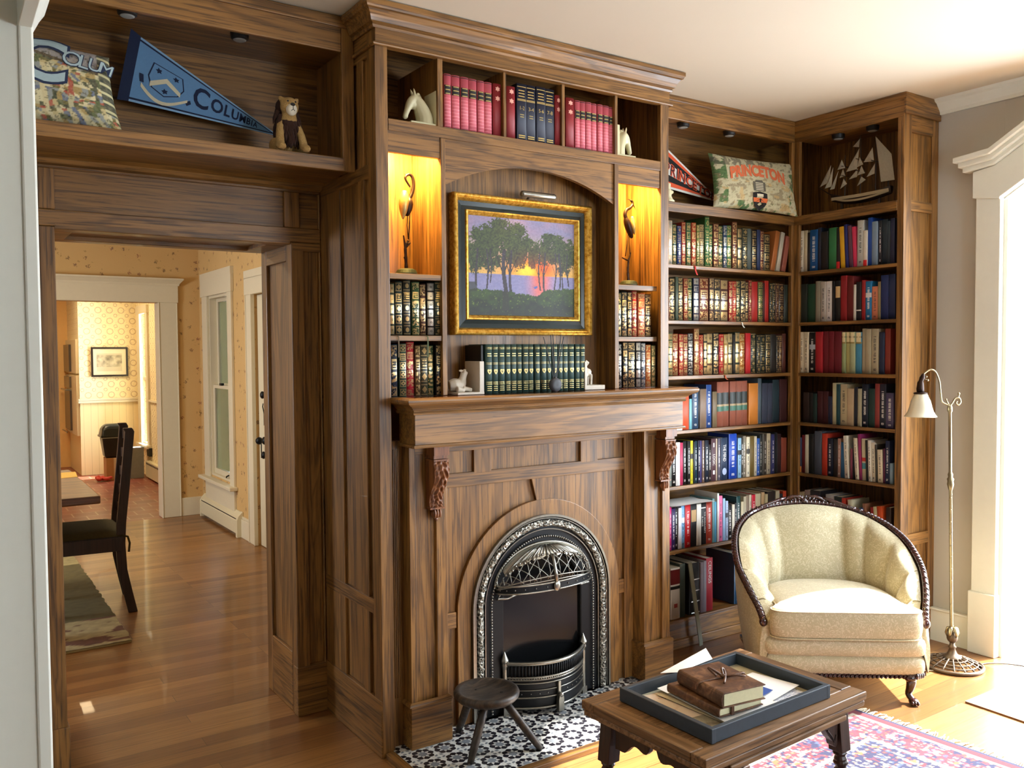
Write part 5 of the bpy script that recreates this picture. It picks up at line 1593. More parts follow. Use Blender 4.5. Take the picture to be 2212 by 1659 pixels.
painted('printed_front', 110, 90, scenic, lambda u, v: S(u, v), 0.9, 0.3, t)
p = PB(plain('pillow_backing', '8c7c54', 0.9)); p.grid(lambda u, v: S(u, v, 1), 30, 24); p.done('backing', t, smooth=True)
lb_, nv_ = flat_col('a4b8bc', 0.9), flat_col('26304c', 0.9)
for off, m, lf in ((0.004, nv_, 0.0025), (0.0, lb_, 0.0035)):
    p = PB(m); vs, fs = fine_text('C', 0.21, off * 2 + .004); p.add(on_pillow(S, PW, PH, vs, -0.035, 0.195, lift=lf, rot=-0.05), fs)
    for i, ch in enumerate('OLUM'):
        vs, fs = fine_text(ch, 0.075 - 0.006 * i, off * .6); p.add(on_pillow(S, PW, PH, vs, 0.050 + 0.033 * i, 0.218 - 0.004 * i, lift=lf, rot=-0.12 - .04 * i), fs)
    p.done('lettering', t)
iv_n = vnoise(31)
def prince(u, v):
    c = lerp3(C('b8b08c'), C('ccc4a0'), iv_n(u * 30, v * 20, 2))
    e = min(u, 1 - u, v, 1 - v)
    if iv_n(u * 17 + 4, v * 11, 3) > .56 and (u < .13 or u > .88 or v < .12): c = lerp3(C('3c5c34'), C('64804c'), iv_n(u * 70, v * 60, 1))
    if v > .78 and iv_n(u * 26, v * 9 + 7, 3) > .55: c = lerp3(c, C('544c40'), .7)
    if v < .62 and iv_n(u * 22 + 40, v * 18, 3) > .62: c = lerp3(c, C('806c50'), .6)
    if v < .5 and iv_n(u * 14 + 70, v * 12, 2) > .68: c = lerp3(c, C('c8a870'), .7)
    if iv_n(u * 90, v * 60, 1) > .82: c = lerp3(c, C('5c5848'), .5)
    return c
PW, PH, PD = 0.54, 0.30, 0.09
t = thing('throw_pillow', 'cream pillow printed with orange PRINCETON letters and a shield, in the corner', 'pillow', (2.288, 0.015, 2.194))
t.rotation_euler = (math.radians(-12), math.radians(2), math.radians(-12))
S = pillow_surf(PW, PH, PD, 0.06)
painted('printed_front', 120, 80, prince, lambda u, v: S(u, v), 0.9, 0.3, t)
p = PB(bpy.data.materials['pillow_backing']); p.grid(lambda u, v: S(u, v, 1), 30, 24); p.done('backing', t, smooth=True)
p = PB(flat_col('c8643c', 0.9)); vs, fs = fine_text('PRINCETON', 0.084, 0.0042); sx = 0.345 / (max(v.x for v in vs) - min(v.x for v in vs)); vs = [Vector((v.x * sx, v.y, 0)) for v in vs]
p.add(on_pillow(S, PW, PH, vs, 0.0, 0.178, 0.03, 0.18, 0.002), fs); p.done('lettering', t)
p = PB(flat_col('161210', 0.9), flat_col('c86434', 0.9), flat_col('d8d0b4', 0.9), flat_col('5c584c', 0.9))
def patch(poly, m, lf): p.add(on_pillow(S, PW, PH, [Vector((a, b, 0)) for a, b in poly], 0, 0, 0, 1, lf), [tuple(range(len(poly)))], m)
patch([(-.045, .088), (0, .097), (.045, .088), (.046, .05), (.03, .02), (0, .0), (-.03, .02), (-.046, .05)], 0, .002)
patch([(-.045, .062), (.045, .062), (.042, .04), (-.042, .04)], 1, .0028); patch([(-.04, .034), (0, .06), (.04, .034), (.03, .02), (0, .042), (-.03, .02)], 0, .0034); patch([(-.02, .07), (.02, .07), (.02, .084), (-.02, .084)], 2, .0028)
patch([(-.038, .10), (.038, .10), (.038, .15), (.026, .15), (.02, .16), (-.02, .16), (-.026, .15), (-.038, .15)], 3, .002)
for k in range(5): patch([(-.024, .105 + .009 * k), (.024, .105 + .009 * k), (.024, .109 + .009 * k), (-.024, .109 + .009 * k)], 2, .0028)
p.done('printed_shield', t)

# ---- felt pennants
t = thing('pennant', 'light blue felt COLUMBIA pennant with a crest, over the doorway', 'pennant', (-0.5, 0.15, 2.19), world=True)
A, B, T_ = (-0.705, 2.578), (-0.752, 2.345), (-0.205, 2.292); y = 0.175
felt = flat_col('5c84ac', 0.95); navy = flat_col('14203c', 0.95); cream = flat_col('c4bca0', 0.95); palb = flat_col('7ca0c0', 0.95)
def PT(s, r):
    """s along hoist->tip, r -1 (bottom edge) .. 1 (top edge)"""
    mx_, mz = (A[0] + B[0]) / 2, (A[1] + B[1]) / 2
    cx, cz = mx_ + (T_[0] - mx_) * s, mz + (T_[1] - mz) * s
    return (cx + (A[0] - mx_) * r * (1 - s), cz + (A[1] - mz) * r * (1 - s))
def strip(m, pts, k, nm):
    q = PB(m); q.prism([PT(*a) for a in pts], 'y', y - 0.0007 * k, y + 0.001); q.done(nm, t)
strip(palb, [(0, -1), (1, 0), (0, 1)], 1, 'border'); strip(navy, [(0, -.93), (.965, 0), (0, .93)], 2, 'border_line'); strip(felt, [(0, -.87), (.935, 0), (0, .87)], 3, 'felt'); strip(navy, [(-.035, -1.03), (.03, -1.0), (.03, 1.0), (-.035, 1.03)], 4, 'hoist_band')
def pen_text(txt, s0, s1, fill, m, k, nm, big=1.25):
    vs, fs = text_mesh(txt[0], big, 0, 0.02); x0 = max(v.x for v in vs) - min(v.x for v in vs)
    allv = []; allf = []; cur = 0
    for i, ch in enumerate(txt):
        vs, fs = text_mesh(ch, big if i == 0 else 1.0, 0, 0.025, 'LEFT')
        b = len(allv); mn_ = min(v.x for v in vs); wd = max(v.x for v in vs) - mn_
        allv += [(v.x - mn_ + cur, v.y) for v in vs]; allf += [tuple(q + b for q in f) for f in fs]; cur += wd + 0.12
    out = []
    # letters shrink towards the tip: s spaced geometrically
    for x, yy in allv:
        f = x / cur; s = 1 - (1 - s0) * ((1 - s1) / (1 - s0)) ** f
        a = PT(s, yy * fill * 2); out.append((a[0], y - 0.0007 * k, a[1]))
    q = PB(m); q.add(out, allf); q.done(nm, t)
pen_text('COLUMBIA', 0.40, 0.84, 0.62, navy, 5, 'lettering')
q = PB(felt, navy, cream)
def crest(poly, m, k): q.add([(PT(a, b)[0], y - 0.0007 * k, PT(a, b)[1]) for a, b in poly], [tuple(range(len(poly)))], m)
crest([(.13, .50), (.32, .50), (.34, .0), (.31, -.35), (.225, -.55), (.14, -.35), (.11, .0)], 1, 5); crest([(.137, .47), (.313, .47), (.332, .0), (.303, -.33), (.225, -.51), (.147, -.33), (.118, .0)], 0, 5.6)
crest([(.13, -.16), (.225, .17), (.32, -.16), (.32, -.34), (.225, -.02), (.13, -.34)], 2, 6.2)
for cx, cz in ((.17, .30), (.28, .30), (.225, -.34)):
    crest([(cx + (.022 if i % 2 else .012) * math.cos(PI * i / 5), cz + (.11 if i % 2 else .06) * math.sin(PI * i / 5)) for i in range(10)], 1, 6.4)
rb = [(.08 + .29 * i / 12, -.32 - .42 * math.sin(PI * i / 12)) for i in range(13)]
crest(rb + [(a, b - .13) for a, b in rb[::-1]], 2, 5.4)
crest([(.06, -.05), (.085, -.05), (.095, -.3), (.07, -.3)], 1, 5.2); crest([(.355, -.45), (.385, -.30), (.395, -.45), (.37, -.6)], 1, 5.2)
q.done('crest', t)
t = thing('pennant', 'orange, black and white PRINCETON pennant leaning behind the cream pillow', 'pennant', (1.9, 0.15, 2.19), world=True)
A, B, T_ = (1.70, 2.575), (1.70, 2.315), (2.225, 2.262); y = 0.195
org, blk, wht = flat_col('c8502c', 0.95), flat_col('141312', 0.95), flat_col('c4c4bc', 0.95)
strip(wht, [(0, -1), (1, 0), (0, 1)], 1, 'border'); strip(org, [(.02, -.90), (.93, 0), (.02, .90)], 2, 'orange_stripe'); strip(blk, [(.02, -.66), (.93, -.0), (.02, .66)], 3, 'black_stripe'); strip(wht, [(.02, -.30), (.93, -.10), (1, 0), (.93, .10), (.02, .30)], 4, 'white_stripe')
strip(org, [(.02, -.90), (.55, -.60), (.02, -.66)], 2.5, 'orange_stripe')
def pen_text2(txt, s0, s1, m, k, nm, off):
    cur = 0; allv = []; allf = []
    for ch in txt:
        vs, fs = text_mesh(ch, 1.0, 0, off, 'LEFT'); b = len(allv); mn_ = min(v.x for v in vs); wd = max(v.x for v in vs) - mn_
        allv += [(v.x - mn_ + cur, v.y) for v in vs]; allf += [tuple(q_ + b for q_ in f) for f in fs]; cur += wd + 0.10
    out = []
    for x, yy in allv:
        f = x / cur; s = s0 + (s1 - s0) * f; hgt = 0.062 - 0.020 * f
        a = PT(s, 0); out.append((a[0] + 0.1 * yy * hgt, y - 0.0007 * k, a[1] + yy * hgt * 1.25))
    q = PB(m); q.add(out, allf); q.done(nm, t)
pen_text2('PRINCETON', 0.20, 0.93, org, 5, 'letter_outline', 0.06); pen_text2('PRINCETON', 0.20, 0.93, flat_col('3c1418', 0.95), 6, 'lettering', 0.0)

# ---- plush lion
fur = MT('tan_plush'); n_ = fur.noise(fur.co(), 240, 3); fur.bump(n_, 0.8, 0.004); fur = fur.set(fur.mix(n_, '8c6c3c', 'bc9a60'), 0.95)
mane = MT('dark_brown_mane'); n_ = mane.noise(mane.co(scale=(1, 1, .25)), 260, 3); mane.bump(n_, 1.0, 0.006); mane = mane.set(mane.mix(n_, '140a06', '42200e'), 0.95)
t = thing('plush_lion', 'small sitting plush lion with dark mane beside the blue pennant', 'soft toy', (-0.232, 0.0, 2.191))
p = PB(fur); p.ball((0, 0.02, 0.065), (0.040, 0.036, 0.062)); p.ball((0, -0.01, 0.165), (0.034, 0.032, 0.034)); p.ball((0, -0.002, 0.12), (0.03, 0.028, 0.035))
for s_ in (-1, 1):
    p.tube([(s_ * 0.030, 0.0, 0.105), (s_ * 0.040, -0.02, 0.06), (s_ * 0.043, -0.035, 0.02), (s_ * 0.045, -0.045, 0.012)], [0.014, 0.015, 0.016, 0.017], 10); p.ball((s_ * 0.045, -0.048, 0.014), (0.018, 0.022, 0.014))
    p.ball((s_ * 0.030, -0.004, 0.192), (0.010, 0.006, 0.011)); p.ball((s_ * 0.045, 0.02, 0.03), (0.02, 0.035, 0.026))
p.tube([(0.03, 0.05, 0.03), (0.06, 0.03, 0.02), (0.075, 0.0, 0.015)], 0.007, 8)
p.done('body', t, remesh=0.005)
p = PB(mane)
for k in range(90):
    a = k * 2.4; r = 0.030 + 0.010 * ((k * 37) % 10) / 10; z = 0.155 - 0.0010 * k
    c = Vector((r * math.cos(a), 0.012 + 0.7 * r * math.sin(a), z + 0.02 * math.sin(a)))
    if c.y < -0.012 and c.z > 0.13: continue
    d = Vector((math.cos(a) * .45, math.sin(a) * .3 - .1, -1)).normalized()
    p.tube([c, c + d * 0.02, c + d * 0.036 + Vector((0, 0, -.004))], [0.009, 0.008, 0.001], 6)
p.ball((0, 0.02, 0.165), (0.042, 0.026, 0.040)); p.ball((0, 0.0, 0.10), (0.034, 0.03, 0.036)); p.ball((0, -0.02, 0.055), (0.013, 0.012, 0.04))
p.done('mane', t, smooth=True)
p = PB(flat_col('d8d0bc', 0.95)); p.ball((0, -0.032, 0.150), (0.020, 0.018, 0.022)); p.done('muzzle', t, smooth=True)
p = PB(flat_col('0c0808', 0.3)); p.ball((0, -0.047, 0.165), (0.009, 0.006, 0.006)); p.tube([(0, -0.050, 0.16), (0, -0.0505, 0.148), (-0.006, -0.048, 0.142)], 0.0012, 5); p.tube([(0, -0.0505, 0.148), (0.006, -0.048, 0.142)], 0.0012, 5)
for s_ in (-1, 1): p.ball((s_ * 0.014, -0.036, 0.178), 0.0035, 8, 6)
p.done('nose_and_eyes', t, smooth=True)

# ---- horse-head bookends
def horse(t, fx, facing=True):
    """fx maps local x; slab at the high-x side"""
    p = PB(ivory); X = fx
    ch = [(.232, 2.318, .040), (.230, 2.345, .038), (.220, 2.370, .034), (.207, 2.394, .028), (.192, 2.408, .022), (.181, 2.402, .021), (.171, 2.388, .0185), (.161, 2.366, .0140), (.154, 2.348, .0118), (.151, 2.336, .0120)]
    pts = spline([(X(a), -0.17, b) for a, b, r in ch], 4); rr = []
    for i in range(len(pts)): f = i / 4; k = min(len(ch) - 2, int(f)); q = f - k; rr.append(ch[k][2] * (1 - q) + ch[k + 1][2] * q)
    p.tube(pts, rr, 14, flat=0.8)
    p.ball((X(.184), -0.17, 2.388), (0.019, 0.018, 0.018)); p.ball((X(.151), -0.17, 2.338), (0.009, 0.009, 0.008))
    for s_ in (-1, 1):
        p.tube([(X(.189), -0.17 + s_ * 0.009, 2.420), (X(.184), -0.17 + s_ * 0.011, 2.436), (X(.180), -0.17 + s_ * 0.011, 2.448)], [0.006, 0.005, 0.001], 8)
        p.ball((X(.172), -0.17 + s_ * 0.0145, 2.399), 0.004, 8, 6)
    for k in range(9):
        f = k / 8; p.ball((X(.206 + .045 * f), -0.17, 2.424 - .075 * f), (0.010, 0.006, 0.012))
    p.done('horse_head', t, remesh=0.0028)
    p = PB(ivory); a, b = sorted((X(.255), X(.276))); p.box(a, b, -0.215, -0.125, 2.308, 2.44); a, b = sorted((X(.153), X(.276))); p.box(a, b, -0.215, -0.125, 2.307, 2.318); p.done('slab', t, bevel=0.002)
t = thing('bookend', 'ivory horse-head bookend facing left on the shelf under the crown moulding', 'bookend', (0.21, -0.17, 2.307), group=None, world=True); horse(t, lambda x: x - 0.003)
t = thing('bookend', 'ivory horse-head bookend facing right, at the right end of the rose volumes', 'bookend', (1.2, -0.17, 2.307), world=True); horse(t, lambda x: 1.130 + (.276 - x) * 0.9)

# ---- bronze cranes in the lit niches
patina = plain('pale_gold_patina', 'b09c60', 0.42, 0.6, 0.3, 60); green_b = plain('verdigris_base', '2c3424', 0.5, 0.4, 0.3, 60)
def crane(t, neck, nr, body, tail, legs, trunk, tr, stubs, base, wing, bills):
    y = -0.12
    p = PB(bronze); P3 = lambda q: (q[0], q[2] if len(q) > 2 else y, q[1])
    pts = spline([P3(q) for q in neck], 5); n = len(pts); p.tube(pts, [nr[0] + (nr[1] - nr[0]) * i / (n - 1) for i in range(n)], 10)
    b0, b1 = Vector(P3(body)), Vector(P3(tail)); bt = spline([b0 + (b0 - b1) * 0.35, b0, b0.lerp(b1, .5), b1], 5)
    m = len(bt); p.tube(bt, [0.004 + 0.0135 * math.sin(PI * min(1, (i + 1) / m * .97)) ** .8 for i in range(m)], 12)
    for a in bills: p.tube([P3(a[0]), P3(a[1])], [0.0032, 0.0005], 6)
    bo = p.done('body', t, remesh=0.0016)
    p = PB(patina); w0, w1 = Vector(P3(wing[0])), Vector(P3(wing[1])); wt = spline([w0, w0.lerp(w1, .3), w0.lerp(w1, .65), w1], 5); m = len(wt)
    p.tube([q + Vector((0, -0.004, 0)) for q in wt], [0.002 + wing[2] * math.sin(PI * (0.12 + .86 * i / (m - 1))) for i in range(m)], 12); p.done('wing', t, smooth=True)
    for L in legs:
        p = PB(bronze); p.tube([P3(q) for q in L], 0.0020, 6); p.done('leg', t, smooth=True)
    p = PB(bronze); tp = spline([P3(q) for q in trunk], 4); p.tube(tp, [tr * (1.1 - .35 * i / (len(tp) - 1) + .12 * math.sin(i * 2.1)) for i in range(len(tp))], 8)
    for s_ in stubs: p.tube([P3(q) for q in s_], [tr * .8, tr * .45], 7)
    p.done('branch', t)
    p = PB(green_b); p.lathe([(0, 0), (0.043, 0), (0.042, 0.010), (0.036, 0.022), (0.026, 0.027), (0, 0.028)], 24, base, y, z0=1.7603); p.done('base', t)
t = thing('crane_figurine', 'bronze crane with head tucked down, in the lit left niche', 'figurine', (0.172, -0.12, 1.7603), world=True)
crane(t, [(.185, 2.045), (.200, 2.075), (.206, 2.105), (.202, 2.132), (.189, 2.142), (.175, 2.134), (.172, 2.124), (.182, 2.108), (.192, 2.094)], (.008, .0035), (.186, 2.035), (.176, 1.985), [[(.180, 2.0), (.177, 1.95), (.181, 1.898)], [(.190, 2.01), (.186, 1.95), (.182, 1.898)]],
      [(.172, 1.785), (.170, 1.83), (.169, 1.87), (.181, 1.893)], .0062, [[(.169, 1.86), (.162, 1.912)], [(.172, 1.87), (.190, 1.886)], [(.170, 1.82), (.163, 1.832)]], .172, ((.166, 2.078), (.158, 1.972), .0175), [((.176, 2.138), (.165, 2.146))])
t = thing('crane_figurine', 'bronze crane with raised curved neck, in the lit right niche', 'figurine', (1.28, -0.12, 1.7603), world=True)
crane(t, [(1.268, 2.055), (1.260, 2.080), (1.268, 2.101), (1.288, 2.112), (1.303, 2.126), (1.303, 2.140), (1.292, 2.146)], (.0095, .005), (1.272, 2.045), (1.300, 1.978), [[(1.278, 1.995), (1.270, 1.94), (1.261, 1.895)], [(1.283, 1.995), (1.284, 1.95), (1.288, 1.905)]],
      [(1.280, 1.785), (1.276, 1.82), (1.277, 1.855), (1.281, 1.886)], .0058, [[(1.281, 1.875), (1.243, 1.888)], [(1.281, 1.88), (1.293, 1.913)]], 1.280, ((1.298, 2.074), (1.312, 1.995), .0095), [((1.296, 2.146), (1.262, 2.152)), ((1.305, 2.132), (1.328, 2.100))])

# ---- marble lamb bookends, black case, reed diffuser on the mantel
def blobmesh(t, name, mat, chains, balls, vox):
    p = PB(mat)
    for ch in chains:
        pts = spline([q[:3] for q in ch], 4); rr = []
        for i in range(len(pts)): f = i / 4; k = min(len(ch) - 2, int(f)); q = f - k; rr.append(ch[k][3] * (1 - q) + ch[k + 1][3] * q)
        p.tube(pts, rr, 10)
    for c, r in balls: p.ball(c, r)
    return p.done(name, t, remesh=vox)
t = thing('bookend', 'pale stone bookend with a lamb lying down, left of the green volumes', 'bookend', (0.37, -0.2, 1.311), world=True)
p = PB(marble); p.box(.404, .426, -.262, -.15, 1.3115, 1.438); p.box(.308, .426, -.262, -.15, 1.3115, 1.321); p.done('slab', t, bevel=0.002)
blobmesh(t, 'lamb', marble, [[(.306, -.2, 1.345, .020), (.325, -.205, 1.348, .026), (.350, -.208, 1.350, .024), (.360, -.21, 1.372, .014), (.364, -.212, 1.392, .013)], [(.362, -.212, 1.394, .013), (.376, -.218, 1.388, .008)], [(.35, -.23, 1.335, .010), (.385, -.235, 1.328, .008)], [(.32, -.235, 1.332, .012), (.35, -.24, 1.327, .008)]],
         [((.352, -.212, 1.402), (.012, .005, .005)), ((.372, -.205, 1.404), (.008, .005, .005))], 0.0026)
t = thing('bookend', 'pale stone bookend with a standing lamb, right of the green volumes', 'bookend', (0.99, -0.2, 1.311), world=True)
p = PB(marble); p.box(.928, .940, -.245, -.15, 1.3115, 1.43); p.box(.928, 1.037, -.245, -.15, 1.3115, 1.331); p.done('slab', t, bevel=0.002)
blobmesh(t, 'lamb', marble, [[(.955, -.2, 1.385, .017), (.972, -.2, 1.384, .019), (.988, -.2, 1.382, .016)], [(.962, -.2, 1.395, .012), (.958, -.205, 1.418, .011), (.958, -.207, 1.428, .012)], [(.958, -.207, 1.428, .011), (.973, -.214, 1.420, .007)]] +
         [[(x, y, 1.375, .008), (x + .002, y, 1.35, .005), (x + .001, y, 1.331, .005)] for x in (.960, .986) for y in (-.212, -.19)], [((.95, -.2, 1.434), (.006, .004, .008))], 0.0026)
t = tag(PB(flat_col('0a0a0a', 0.5)).box(.4275, .4385, -.235, -.115, 1.3115, 1.500).done('book', bevel=0.002), 'tall black book standing between the lamb bookend and the green volumes', 'book', 'books: mantel')
t = thing('reed_diffuser', 'round grey reed diffuser with black reeds, in front of the green volumes', 'diffuser', (0.733, -0.30, 1.311), world=True)
p = PB(plain('grey_stoneware', '3c3c40', 0.6)); vs0 = [(0, -.012), (.014, -.013), (.025, -.010), (.0285, -.004), (.0285, .004), (.025, .010), (.014, .013), (0, .012)]
b0 = len(p.v); p.lathe(vs0, 28); p.v = [(.733 + q[0], -.30 + q[2], 1.3405 + q[1]) for q in p.v]; p.lathe([(0, 0), (.006, 0), (.006, .008), (0, .008)], 12, .733, -.30, z0=1.364); p.done('bottle', t, smooth=True)
for i, (x, z, y) in enumerate([(.677, 1.53, -.30), (.703, 1.538, -.312), (.731, 1.540, -.29), (.756, 1.540, -.31), (.778, 1.531, -.298)]):
    p = PB(black); p.tube([(.733 + (x - .733) * .02, -.30, 1.345), (x, y, z)], 0.0019, 6); p.done('reed', t)

# ---- model ship
t = thing('model_ship', 'three-masted wooden model sailing ship on the top shelf of the side bookcase', 'model ship', (2.72, -0.29, 2.193), world=True)
hullm = wood('ship_hull_wood', 'y', '140c08', '241610', '3a2418', 0.5, 2.0); sail = plain('sail_cloth', 'b4ae9c', 0.9, var=0.12, scale=90)
sx = 2.72
def hf(u, v):
    yy = -0.135 - 0.345 * u; wd = 0.032 * math.sin(PI * min(1, 0.12 + u * 0.80)) ** .6
    a = -PI * v; zt = 2.296 - 0.022 * math.sin(PI * u) + (0.02 * max(0, .25 - u) * 4 * .5) + .0
    return (sx + wd * math.cos(a), yy, zt + 0.040 * math.sin(a))
p = PB(hullm); p.grid(hf, 24, 11); p.grid(lambda u, v: tuple(Vector(hf(u, 0)).lerp(Vector(hf(u, 1)), v)), 24, 2); p.tube([(sx, -.14, 2.293), (sx, -.05, 2.354)], [.004, .0015], 6); p.box(sx - .004, sx + .004, -.20, -.185, 2.193, 2.262); p.box(sx - .004, sx + .004, -.42, -.405, 2.193, 2.262); p.box(sx - .035, sx + .035, -.44, -.17, 2.1935, 2.205); p.done('hull', t, smooth=False)
p = PB(flat_col('b4a484', 0.6)); p.grid(lambda u, v: (hf(.02 + .96 * u, .80)[0] - .0012 - .001, hf(.02 + .96 * u, 0)[1], hf(.02 + .96 * u, .80)[2] + .0 + .010 * (v - .5)), 24, 2)
p.grid(lambda u, v: (hf(.02 + .96 * u, .9)[0] - .003, hf(.02 + .96 * u, 0)[1], 2.268 + .016 * v - .006 * math.sin(PI * u)), 24, 2); p.done('waterline_stripe', t)
p = PB(hullm)
for yy, zt in ((-.21, 2.50), (-.302, 2.585), (-.39, 2.57), (-.46, 2.44)): p.tube([(sx, yy, 2.27), (sx, yy, zt)], [.0035, .0015], 6)
for yy, zz, L in ((-.21, 2.44, .03), (-.21, 2.39, .035), (-.302, 2.46, .04), (-.302, 2.40, .045), (-.39, 2.435, .04)): p.tube([(sx - L, yy, zz), (sx + L, yy, zz)], .002, 5)
p.done('masts', t)
p = PB(plain('rigging', '3c342c', 0.8))
for a, b in (((-.302, 2.575), (-.06, 2.35)), ((-.21, 2.49), (-.08, 2.345)), ((-.39, 2.56), (-.302, 2.33)), ((-.39, 2.56), (-.47, 2.30)), ((-.302, 2.57), (-.21, 2.30)), ((-.302, 2.57), (-.39, 2.30)), ((-.46, 2.43), (-.49, 2.30))): p.tube([(sx, a[0], a[1]), (sx, b[0], b[1])], .0007, 4)
p.done('rigging', t)
SAILS = [[(-0.126, 2.462), (-0.057, 2.356), (-0.118, 2.375)], [(-0.146, 2.445), (-0.094, 2.342), (-0.136, 2.346)], [(-0.172, 2.423), (-0.121, 2.332), (-0.149, 2.333)], [(-0.198, 2.477), (-0.172, 2.428), (-0.219, 2.43)], [(-.20, 2.428), (-.18, 2.385), (-.215, 2.39)],
         [(-0.302, 2.516), (-0.225, 2.408), (-0.289, 2.412)], [(-0.289, 2.417), (-0.237, 2.368), (-0.284, 2.373)], [(-.305, 2.47), (-.285, 2.42), (-.325, 2.43)], [(-.31, 2.425), (-.285, 2.38), (-.33, 2.385)], [(-.21, 2.375), (-.19, 2.325), (-.23, 2.345)], [(-.31, 2.37), (-.285, 2.325), (-.335, 2.35)],
         [(-0.378, 2.506), (-0.328, 2.44), (-0.387, 2.434)], [(-0.387, 2.424), (-0.34, 2.363), (-0.385, 2.373)], [(-0.394, 2.559), (-0.484, 2.453), (-0.502, 2.321), (-0.427, 2.323), (-0.415, 2.414)], [(-0.299, 2.567), (-0.259, 2.534), (-0.294, 2.525)]]
for i, s_ in enumerate(SAILS):
    q = PB(sail); c = (sum(a for a, _ in s_) / len(s_), sum(b for _, b in s_) / len(s_)); off = -.012 if i % 2 else -.004
    q.add([(sx + off, a, b) for a, b in s_] + [(sx + off - .006, c[0], c[1])] + [(sx + off + .001, a, b) for a, b in s_] + [(sx + off - .004, c[0], c[1])],
          [(k, (k + 1) % len(s_), len(s_)) for k in range(len(s_))] + [(len(s_) + 1 + k, 2 * len(s_) + 1, len(s_) + 1 + (k + 1) % len(s_)) for k in range(len(s_))] + [(k, len(s_) + 1 + k, len(s_) + 1 + (k + 1) % len(s_), (k + 1) % len(s_)) for k in range(len(s_))])
    q.done('sail', t)
t = thing('figurine', 'small cream figurine half hidden beside the orange and black pennant', 'figurine', (1.668, 0.03, 2.193))
p = PB(ivory); p.lathe([(0, 0), (.03, 0), (.032, .006), (.022, .016), (.016, .03), (.02, .045), (.015, .06), (.008, .066), (.013, .078), (.012, .09), (0, .096)], 16); p.ball((.018, -.004, .05), (.012, .01, .009)); p.done('body', t, smooth=True)

# ---- loose things among the books
p = PB(white_paper); nz5 = vnoise(77)
p.grid(lambda u, v: (1.665 + .30 * u + .02 * v, -.005 + .17 * v, .7075 + .006 * nz5(u * 4, v * 3, 2) - .014 * max(0, u - .8) * 2), 24, 12); p.grid(lambda u, v: (1.665 + .27 * u + .02 * v, .0 + .16 * v, .7045 + .004 * nz5(u * 4 + 2, v * 3, 2)), 24, 12)
tag(p.done('loose_papers', smooth=True), 'loose white papers lying on top of the books, sixth row of back bookcase', 'papers')
tag(PB(flat_col('ece8e4', 0.6)).box(1.655, 1.735, .0, .14, 1.0805, 1.094).done('book', bevel=.001), 'thin white book lying flat behind the mantel end, back bookcase fourth row', 'book')
p = PB(plain('pale_painted_slat', '9ca494', 0.6)); a, b = Vector((1.757, -.022, .420)), Vector((1.808, -.05, .004)); w_ = Vector((.022, 0, .003)); dn = Vector((0, .006, 0))
p.add([a, a + w_, b + w_, b, a + dn, a + w_ + dn, b + w_ + dn, b + dn], [(0, 1, 2, 3), (7, 6, 5, 4), (0, 4, 5, 1), (1, 5, 6, 2), (2, 6, 7, 3), (3, 7, 4, 0)])
tag(p.done('wooden_slat'), 'long pale narrow slat leaning against the bottom row of the back bookcase', 'slat')
def ribbon(pts, col, lab, w_=.006):
    p = PB(flat_col(col, .8)); P = spline(pts, 4); n = len(P)
    vs = [q + Vector((s_ * w_ / 2, 0, 0)) for q in P for s_ in (-1, 1)]; p.add(vs, [(2*i, 2*i+1, 2*i+3, 2*i+2) for i in range(n - 1)])
    o = p.done('bookmark_ribbon'); m = o.modifiers.new('thick', 'SOLIDIFY'); m.thickness = .0006; return tag(o, lab, 'bookmark')
ribbon([(1.815, .01, 1.893), (1.818, -.004, 1.888), (1.822, -.004, 1.868), (1.832, -.006, 1.845)], 'a8241c', 'red ribbon bookmark hanging over the edge of the top book shelf', .010)
ribbon([(2.155, .01, 1.621), (2.16, -.004, 1.615), (2.164, -.004, 1.602), (2.176, -.006, 1.588)], 'b4b4a8', 'white ribbon bookmark hanging over the second shelf edge', .009)
ribbon([(2.03, .01, 1.350), (2.035, -.004, 1.344), (2.04, -.004, 1.330), (2.052, -.006, 1.322)], '9c441c', 'orange ribbon bookmark hanging over the third shelf edge', .009)
for x, c, l in ((.075, '5c4c34', 'brown ribbon bookmark hanging beside the navy volume in the left niche'), (.194, '4c5434', 'olive ribbon bookmark hanging over the lower shelf of the left niche')):
    ribbon([(x, -.21, 1.538), (x + .003, -.233, 1.532), (x + .006, -.233, 1.515), (x + .008, -.228, 1.455)], c, l, .005)
# ================================================================== armchair
dam = MT('beige_damask')
v_ = dam.co(); n1 = dam.noise(v_, 42, 3, 0.5, 2.2); n2 = dam.noise(v_, 420, 2)
pat = ((n1 * 22.0).sn()).gt(0.35) * 0.55 + n2 * 0.25
dam.bump(pat + n2 * 0.5, 0.35, 0.0015)
dam.b.inputs['Sheen Weight'].default_value = 0.25
dam = dam.set(dam.mix(pat, 'aca07c', 'd0c6a6'), dam.noise(v_, 42, 2) * 0.15 + 0.42)
maho = wood('carved_mahogany', 'z', '0e0506', '2c1210', '4c2420', 0.22, 2.0, 0.6)
chair = thing('armchair', 'beige damask barrel armchair with channelled back and carved dark wood rim', 'armchair', (1.81, -0.868, 0), math.atan2(-0.613, 0.789))
RC = [(0, .66, .718), (.15, .65, .706), (.26, .605, .680), (.345, .50, .638), (.388, .37, .585), (.398, .24, .51), (.375, .13, .44), (.345, .055, .375), (.332, .02, .33)]
BC = [(0, .50, .36), (.13, .49, .36), (.21, .445, .36), (.262, .37, .36), (.285, .28, .36), (.29, .19, .36), (.287, .11, .36), (.284, .05, .35), (.28, .015, .34)]
QC = [(0, .60, .12), (.14, .59, .12), (.25, .54, .12), (.322, .45, .12), (.352, .33, .12), (.358, .22, .12), (.354, .12, .12), (.348, .05, .12), (.342, .012, .12)]
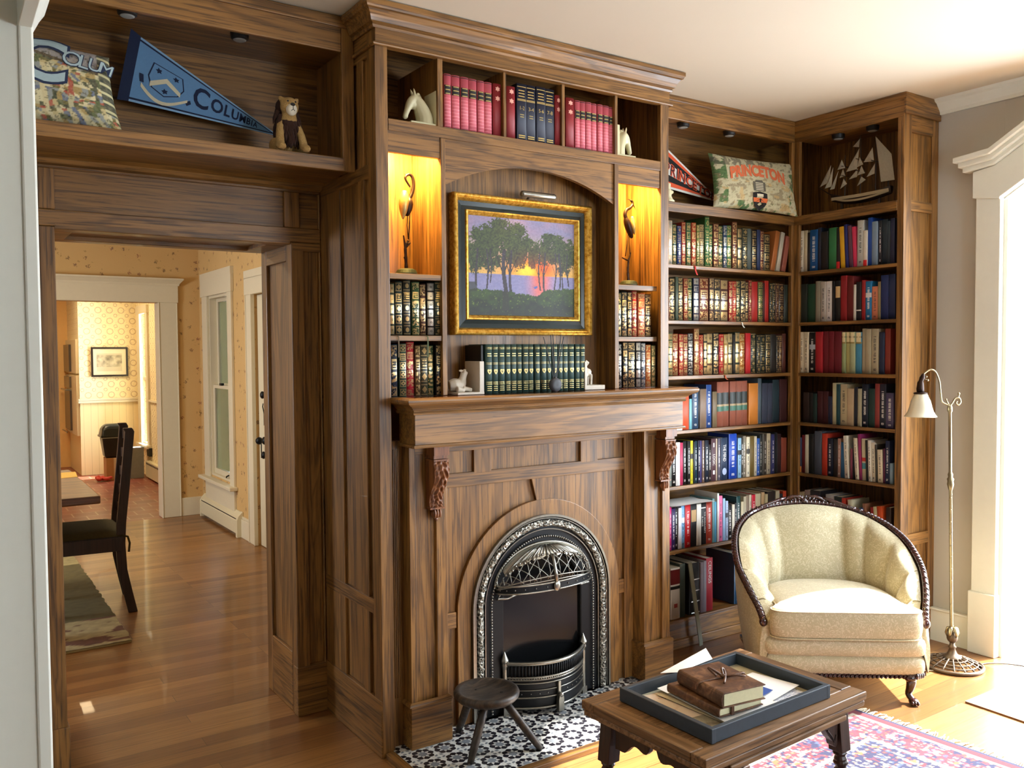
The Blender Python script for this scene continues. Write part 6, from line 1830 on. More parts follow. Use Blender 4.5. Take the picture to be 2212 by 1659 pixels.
def full(c): return spline([(-a, b, d) for a, b, d in c[::-1]] + list(c[1:]), 8)
RS, BS, QS = full(RC), full(BC), full(QC)
NR = len(RS) - 1
def samp(S, t):
    f = max(0, min(1, t)) * NR; i = min(NR - 1, int(f)); return S[i].lerp(S[i + 1], f - i)
CHB = [0, .09, .18, .27, .355, .42, .58, .645, .73, .82, .91, 1.0]
def channel(t):
    for a, b in zip(CHB[:-1], CHB[1:]):
        if t <= b + 1e-9: return max(0.0, math.sin(PI * (t - a) / (b - a))) ** 0.45
    return 0
def inner(t, s):
    R = samp(RS, t); B = samp(BS, t); P = R.lerp(B, s)
    inw = Vector((0, .2, 0)) - Vector((P.x, P.y, 0)); inw = inw.normalized()
    bul = 0.035 * math.sin(PI * min(1, s * 1.05 + .02)) ** .8 + 0.034 * channel(t) * min(1, 8 * s + .1) * (1 if s < .93 else .8)
    edge = 0.012 * (1 - s) ** 3
    return P + inw * (bul + edge * 1.2) + Vector((0, 0, 0.012 * math.sin(PI * min(1, s * 3)) * (s < .33)))
p = PB(dam)
NS = 16
p.grid(lambda u, v: tuple(inner(u, v)), 133, NS)
def outer_s(t, s):
    R = samp(RS, t); Q = samp(QS, t); P = R.lerp(Q, s); out = Vector((P.x, P.y - .2, 0)); out = out.normalized() if out.length > 1e-6 else Vector((0, 1, 0))
    return P + out * 0.012 * math.sin(PI * s)
p.grid(lambda u, v: tuple(outer_s(u, v)), 67, 10)
for t0 in (0.0, 1.0):
    p.grid(lambda u, v: tuple(inner(t0, v).lerp(outer_s(t0, v), u) + Vector((0, -0.016 * math.sin(PI * u), 0))), 7, NS)
p.done('upholstered_shell', chair, smooth=True)
p = PB(plain('crease_shade_piping', '847654', 0.7))  # same fabric as the shell, darkened in colour to imitate crease shade
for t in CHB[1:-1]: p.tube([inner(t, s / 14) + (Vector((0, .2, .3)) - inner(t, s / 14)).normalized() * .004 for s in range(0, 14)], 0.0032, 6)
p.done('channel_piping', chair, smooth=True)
def rbox(p, x0, x1, y0, y1, z0, z1, r, mat=None): p.box(x0, x1, y0, y1, z0, z1, mat)
for z0, z1, ins in ((.194, .272, 0.0), (.118, .196, .004)):
    p = PB(dam)
    def bandf(u, v):
        a = u * 2 - 1; x = .338 * a; e = (1 - a ** 10) ** .5 if abs(a) < 1 else 0
        return (x * (1 - .012 * abs(v * 2 - 1) ** 4), -0.004 + ins - 0.020 * math.sin(PI * v) ** .5 + .045 * (1 - e), z0 + (z1 - z0) * v)
    p.grid(bandf, 41, 11); p.box(-.325, .325, .03, .5, z0 + .002, z1 - .002)
    p.done('front_band', chair, smooth=True, )
# cushion
half = [(0, -.045), (.12, -.046), (.22, -.044), (.275, -.036), (.302, -.015), (.303, .012), (.282, .034), (.270, .07), (.270, .16), (.262, .26), (.235, .36), (.17, .43), (.09, .462), (0, .47)]
ol = spline([(a, b, 0) for a, b in half] + [(-a, b, 0) for a, b in half[-2:0:-1]], 4, closed=True)
lv = [(.03, .268), (.008, .274), (.0, .286), (-.004, .32), (-.004, .355), (.0, .382), (.004, .392), (.02, .400), (.06, .408), (.12, .416), (.2, .422), (.27, .424)]
p = PB(dam); cen = Vector((0, .21, 0)); n = len(ol); vs = []
for ins, z in lv:
    k = 1 - ins / .28
    for q in ol: w_ = cen + (q - cen) * max(.0, k); vs.append((w_.x, w_.y, z))
vs.append((0, .21, .425)); vs.append((0, .21, .268)); fs = []
for i in range(len(lv) - 1):
    for k in range(n): fs.append((i*n+k, i*n+(k+1) % n, (i+1)*n+(k+1) % n, (i+1)*n+k))
L_ = (len(lv) - 1) * n
for k in range(n): fs.append((L_ + k, L_ + (k+1) % n, len(vs) - 2)); fs.append(((k+1) % n, k, len(vs) - 1))
p.add(vs, fs); cu = p.done('seat_cushion', chair, smooth=True)
p = PB(dam)
for z in (.389, .277): p.tube([Vector((q.x, q.y, z)) * 1.0 for q in ol], 0.0035, 6, closed=True)
p.done('cushion_piping', cu, smooth=True)
# carved rim
p = PB(maho); RT = [samp(RS, i / 130) for i in range(131)]
def rimr(i): return .0135 + .002 * math.sin(i * .0)
p.tube([q + Vector((0, 0, .004)) for q in RT], [.0135] * 131, 10)
acc = 0
for i in range(1, 130):
    acc += (RT[i] - RT[i-1]).length
    if acc > .017:
        acc = 0; d = (RT[i+1] - RT[i-1]).normalized()
        z_ = d; x_ = z_.cross(Vector((0, 0, 1))).normalized(); y_ = z_.cross(x_)
        a = .6; zz = (z_ * math.cos(a) + x_ * math.sin(a)).normalized(); xx = (x_ * math.cos(a) - z_ * math.sin(a)).normalized()
        M = Matrix((xx, y_, zz)).transposed()
        p.ball(RT[i] + Vector((0, 0, .006)), (.0175, .0165, .0065), 10, 6, rot=M)
for t0 in (0, 130): p.ball(RT[t0] + Vector((0, -.004, .0)), (.018, .016, .022), 10, 8)
p.done('carved_rim', chair, smooth=True)
p = PB(maho)
for s_ in (-1, 1):
    def CP(a, z): q = samp(RS, .5 + s_ * a); return q + Vector((0, -.004, z))
    p.tube([CP(.0, .020), CP(.008, .036), CP(.022, .038), CP(.034, .030), CP(.040, .020), CP(.034, .011), CP(.024, .012), CP(.020, .020), CP(.026, .025)], [.006, .007, .0075, .007, .006, .0055, .005, .0045, .003], 8)
    p.tube([CP(.036, .034), CP(.052, .026), CP(.066, .020), CP(.09, .014), CP(.12, .010)], [.006, .009, .008, .007, .003], 8)
    p.tube([CP(.045, .014), CP(.062, .012), CP(.085, .008), CP(.105, .004)], [.006, .008, .006, .003], 8)
    for k in range(3): p.tube([CP(.002 + .006 * k, .012), CP(.004 + .008 * k, .040 - .004 * k)], [.004, .0062], 8)
p.ball(samp(RS, .5) + Vector((0, -.006, .014)), (.016, .012, .016))
p.done('crest_carving', chair, smooth=True)
for s_ in (-1, 1):
    p = PB(maho)
    lg = spline([(s_ * .255, .035, .125), (s_ * .272, .012, .095), (s_ * .268, .010, .060), (s_ * .262, .012, .036), (s_ * .272, -.006, .016)], 5); n = len(lg)
    p.tube(lg, [.026 - .013 * min(1, i / 14) for i in range(n)], 10)
    p.ball((s_ * .274, -.012, .014), (.020, .024, .014)); 
    for k in (-1, 0, 1): p.ball((s_ * .274 + k * .011, -.030, .011), (.007, .011, .009), 8, 6)
    p.ball((s_ * .268, .004, .105), (.026, .020, .018)); p.done('leg', chair, smooth=True)
    p = PB(maho); p.tube([(s_ * .23, .50, .125), (s_ * .235, .515, .06), (s_ * .24, .54, .001)], [.02, .016, .013], 8); p.done('leg', chair, smooth=True)
p = PB(maho); p.box(-.30, .30, .0, .03, .104, .122)
for k in range(34):
    M = Matrix.Rotation(.6, 3, 'Y'); p.ball((-.295 + .59 * k / 33, -.001, .113), (.006, .010, .013), 8, 6, rot=M)
for s_ in (-1, 1): p.box(s_ * .33 - .012, s_ * .33 + .012, .03, .48, .104, .122)
for k in range(4): p.ball((.29 + .010 * k, -.004 + .006 * k, .115), (.008, .012, .014), 8, 6)
p.done('base_rail', chair, smooth=False)

# ================================================================== floor lamp
lampt = thing('floor_lamp', 'slender antique brass reading floor lamp with a white glass bell shade', 'lamp', (2.572, -0.90, 0), math.atan2(-0.557, 0.83))
iron = plain('weathered_bronze', '5c4c3c', 0.45, 0.7, 0.35, 50)
def dome(r): return .010 + .040 * max(0, 1 - (r / .128) ** 1.7)
p = PB(iron)
for k in range(16):
    a = 2 * PI * k / 16; p.tube([(r * math.cos(a), r * math.sin(a), dome(r)) for r in (.035, .06, .085, .105, .128)], .0042, 6)
for r in (.062, .086, .107): p.tube([(r * math.cos(2 * PI * k / 48), r * math.sin(2 * PI * k / 48), dome(r)) for k in range(48)], .0036, 6, closed=True)
p.tube([(.128 * math.cos(2 * PI * k / 48), .128 * math.sin(2 * PI * k / 48), .009) for k in range(48)], .0085, 8, closed=True)
p.lathe([(0, .034), (.046, .036), (.040, .050), (.024, .058), (.018, .07), (.013, .085), (.019, .092), (.012, .10), (.011, .112), (0, .112)], 20)
p.done('base', lampt, smooth=True)
p = PB(brass, iron)
p.ball((0, 0, .135), (.024, .024, .026), 16, 10, mat=1)
for k in range(5):
    a = 2 * PI * k / 5; p.tube([(.008 * math.cos(a), .008 * math.sin(a), .185), (.020 * math.cos(a), .020 * math.sin(a), .178), (.027 * math.cos(a), .027 * math.sin(a), .155), (.024 * math.cos(a), .024 * math.sin(a), .138)], [.008, .012, .010, .002], 7, flat=.5)
PX = lambda z: -.004 - .020 * (z - .18) / 1.03
def pole(z, r): return (PX(z), 0, z)
zs = [.16, .18, .82, .828, .835, .85, .862, .874, .882, .895, .905, 1.18, 1.186, 1.2, 1.212]; rs = [.009, .0075, .0072, .010, .012, .0155, .013, .016, .010, .012, .0072, .0072, .011, .0115, .009]
p.tube([pole(z, 0) for z in zs], rs, 12)
for k in range(90): z = .2 + .0070 * k; p.ball((PX(z) + .0055 * math.cos(k * .8), .0055 * math.sin(k * .8), z), .0032, 6, 4)
p.done('pole', lampt, smooth=True)
p = PB(brass)
p.tube(spline([(-.024, 0, 1.210), (-.040, 0, 1.217), (-.061, 0, 1.232), (-.069, 0, 1.282), (-.0745, 0, 1.324), (-.091, 0, 1.365), (-.113, 0, 1.378), (-.138, 0, 1.365), (-.148, 0, 1.354)], 6), .0042, 8)
p.tube(spline([(-.03, 0, 1.208), (-.015, 0, 1.222), (.0, 0, 1.245), (.018, 0, 1.246), (.024, 0, 1.228), (.014, 0, 1.215), (.004, 0, 1.222), (.008, 0, 1.232)], 6), .0045, 8)
p.tube([(-.03, 0, 1.215), (-.040, 0, 1.236)], [.005, .003], 8); p.tube([(.014, 0, 1.244), (.016, 0, 1.262)], .003, 8); p.ball((.016, 0, 1.266), .006); p.ball((-.042, 0, 1.240), .005)
p.done('arm', lampt, smooth=True)
p = PB(bronze, brass)
p.tube([(-.146, 0, 1.358), (-.152, 0, 1.340), (-.158, 0, 1.325), (-.160, 0, 1.318), (-.161, 0, 1.290), (-.160, 0, 1.272)], [.007, .012, .010, .014, .017, .016], 14); p.lathe([(0, 0), (.030, 0), (.031, .004), (.020, .008), (0, .010)], 20, -.159, 0, z0=1.267)
p.tube([(-.146, -.004, 1.336), (-.134, -.006, 1.330)], .0025, 6, mat=1); p.ball((-.131, -.006, 1.329), .006, mat=1); p.ball((-.136, -.004, 1.345), .005, mat=1)
p.done('socket', lampt, smooth=True)
gl = MT('opal_glass_shade'); gl.b.inputs['Subsurface Weight'].default_value = 0.0; gl.b.inputs['Transmission Weight'].default_value = 0.25; gl = gl.set('f0ead0', 0.25, 0.0, 0.5)
p = PB(gl)
prf = [(.028, 1.266), (.030, 1.262), (.034, 1.250), (.041, 1.236), (.045, 1.222), (.049, 1.204), (.054, 1.188), (.061, 1.174), (.069, 1.164), (.070, 1.162)]
b0 = len(p.v); seg = 28; pr2 = prf + [(r - .003, z + .001) for r, z in prf[::-1]]; m = len(pr2); vs = []; fs = []
for k in range(seg):
    a = 2 * PI * k / seg
    for r, z in pr2: vs.append((-.158 + r * math.cos(a), r * math.sin(a), z))
for k in range(seg):
    for i in range(m): fs.append((k*m+i, ((k+1) % seg)*m+i, ((k+1) % seg)*m+(i+1) % m, k*m+(i+1) % m))
p.add(vs, fs); p.done('lamp_shade', lampt, smooth=True)
p = PB(flat_col('4c4438', .6)); p.tube(spline([(2.69, -.97, .004), (2.74, -.985, .004), (2.80, -1.04, .004), (2.835, -1.12, .004), (2.84, -1.3, .004), (2.85, -1.45, .004)], 6), .0028, 6)
tag(p.done('power_cord', smooth=True), 'thin dark lamp cord running from the lamp base towards the window', 'cord')
p = PB(flat_col('9c8c70', .6)); p.tube(spline([(2.36, -.842, .004), (2.41, -.868, .004), (2.455, -.90, .004), (2.47, -.905, .006)], 6), .0028, 6)
tag(p.done('power_cord', smooth=True), 'pale cord lying on the floor between armchair and lamp base', 'cord')

# ================================================================== coffee table
tb = thing('coffee_table', 'low oak draw-leaf coffee table with dark turned legs and scalloped apron', 'table', (0.610, -1.302, 0), math.radians(2.6))
HX, HY = .360, .236
p = PB(WTAB, WTABY)
fw = .052
p.box(-HX, HX, -HY, -HY + fw, .424, .45); p.box(-HX, HX, HY - fw, HY, .424, .45); p.box(-HX, -HX + fw, -HY + fw, HY - fw, .424, .45, mat=1); p.box(HX - fw, HX, -HY + fw, HY - fw, .424, .45, mat=1)
p.box(-HX + fw - .001, HX - fw + .001, -HY + fw - .001, HY - fw + .001, .428, .4485)
p.done('tabletop', tb, bevel=0.003)
p = PB(WTAB); p.box(-HX + .004, HX - .004, -HY + .004, HY - .004, .404, .423); p.box(-HX + .10, HX - .10, -HY + .002, -HY + .03, .385, .404); p.done('draw_leaf', tb, bevel=0.004)
def scal(L, h):
    pts = [(-L, 0), (-L, -h)]; 
    for i in range(33):
        f = i / 32; x = -L + 2 * L * f; q = abs(f - .5) * 2
        z = -h * (.35 + .65 * (q ** .7 if q > .12 else .12)) + h * .32 * math.exp(-((q) / .10) ** 2) - .012 * math.sin(q * PI * 3)
        pts.append((x, max(-h, min(-.008, z))))
    return pts + [(L, -h), (L, 0)]
for sx in (-1, 1):
    p = PB(WTDK); p.prism([(a, b + .404) for a, b in scal(.15, .085)], 'x', sx * .295 - .010, sx * .295 + .010); p.done('apron', tb, bevel=.002)
for sy in (-1, 1):
    p = PB(WTDK); p.box(-.27, .27, sy * .185 - .010, sy * .185 + .010, .37, .404)
    for sx in (-1, 1):
        br = [(sx * .27, .404), (sx * .27, .30), (sx * .262, .292), (sx * .25, .30), (sx * .245, .315), (sx * .225, .335), (sx * .205, .362), (sx * .18, .372), (sx * .17, .404)]
        p.prism(br if sx > 0 else br[::-1], 'y', sy * .185 - .012, sy * .185 + .012)
        p.tube([(sx * .262, sy * .185 - .013, .33), (sx * .25, sy * .185 - .013, .312), (sx * .24, sy * .185 - .013, .33), (sx * .215, sy * .185 - .013, .356)], .003, 6)
    p.done('apron', tb, bevel=.001)
for sx in (-1, 1):
    for sy in (-1, 1):
        p = PB(WTDK); tx, ty = sx * .292, sy * .178; bx_, by_ = sx * .318, sy * .198
        def LP(z): f = 1 - z / .404; return (tx + (bx_ - tx) * f, ty + (by_ - ty) * f)
        a, b = LP(.404), LP(.27); w_ = .023
        vs = [(a[0] + i * w_, a[1] + j * w_, .404) for i, j in ((-1, -1), (1, -1), (1, 1), (-1, 1))] + [(b[0] + i * w_, b[1] + j * w_, .27) for i, j in ((-1, -1), (1, -1), (1, 1), (-1, 1))]
        p.add(vs, [(0, 1, 2, 3), (7, 6, 5, 4)] + [(i, 4 + i, 4 + (i + 1) % 4, (i + 1) % 4) for i in range(4)])
        zz = [.27, .262, .255, .245] + [.24 - .004 * k for k in range(36)] + [.09, .08, .07]
        p.tube([(*LP(z), z) for z in zz], [.018, .022, .015, .019] + [.019 + .0035 * math.sin(k * .95) for k in range(36)] + [.014, .022, .018], 14)
        c = LP(.035); p.box(c[0] - w_, c[0] + w_, c[1] - w_, c[1] + w_, .0, .072); p.done('leg', tb, bevel=.002)
# tray and what lies in it
R26 = math.radians(1.6)
tr = thing('serving_tray', 'rectangular slate-blue wooden tray on the coffee table', 'tray', (0.586, -1.322, 0.4502), R26)
slate = plain('slate_blue_paint', '2c3640', 0.5, var=0.2, scale=60)
p = PB(slate)
TX, TY, tw = .256, .176, .016
p.box(-TX, TX, -TY, -TY + tw, 0, .040); p.box(-TX, TX, TY - tw, TY, 0, .040); p.box(-TX, -TX + tw, -TY, TY, 0, .040); p.box(TX - tw, TX, -TY, TY, 0, .040)
p.done('rim', tr, bevel=.002)
p = PB(plain('tray_linen', 'b0a88c', 0.8, var=.1, scale=80)); p.box(-TX + tw, TX - tw, -TY + tw, TY - tw, 0.001, .005); p.done('bottom', tr)
def sheet(pts, z, mat, name, lab, cat, curl=None, th=.0007, group=None):
    p = PB(mat); a = [(x, y, z + (curl or {}).get(i, 0)) for i, (x, y) in enumerate(pts)]
    p.add(a + [(x, y, q - th) for x, y, q in a], [(0, 1, 2, 3), (7, 6, 5, 4)] + [(i, 4 + i, 4 + (i + 1) % 4, (i + 1) % 4) for i in range(4)])
    return tag(p.done(name), lab, cat, group)
stain = MT('tea_stained_print'); n_ = stain.noise(stain.co(), 16, 4, .6); stain = stain.set(stain.ramp(n_, [(.5, 'd8c8b4'), (.6, 'd0b8a0'), (.64, '9c6448'), (.75, '6c3424')]), .6)
photo = MT('grey_photograph'); n_ = photo.noise(photo.co(), 14, 5, .6, 1.0); photo = photo.set(photo.ramp(n_, [(.35, '3c3c34'), (.5, '847c68'), (.65, 'a8a490')]), .3)
blueprint = MT('printed_letter'); n_ = blueprint.noise(blueprint.co(scale=(1, 3, 1)), 70, 3); blueprint = blueprint.set(blueprint.ramp(n_, [(.52, 'e4e4e8'), (.60, '9098b0'), (.7, '4c5890')]), .6)
Z0 = .4562
sheet([(.350, -1.43), (.475, -1.445), (.488, -1.19), (.365, -1.172)], Z0, stain, 'card', 'tea-coloured printed card at the left end of the tray', 'card')
sheet([(.352, -1.478), (.46, -1.482), (.472, -1.375), (.362, -1.365)], Z0 + .0012, photo, 'photograph', 'grey photograph in the front left corner of the tray', 'photograph')
sheet([(.47, -1.478), (.80, -1.462), (.80, -1.36), (.47, -1.38)], Z0 + .0010, blueprint, 'letter', 'blue and white printed sheet along the front of the tray', 'papers', {0: .004, 1: .003})
sheet([(.56, -1.45), (.815, -1.405), (.79, -1.25), (.54, -1.27)], Z0 + .008, white_paper, 'paper_sheet', 'white sheet sticking out right of the stacked journals', 'papers', {1: .004})
sheet([(.66, -1.40), (.715, -1.39), (.71, -1.345), (.655, -1.352)], Z0 + .0145, flat_col('2c4c94', .5), 'booklet', 'small blue booklet right of the stacked journals', 'booklet')
sheet([(.445, -1.455), (.64, -1.44), (.61, -1.18), (.43, -1.20)], Z0 + .004, flat_col('c8bc9c', .7), 'envelope', 'cream envelope under the journals on the tray', 'envelope')
sheet([(.545, -1.172), (.495, -1.146), (.742, -1.098), (.715, -1.152)], Z0 + .0372, white_paper, 'letter', 'white folded letter jutting over the back edge of the tray', 'papers', {2: .014})
sheet([(.44, -1.46), (.66, -1.45), (.62, -1.17), (.45, -1.18)], Z0 + .012, white_paper, 'paper_sheet', 'white papers directly under the stacked journals', 'papers', {0: -.002})
leath = MT('distressed_brown_leather'); n_ = leath.noise(leath.co(), 30, 5, .65, .8); leath.bump(n_, .4, .002); leath = leath.set(leath.ramp(n_, [(.3, '3a2012'), (.5, '5c3a24'), (.72, '8c6444')]), .5)
def journal(loc, rz, w, d, h, lab):
    t = thing('journal', lab, 'journal', loc, rz)
    p = PB(leath); r = h / 2; th = .003
    prof = [(0, th)] + [(-r * .55 * math.sin(PI * k / 8), h / 2 - (h / 2 - 0) * math.cos(PI * k / 8)) for k in range(9)] + [(0, h - th), (0, h - th)]
    outer = [(w, 0), (0, 0)] + [(-r * .5 * math.sin(PI * k / 8), h / 2 - h / 2 * math.cos(PI * k / 8)) for k in range(1, 8)] + [(0, h), (w, h)]
    inner = [(w, th), (0.002, th)] + [(.002 - (r * .5 - th) * math.sin(PI * k / 8), h / 2 - (h / 2 - th) * math.cos(PI * k / 8)) for k in range(1, 8)] + [(0.002, h - th), (w, h - th)]
    # cross-section in (x,z), extruded along y
    p.ring(outer, inner, 'y', -d, 0, closed=False)
    p.done('cover', t, bevel=.0008)
    p = PB(flat_col('d4cca4', .8)); p.box(.002, w - .004, -d + .004, -.004, th, h - th); p.done('page_block', t)
    return t
j = journal((.452, -1.225, .4712), math.radians(-3), .165, .212, .025, 'larger tan leather journal, lower of the two stacked on the tray')
p = PB(leath); p.box(.04, .05, -.2135, .001, .0245, .027); p.box(.04, .05, -.2145, -.2115, -.001, .027); p.done('strap', j)
j = journal((.478, -1.245, .4967), math.radians(-8), .145, .200, .042, 'thick brown leather journal tied with a thong, on top of the stack')
p = PB(leath)
p.tube(spline([(.003 - .022, -.10, .02), (-.012, -.102, .040), (.03, -.105, .0445), (.075, -.11, .0450), (.12, -.108, .0445), (.148, -.106, .043), (.152, -.106, .02)], 5), .005, 8, flat=.35)
p.tube(spline([(.07, -.11, .047), (.085, -.085, .058), (.10, -.075, .050), (.085, -.10, .048), (.06, -.13, .050), (.04, -.15, .047)], 5), .0035, 7); p.tube(spline([(.07, -.11, .047), (.05, -.09, .062), (.04, -.08, .066), (.05, -.105, .05)], 5), .0035, 7)
p.tube(spline([(.07, -.11, .047), (.10, -.13, .052), (.125, -.14, .047)], 5), .003, 7); p.ball((.07, -.11, .048), (.009, .009, .006)); p.done('tied_thong', j, smooth=True)

# ================================================================== stool
st = thing('milking_stool', 'small round dark worn three-legged wooden stool on the tiled hearth', 'stool', (0.335, -0.405, 0.0205))
old = MT('worn_dark_wood'); n_ = old.noise(old.co(scale=(1, 4, 1)), 14, 5, .6, .8); old.bump(n_, .4, .003); old = old.set(old.ramp(n_, [(.3, '14100c'), (.5, '32281f'), (.75, '5c4c3c')]), .5)
p = PB(old); p.lathe([(0, .178), (.085, .178), (.108, .186), (.119, .198), (.121, .208), (.117, .217), (.108, .220), (.098, .216), (.088, .209), (.05, .206), (0, .2055)], 40); p.done('seat', st, smooth=True)
p = PB(flat_col('0c0806', .8)); p.lathe([(0, .0), (.006, .0), (.006, .0008), (0, .0008)], 10, .045, -.03, z0=.2062); p.lathe([(0, .0), (.004, .0), (.004, .0008), (0, .0008)], 10, -.02, .045, z0=.2058); p.done('knot_mark', st)
for a, b in (((-.055, .03), (-.02, .175)), ((.045, -.04), (.152, -.125)), ((-.035, -.045), (-.118, -.075))):
    p = PB(old); A_, B_ = Vector((a[0], a[1], .185)), Vector((b[0], b[1], .003)); p.tube([A_, A_.lerp(B_, .3), A_.lerp(B_, .7), B_], [.013, .0155, .015, .0115], 9); p.done('leg', st, smooth=True)

# ================================================================== rugs
rn, rm = vnoise(41), vnoise(43)
RW, RL = 1.30, 2.1
pr = [C(x) for x in ('1c2050', '7c2434', 'd8ccb8', 'c0683c', '283058', '8c3044', 'c8b8a0', '4c5c84')]
def rugc(u, v):
    x, y = u * RW, v * RL; e = min(x, RW - x, y, RL - y)
    cs = .026; i, j_ = math.floor(x / cs), math.floor(y / cs); a, b = (x / cs) % 1 - .5, (y / cs) % 1 - .5
    h = (i * 31 + j_ * 57 + (i * j_) % 7) % 16; r = math.hypot(a, b); ang = math.atan2(b, a)
    fld = 0
    if .045 < e < .06 or .20 < e < .215: c = pr[2]; 
    elif e < .045: c = pr[1] if e > .012 else pr[4]
    elif e < .20: fld = 1; c = pr[5] if ((i + j_) % 9) else pr[0]
    else: fld = 2; c = pr[0]
    if fld:
        if r < .30 + .12 * math.cos(ang * 4 + h): c = pr[(2, 3, 6, 5, 2, 7, 1, 6)[h % 8]]
        if r < .13: c = pr[(1, 2, 3, 0)[h % 4]]
        if rn(x * 60, y * 60, 2) > .62: c = pr[(3, 2, 1, 7)[int(rm(x * 20, y * 20, 1) * 3.9)]]
        if rn(x * 44 + 9, y * 44, 2) > .68: c = pr[0]
    c = tuple(q * .62 for q in c); return lerp3(c, (.01, .01, .02), .3 * rm(x * 150, y * 150, 1))
rg = thing('rug', 'red and navy oriental rug with floral pattern under the coffee table', 'rug', (1.765, -0.918, 0.0), math.radians(4.5))
painted('pile', 330, 420, lambda u, v: rugc(u, v), lambda u, v: (-RW + u * RW, -v * RL, .008), 0.95, 0.4, rg)
p = PB(flat_col('5c2430', .95)); p.box(-RW, 0, -RL, 0, 0.0005, .0075); p.done('backing', rg)
p = PB(flat_col('c8bca4', .95)); rr_ = random.Random(4)
for k in range(230):
    y = -k * RL / 230; L = .035 + rr_.random() * .02; d = rr_.uniform(-.02, .02); p.tube([(-.002, y, .006), (L * .5, y + d * .4, .006), (L, y + d, .003)], .0022, 4)
f_ = p.done('fringe', rg); f_['kind'] = 'stuff'
rg = thing('rug', 'pale sunlit flatweave rug on the floor by the window, right edge of view', 'rug', (2.212, -1.157, 0.0), math.radians(-1))
painted('weave', 60, 120, lambda u, v: lerp3(C('c0a888'), C('8c7c70'), rn(u * 18, v * 30, 3) * .9), lambda u, v: (u * .6, -v * 1.2, .007), 0.95, 0.4, rg)
p = PB(flat_col('7c5c3c', .95)); p.box(0, .6, -1.2, 0, 0.0005, .0065); p.done('backing', rg)
# ================================================================== dining room and kitchen things
dch = thing('dining_chair', 'dark ladder-back dining chair with olive cushion, seen side-on through the doorway', 'chair', (-0.56, 2.45, 0), math.radians(-5.5))
dkw = wood('dark_chair_wood', 'z', '0c0604', '20120c', '34201a', 0.4)
def bent(p, x0, y, pts, w_, d_): 
    vs = [];
    for x, z in pts: vs += [(x - d_ / 2, y - w_ / 2, z), (x + d_ / 2, y - w_ / 2, z), (x + d_ / 2, y + w_ / 2, z), (x - d_ / 2, y + w_ / 2, z)]
    fs = [(0, 1, 2, 3), tuple(range(len(vs) - 4, len(vs)))[::-1]]
    for i in range(len(pts) - 1):
        for k in range(4): fs.append((i*4+k, i*4+(k+1) % 4, i*4+4+(k+1) % 4, i*4+4+k))
    p.add(vs, fs)
for y in (-.21, .21):
    p = PB(dkw); bent(p, 0, y, [(.175, 0), (.15, .12), (.125, .25), (.118, .40), (.125, .52), (.145, .70), (.165, .90), (.178, 1.035), (.168, 1.055)], .035, .05); p.done('back_post', dch, bevel=.004)
for k, z in enumerate((.55, .66, .77, .88, .99)):
    p = PB(dkw); x = .125 + (z - .5) * .09; p.grid(lambda u, v: (x + .012 * math.sin(PI * u) + .01, -.2 + .4 * u, z - .028 + .056 * v + .008 * math.sin(PI * u)), 9, 2); q = p.done('ladder_slat', dch); m = q.modifiers.new('t', 'SOLIDIFY'); m.thickness = .012
p = PB(dkw); p.box(-.33, .13, -.235, -.205, .36, .44); p.box(-.33, .13, .205, .235, .36, .44); p.box(-.33, -.30, -.22, .22, .36, .44); p.box(.10, .13, -.22, .22, .36, .44); p.box(-.33, .13, -.23, .23, .43, .445); p.done('seat_frame', dch, bevel=.003)
p = PB(plain('olive_cushion', '3a3418', .95, var=.3, scale=60, bump=.3))
def cush(u, v): a, b = u * 2 - 1, v * 2 - 1; return (-.11 + .235 * a, .235 * b, .446 + .04 * ((1 - a ** 6) * (1 - b ** 6)) ** .5)
p.grid(cush, 20, 20); p.box(-.34, .12, -.23, .23, .445, .452); p.done('seat_cushion', dch, smooth=True)
p = PB(bpy.data.materials['olive_cushion'])
for y in (-.225, .225): p.tube([(.12, y, .45), (.155, y - .01, .44), (.165, y, .40), (.16, y + .005, .35)], .006, 6)
p.done('cushion_tie', dch, smooth=True)
for y in (-.20, .20): p = PB(dkw); p.box(-.325, -.285, y - .02, y + .02, 0, .36); p.done('leg', dch, bevel=.003)
dt = thing('dining_table', 'rough wooden dining table end beside the ladder-back chair', 'table', (-1.25, 2.45, 0))
tw_ = wood('rustic_table_wood', 'x', '241208', '5c3a1e', '8c6034', 0.45)
p = PB(tw_); p.box(-.62, .634, -.62, .62, .70, .742); p.done('tabletop', dt, bevel=.006)
for x in (-.5, .2):
    for y in (-.5, .5): p = PB(dkw); p.box(x - .04, x + .04, y - .04, y + .04, 0, .70); p.done('leg', dt, bevel=.004)
p = PB(dkw); p.box(-.5, .2, -.51, -.48, .6, .70); p.box(-.5, .2, .48, .51, .6, .70); p.done('apron', dt)
p = PB(flat_col('d8b050', .7)); p.add([(-.95, 2.62, .7432), (-.62, 2.66, .7432), (-.60, 2.92, .7432), (-.95, 2.92, .7432), (-.95, 2.62, .7425), (-.62, 2.66, .7425), (-.60, 2.92, .7425), (-.95, 2.92, .7425)], [(0, 1, 2, 3), (7, 6, 5, 4), (0, 4, 5, 1), (1, 5, 6, 2), (2, 6, 7, 3), (3, 7, 4, 0)])
tag(p.done('place_mat'), 'yellow place mat on the rough dining table', 'place mat')
tag(PB(flat_col('e8dcc0', .7)).box(-.82, -.74, 2.86, 2.91, .7436, .768).done('napkin_stack', bevel=.003), 'small white stack on the yellow place mat', 'napkins')
rg = thing('rug', 'cream and olive shag rug under the dining chair in the next room', 'rug', (-0.506, 1.66, 0), 0)
